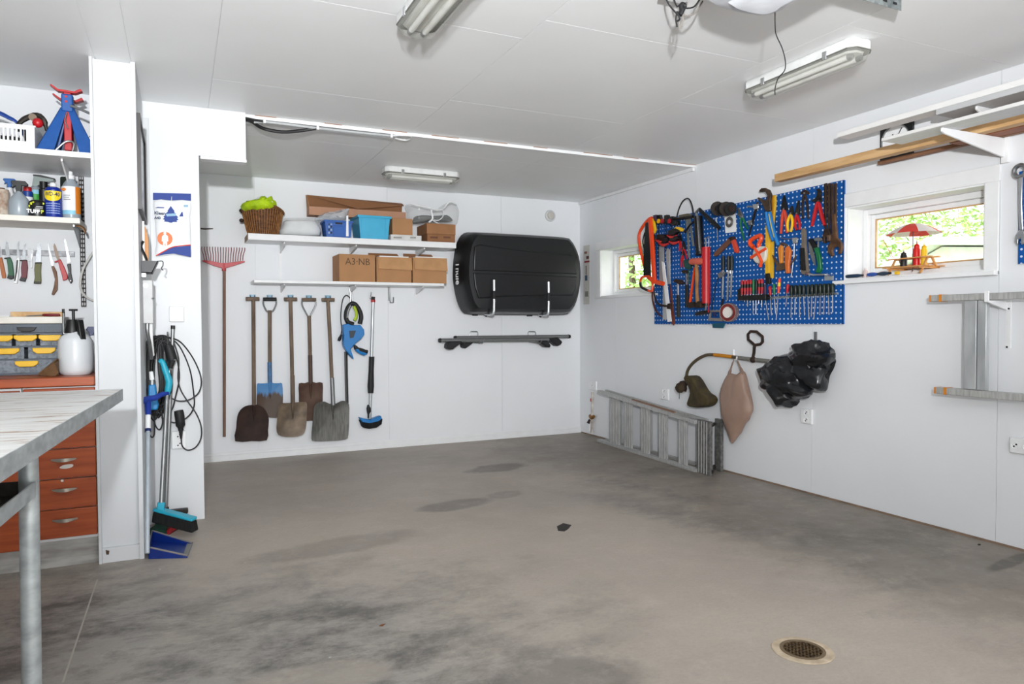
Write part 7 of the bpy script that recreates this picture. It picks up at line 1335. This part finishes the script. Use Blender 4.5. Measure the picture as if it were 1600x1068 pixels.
pliers(K5, 'long nose pliers with orange red handles, hung with its jaws up', (362, 240), (360, 150), [(350, 310), (342, 405)], [(376, 300), (384, 400)], M('orange_red', 'D9553A', 0.5), BLACK, 0.012, 0.05, jw=22)
pliers(K5, 'pliers with yellow and black handles', (408, 270), (412, 220), [(392, 310), (386, 350), (392, 392)], [(418, 310), (418, 350), (408, 392)], YELLOW, DSTEEL, 0.010, 0.06, jw=16); pliers(K5, 'pliers with red and black handles beside the yellow ones', (448, 270), (456, 185), [(440, 310), (436, 345), (446, 380)], [(458, 305), (468, 340), (466, 378)], RED, DSTEEL, 0.010, 0.055, jw=16)
pliers(K5, 'old dark pincers hung beside the red snips', (500, 135), (500, 112), [(490, 180), (486, 240), (490, 305)], [(514, 180), (522, 240), (526, 305)], RUST, RUST, 0.008, 0.05, jw=28)
pliers(K5, 'tin snips with long red handles near the wrenches', (590, 185), (598, 112), [(575, 240), (562, 300), (550, 355)], [(604, 240), (618, 300), (634, 348)], RED, DSTEEL, 0.013, 0.05, jw=22)
t = W(K5, 'curved_blade', 'dark hooked blade above the red snips', 'blade'); t.poly('blade', [(540, 185), (560, 175), (580, 160), (585, 120), (575, 108), (598, 104), (612, 130), (602, 165), (570, 195)], DSTEEL, 0.062, 0.07, 0.001); t.done()
WR = M('wrench_rust', '5F4A39', 0.55, 0.5, col2='43342A', scale=18)
for i, (x, w_) in enumerate(((638, 9), (660, 8), (683, 9), (706, 8))):
    t = W(K5, 'open_wrench', ('dark wrench, leftmost of the bundle at the right end', 'dark wrench, second of the bundle at the right end', 'dark wrench, third of the bundle at the right end', 'dark wrench, last of the bundle at the right end')[i], 'wrench', 'wrench bundle'); t.poly('shank', [(x-w_, 72), (x+w_*0.7, 66), (x+w_*0.7, 260), (x+w_*0.4, 370+i*10), (x-w_*0.8, 370+i*10), (x-w_, 260)], WR, 0.03+0.011*i, 0.04+0.011*i, 0.002); t.done()
t = W(K5, 'adjustable_wrench', 'rusty adjustable wrench with open jaw below the bundle', 'wrench'); t.poly('head', [(632, 372), (660, 370), (672, 420), (664, 458), (645, 460), (648, 432), (636, 425), (632, 448), (638, 470), (622, 462), (618, 425)], WR, 0.05, 0.068, 0.003); t.poly('worm', [(646, 415), (668, 412), (668, 452), (650, 456)], M('worm_brown', '7D6450', 0.5, 0.4), 0.055, 0.075, 0.003); t.done()
t = W(K5, 'open_end_wrench', 'big rusty open end wrench at the right end of the pegboard', 'wrench'); t.poly('wrench', [(680, 278), (700, 272), (708, 350), (714, 430), (742, 462), (748, 495), (738, 538), (722, 540), (728, 500), (712, 488), (690, 498), (682, 520), (690, 552), (676, 556), (655, 530), (650, 492), (674, 452), (682, 420), (682, 350)], M('wrench_brown', '7C5C42', 0.55, 0.4, col2='5A412F', scale=16), 0.078, 0.096, 0.004); t.done()
t = W(K5, 'garden_trowel', 'spread tool with two orange grips and rusty points', 'hand tool'); t.poly('grip', [(318, 505), (335, 478), (350, 490), (348, 600), (330, 605)], M('grip_amber', 'E0953A', 0.5), 0.05, 0.072, 0.005); t.poly('grip', [(368, 500), (385, 485), (405, 520), (392, 610), (395, 668), (372, 670), (366, 590)], M('grip_orange', 'DC7B35', 0.5), 0.05, 0.072, 0.005); t.poly('plate', [(305, 640), (318, 600), (345, 600), (380, 605), (402, 610), (440, 548), (436, 570), (405, 615), (350, 648), (310, 655)], M('plate_brown', '6F5A48', 0.6, 0.3), 0.045, 0.055, 0.002); t.poly('prong', [(280, 545), (290, 550), (322, 600), (312, 622)], M('plate_brown', '6F5A48', 0.6, 0.3), 0.05, 0.058, 0.001); t.rod('top_loop', [(335, 480), (350, 470), (368, 475), (386, 488)], 0.008, M('plate_brown', '6F5A48', 0.6, 0.3), 0.055, k=2); t.done()
t = W(K5, 'steel_rod_hook', 'thin bent steel rod behind the two orange grips', 'rod'); t.rod('rod', [(345, 435), (380, 440), (432, 440), (430, 560), (410, 695)], 0.004, STEEL, 0.035); t.poly('clip', [(415, 432), (450, 430), (450, 470), (420, 470)], CHROME, 0.025, 0.042, 0.002); t.done()
t = W(K5, 'wire_brush', 'wire brush with worn grey handle', 'brush'); t.poly('handle', [(476, 380), (488, 365), (502, 380), (505, 480), (522, 660), (510, 685), (475, 672), (470, 540), (478, 470)], M('grey_wood', '7F756B', 0.8), 0.035, 0.055, 0.004); t.poly('bristles', [(468, 500), (486, 500), (496, 650), (472, 645)], BRIST, 0.055, 0.075, 0.002); t.done()
t = W(K5, 'pruning_saw', 'folding pruning saw with green handle', 'saw'); t.poly('handle', [(558, 500), (585, 495), (602, 560), (610, 640), (596, 668), (568, 662), (585, 620), (575, 560)], GREEN, 0.04, 0.062, 0.005); t.poly('front', [(520, 445), (545, 435), (568, 470), (586, 510), (560, 520)], BLACK, 0.04, 0.06, 0.004); t.poly('blade', [(524, 460), (540, 470), (568, 560), (572, 620), (552, 590), (530, 520)], STEEL, 0.048, 0.052, 0); t.done()
t = W(K5, 'tack_hammer', 'small grey tack hammer behind the pruning saw', 'hammer'); t.poly('head', [(560, 440), (575, 430), (612, 432), (618, 448), (600, 455), (566, 456)], STEEL, 0.03, 0.05, 0.003); t.rod('shaft', [(592, 455), (588, 525)], 0.007, STEEL, 0.04); t.done()
t = W(K5, 'peg_shelf', 'bent steel holder below the pruning saw', 'holder'); t.rod('bar', [(505, 688, 0.02), (512, 668, 0.07), (560, 680, 0.09), (635, 678, 0.09), (690, 682, 0.02)], 0.007, CHROME); t.poly('plate', [(632, 680), (692, 676), (692, 716), (632, 718)], M('zinc', 'B9C0C4', 0.3, 0.7), 0.02, 0.024, 0.001); t.done()
# screwdriver rack
t = W(K5, 'driver_holder', 'black plastic holder for the red screwdriver set', 'holder'); t.poly('tray', [(52, 820), (238, 808), (240, 846), (54, 850)], BLACK, 0.02, 0.085, 0.004); t.poly('back', [(52, 780), (75, 760), (78, 825), (52, 828)], BLACK, 0.02, 0.05, 0.003); t.done()
cols = [('red', RED), ('red', RED), ('red', RED), ('red', RED), ('green', GREEN), ('black', BLACK), ('red', RED), ('red', RED)]
ordn = ('first', 'second', 'third', 'fourth', 'fifth', 'sixth', 'seventh', 'eighth')
for i, (cn, m) in enumerate(cols):
    x = 84+i*19; top = 715-i*1.2; driver(K5, f'{cn} handled screwdriver, {ordn[i]} in the black holder', (x, top), (x-1, 812-i), (x-3, 852+(0, 8, 40, 12, 88, 90, 20, 42)[i]), m, 0.0105, 0.003, 0.052, 'red screwdriver set', BLACK if m is RED else None)
t = W(K5, 'driver_rail', 'steel clip rail holding the row of green and black screwdrivers', 'rail'); t.poly('rail', [(245, 828), (360, 820), (720, 796), (722, 810), (360, 834), (245, 842)], M('zinc', 'B9C0C4', 0.3, 0.7), 0.019, 0.028, 0.001)
for i in range(18): x = 258+i*26; y = 827-(x-258)*0.066; t.rod('clip', [(x-9, y+4, 0.028), (x-8, y+3, 0.07), (x+8, y+2, 0.07), (x+9, y+3, 0.028)], 0.0025, CHROME, n=6)
t.done()
five = [('dark purple', M('purple_dark', '4A3350', 0.5), 236, 742, 238, 825, 260, 980), ('red', RED, 268, 755, 272, 815, 280, 950), ('green', GREEN, 296, 740, 298, 810, 308, 938), ('orange and yellow', ORANGE, 334, 702, 326, 800, 312, 968), ('red', RED, 390, 742, 384, 800, 375, 890)]
for i, (cn, m, a_, b_, c_, d_, e_, f_) in enumerate(five): driver(K5, f'{cn} handled screwdriver, {ordn[i]} in the steel rail', (a_, b_), (c_, d_), (e_, f_), m, 0.011, 0.0034, 0.05, 'screwdrivers in the steel rail', YELLOW if i == 3 else None)
DG = M('driver_green_black', '14291F', 0.45)
ord2 = ('first', 'second', 'third', 'fourth', 'fifth', 'sixth', 'seventh', 'eighth', 'ninth', 'tenth', 'eleventh')
for i in range(11):
    x = 413+i*27.4; y = 748-i*1.2; ln = (965, 945, 962, 950, 968, 958, 975, 948, 944, 945, 930)[i]
    driver(K5, f'green and black screwdriver, {ord2[i]} of the matching row in the steel rail', (x, y), (x, y+78), (x-(3, 5, 1, -6, -8, 4, 16, 2, 4, -4, 0)[i], ln), DG, 0.0135 if i not in (3, 4) else 0.0115, 0.0036, 0.05, 'matching green and black screwdrivers', M('driver_black', '1B1D1F', 0.4) if i % 2 else None)
# second board cut by the right edge
t = T('pegboard', 'second blue perforated board cut by the right picture edge', 'pegboard'); a, b = RT(1592.5, 268, 0.02), RT(1592.5, 412, 0.02); t.p('sheet', MB().box(R-0.020, R-0.017, 1.3, a.y, b.z, a.z), PEG, smooth=False); t.p('batten', MB().box(R-0.017, R, 1.32, a.y-0.02, b.z+0.02, b.z+0.05), WPLAIN, smooth=False); t.p('batten', MB().box(R-0.017, R, 1.32, a.y-0.02, a.z-0.05, a.z-0.02), WPLAIN, smooth=False); t.done()
K9 = lambda x, y: (1300+x/2.967, 100+y/2.967)
t = W(K9, 'combination_wrench', 'bright combination wrench at the right picture edge', 'wrench'); t.poly('shank', [(862, 515), (884, 510), (880, 650), (885, 770), (866, 770), (862, 640)], CHROME, 0.035, 0.05, 0.004); t.p('ring', MB().tube([RT(*K9(872, 495), 0.043)+Vector((0, math.cos(2*PI*i/20)*0.028, math.sin(2*PI*i/20)*0.03)) for i in range(20)], 0.011, 8, closed=True), STEEL); t.poly('jaw', [(866, 768), (886, 768), (896, 790), (892, 830), (876, 838), (874, 805), (862, 812), (860, 838), (846, 822), (848, 795)], CHROME, 0.033, 0.052, 0.004); t.done()
# ------------------------------------------------------------------ ceiling
LENS = M('lamp_lens', 'D9DAD2', 0.12, alpha=0.28, var=0.03, scale=40)
def fixture(label, x0, x1, y0, y1, zc, along='y'):
    t = T('ceiling_light', label, 'ceiling light', 'fluorescent ceiling lights'); zt = zc-0.0005
    def tapx(d, z): return [(x0+d, y0+d, z), (x1-d, y0+d, z), (x1-d, y1-d, z), (x0+d, y1-d, z)]
    def oct_(d, z, c=0.03):
        a, b, e, f = x0+d, x1-d, y0+d, y1-d; return [(a+c, e, z), (b-c, e, z), (b, e+c, z), (b, f-c, z), (b-c, f, z), (a+c, f, z), (a, f-c, z), (a, e+c, z)]
    t.p('housing', MB().loft([oct_(0.006, zt), oct_(0.0, zt-0.012), oct_(0.0, zt-0.045), oct_(0.006, zt-0.047)]), M('lamp_white', 'E4E5E4', 0.4), bev=0.003)
    t.p('gasket', MB().loft([oct_(-0.002, zt-0.047), oct_(-0.002, zt-0.053)]), M('gasket_grey', '77766F', 0.6))
    t.p('lens', MB().loft([oct_(0.0, zt-0.053), oct_(0.012, zt-0.085), oct_(0.035, zt-0.1)]), LENS)
    t.p('reflector', MB().loft([oct_(0.02, zt-0.054), oct_(0.025, zt-0.062)]), M('reflector', 'C9C9C2', 0.4))
    lx = along == 'x'; L_ = (x1-x0) if lx else (y1-y0); cx, cy = (x0+x1)/2, (y0+y1)/2
    for s in (-0.03, 0.03):
        a = Vector((x0+0.05, cy+s, zt-0.075)) if lx else Vector((cx+s, y0+0.05, zt-0.075)); b = Vector((x1-0.05, cy+s, zt-0.075)) if lx else Vector((cx+s, y1-0.05, zt-0.075)); tb = t.p('tube', MB().cyl(a, b, 0.0125, n=12), M('tube_white', 'EEEEE9', 0.3)); d = (b-a).normalized()
        for e, q in ((a, 1), (b, -1)): t.p('tube_cap', MB().cyl(e-d*q*0.012, e+d*q*0.012, 0.0135, n=12), STEEL, parent=tb)
    for f in (0.22, 0.78):
        for s in (-1, 1):
            p = Vector((x0+L_*f, cy+s*((y1-y0)/2+0.002), zt-0.045)) if lx else Vector((cx+s*((x1-x0)/2+0.002), y0+L_*f, zt-0.045)); w_ = 0.012
            t.p('clip', MB().box(p.x-(w_ if lx else 0.004), p.x+(w_ if lx else 0.004), p.y-(0.004 if lx else w_), p.y+(0.004 if lx else w_), p.z-0.016, p.z+0.022), CHROME, bev=0.002)
    t.done()
zb = HM-0.06
q = FL(1159, 146, zb); e = FL(1356, 84, zb)
xa = q.x; xb_ = e.x; L3 = (FL(1159, 146, zb).y, FL(1320, 72, zb).y)
fixture('fluorescent ceiling light nearest the right wall', xa, max(xa+0.15, xb_-0.01) if xb_-xa < 0.3 else xa+0.17, L3[1], L3[0], HM)
q = FL(617, 46, zb); fixture('fluorescent ceiling light cut by the top edge of the picture', q.x, q.x+0.17, q.y-0.68, q.y, HM)
zb = HR-0.06; q = FL(599, 272, zb); e = FL(724, 277, zb); fixture('fluorescent ceiling light over the rear bay', q.x, e.x, q.y-0.08, q.y+0.08, HR, 'x')
# garage door opener
zo = HM-0.11
t = T('door_opener', 'white garage door opener under the ceiling with pull cord', 'garage door opener')
pts = [FL(*p, zo) for p in ((1100, -2), (1118, 9), (1150, 18), (1185, 24), (1205, 22), (1225, 14), (1240, 2))]
back = [pts[-1]+Vector((0.0, -0.34, 0)), pts[0]+Vector((0.0, -0.34, 0))]; poly = pts+back; cc_ = sum(poly, Vector())/len(poly)
def scl(f, z): return [Vector((cc_.x+(p.x-cc_.x)*f, cc_.y+(p.y-cc_.y)*f, z)) for p in poly]
t.p('cover', MB().loft([scl(0.94, HM-0.001), scl(1.0, HM-0.035), scl(1.0, HM-0.09), scl(0.93, HM-0.115), scl(0.7, HM-0.125)]), M('opener_grey', 'D2D5DB', 0.3, var=0.02))
t.p('lamp_lens', MB().loft([scl(0.62, HM-0.124), scl(0.55, HM-0.135)]), M('opener_lens', 'E3E6EC', 0.2))
v = FL(1211, 16, zo-0.0); end = Vector((v.x, v.y, 2.0))
def hang(px, py): return pl(px, py, 1, v.y)
t.p('pull_cord', MB().tube([v+Z*0.03, hang(1211, 40), hang(1213, 55), hang(1222, 75), hang(1227, 95), hang(1226, 110), hang(1216, 122), hang(1211, 138), hang(1211, 148)], 0.0022, 6, k=4), INK)
t.done()
t = T('cable_bundle', 'knotted dark cable bundle hanging from the ceiling by the opener', 'cable')
rnd = random.Random(9); c0v = FL(1064, 8, HM-0.04)
def hg(px, py): return pl(px, py, 1, c0v.y)
for i, ps in enumerate((((1040, -4), (1046, 8), (1056, 20), (1062, 26)), ((1094, -2), (1085, 10), (1074, 13), (1066, 10)), ((1098, 2), (1086, 20), (1074, 25), (1066, 22)), ((1052, -4), (1058, 10), (1066, 4), (1072, 10), (1062, 24)), ((1066, 4), (1070, 14), (1060, 20), (1062, 30), (1056, 34)), ((1064, 14), (1067, 26), (1066, 40), (1062, 44), (1061, 34)), ((1058, 18), (1056, 30), (1058, 42), (1057, 36)))):
    t.p('cable', MB().tube([hg(*p) for p in ps], 0.0035, 6, k=4), (CAB, M('cable_grey', '8F8A84', 0.5))[i in (2, 5)])
t.p('plug', MB().tube([hg(1063, 8), hg(1066, 16), hg(1063, 24)], [0.006, 0.012, 0.008], 8), RUBBER); a = hg(1040, -4); t.p('ceiling_clip', MB().box(a.x-0.02, a.x+0.1, a.y-0.02, a.y+0.02, min(a.z, HM-0.02), HM), WPLAIN); t.done()
# galvanised angle of the door track
a, b = FL(1408, 16, HM-0.05), FL(1345, -2, HM-0.05)
t = T('door_track', 'galvanised perforated angle under the ceiling at the top right', 'track'); dv = (b-a).normalized()
m = MB(); n_ = 14
t.p('flange', MB().bar(a+Z*0.02, a+dv*0.42+Z*0.02, 0.002, 0.045), M('galv_bright', 'AEB5B7', 0.35, 0.8, col2='7F8889', scale=35)); t.p('flange', MB().bar(a+Z*0.043+Vector((0.0, 0.02, 0)), a+dv*0.42+Z*0.043+Vector((0, 0.02, 0)), 0.04, 0.002), M('galv_bright', 'AEB5B7', 0.35, 0.8))
for i in range(6): p = a+dv*(0.04+i*0.06)+Z*0.02; t.p('slot', MB().bar(p-dv*0.012, p+dv*0.012, 0.0034, 0.01), INK)
t.p('hanger', MB().box(a.x+dv.x*0.3-0.02, a.x+dv.x*0.3+0.02, a.y+dv.y*0.3-0.01, a.y+dv.y*0.3+0.03, a.z+0.03, HM), STEEL); t.done()
# floor drain
c = FL(1254, 1016); t = T('floor_drain', 'round floor drain with perforated grate in the concrete', 'drain')
t.p('collar', MB().lathe((c.x, c.y, 0), [(0.072, 0.001), (0.108, 0.001), (0.106, 0.004), (0.08, 0.0045), (0.074, 0.002)], 40, hollow=True), M('drain_collar', 'CFC0AB', 0.8, col2='B3A48E', scale=20)); t.p('rim', MB().lathe((c.x, c.y, 0), [(0.066, 0.001), (0.079, 0.001), (0.079, 0.006), (0.067, 0.006)], 40, hollow=True), M('drain_rim', '8C7B64', 0.6, 0.4))
t.p('sump', MB().lathe((c.x, c.y, 0.0006), [(0.07, 0), (0.07, 0.0008)], 32), M('drain_dark', '15130F', 0.8))
gr = MB(); rs = 0.067
for i in range(8):
    o_ = -rs+2*rs*(i+0.5)/8; h_ = math.sqrt(max(rs*rs-o_*o_, 0))
    for du, dv2 in ((Vector((1, 0, 0)), Vector((0, 1, 0))), (Vector((0, 1, 0)), Vector((1, 0, 0)))): gr.bar(c+dv2*o_-du*h_+Z*0.0035, c+dv2*o_+du*h_+Z*0.0035, 0.0062, 0.003)
t.p('grate', gr, M('grate_rust', '7A6548', 0.6, 0.4, col2='5A4630', scale=50), kind='stuff', smooth=False); t.done()
# bits of litter on the floor
for px, py, lab, colr in ((597, 977, 'small brown leaf scrap on the near floor', '8A5A3A'), (1530, 851, 'tiny dark scrap on the floor by the right wall', '3A332E')):
    p = FL(px, py); solo('floor_scrap', lab, 'scrap', MB().prism([p+Vector((-0.012, 0, 0.001)), p+Vector((0, -0.008, 0.001)), p+Vector((0.013, 0.002, 0.003)), p+Vector((0.002, 0.009, 0.001))], (0, 0, 0.002)), M('scrap_'+colr, colr, 0.8), smooth=False)
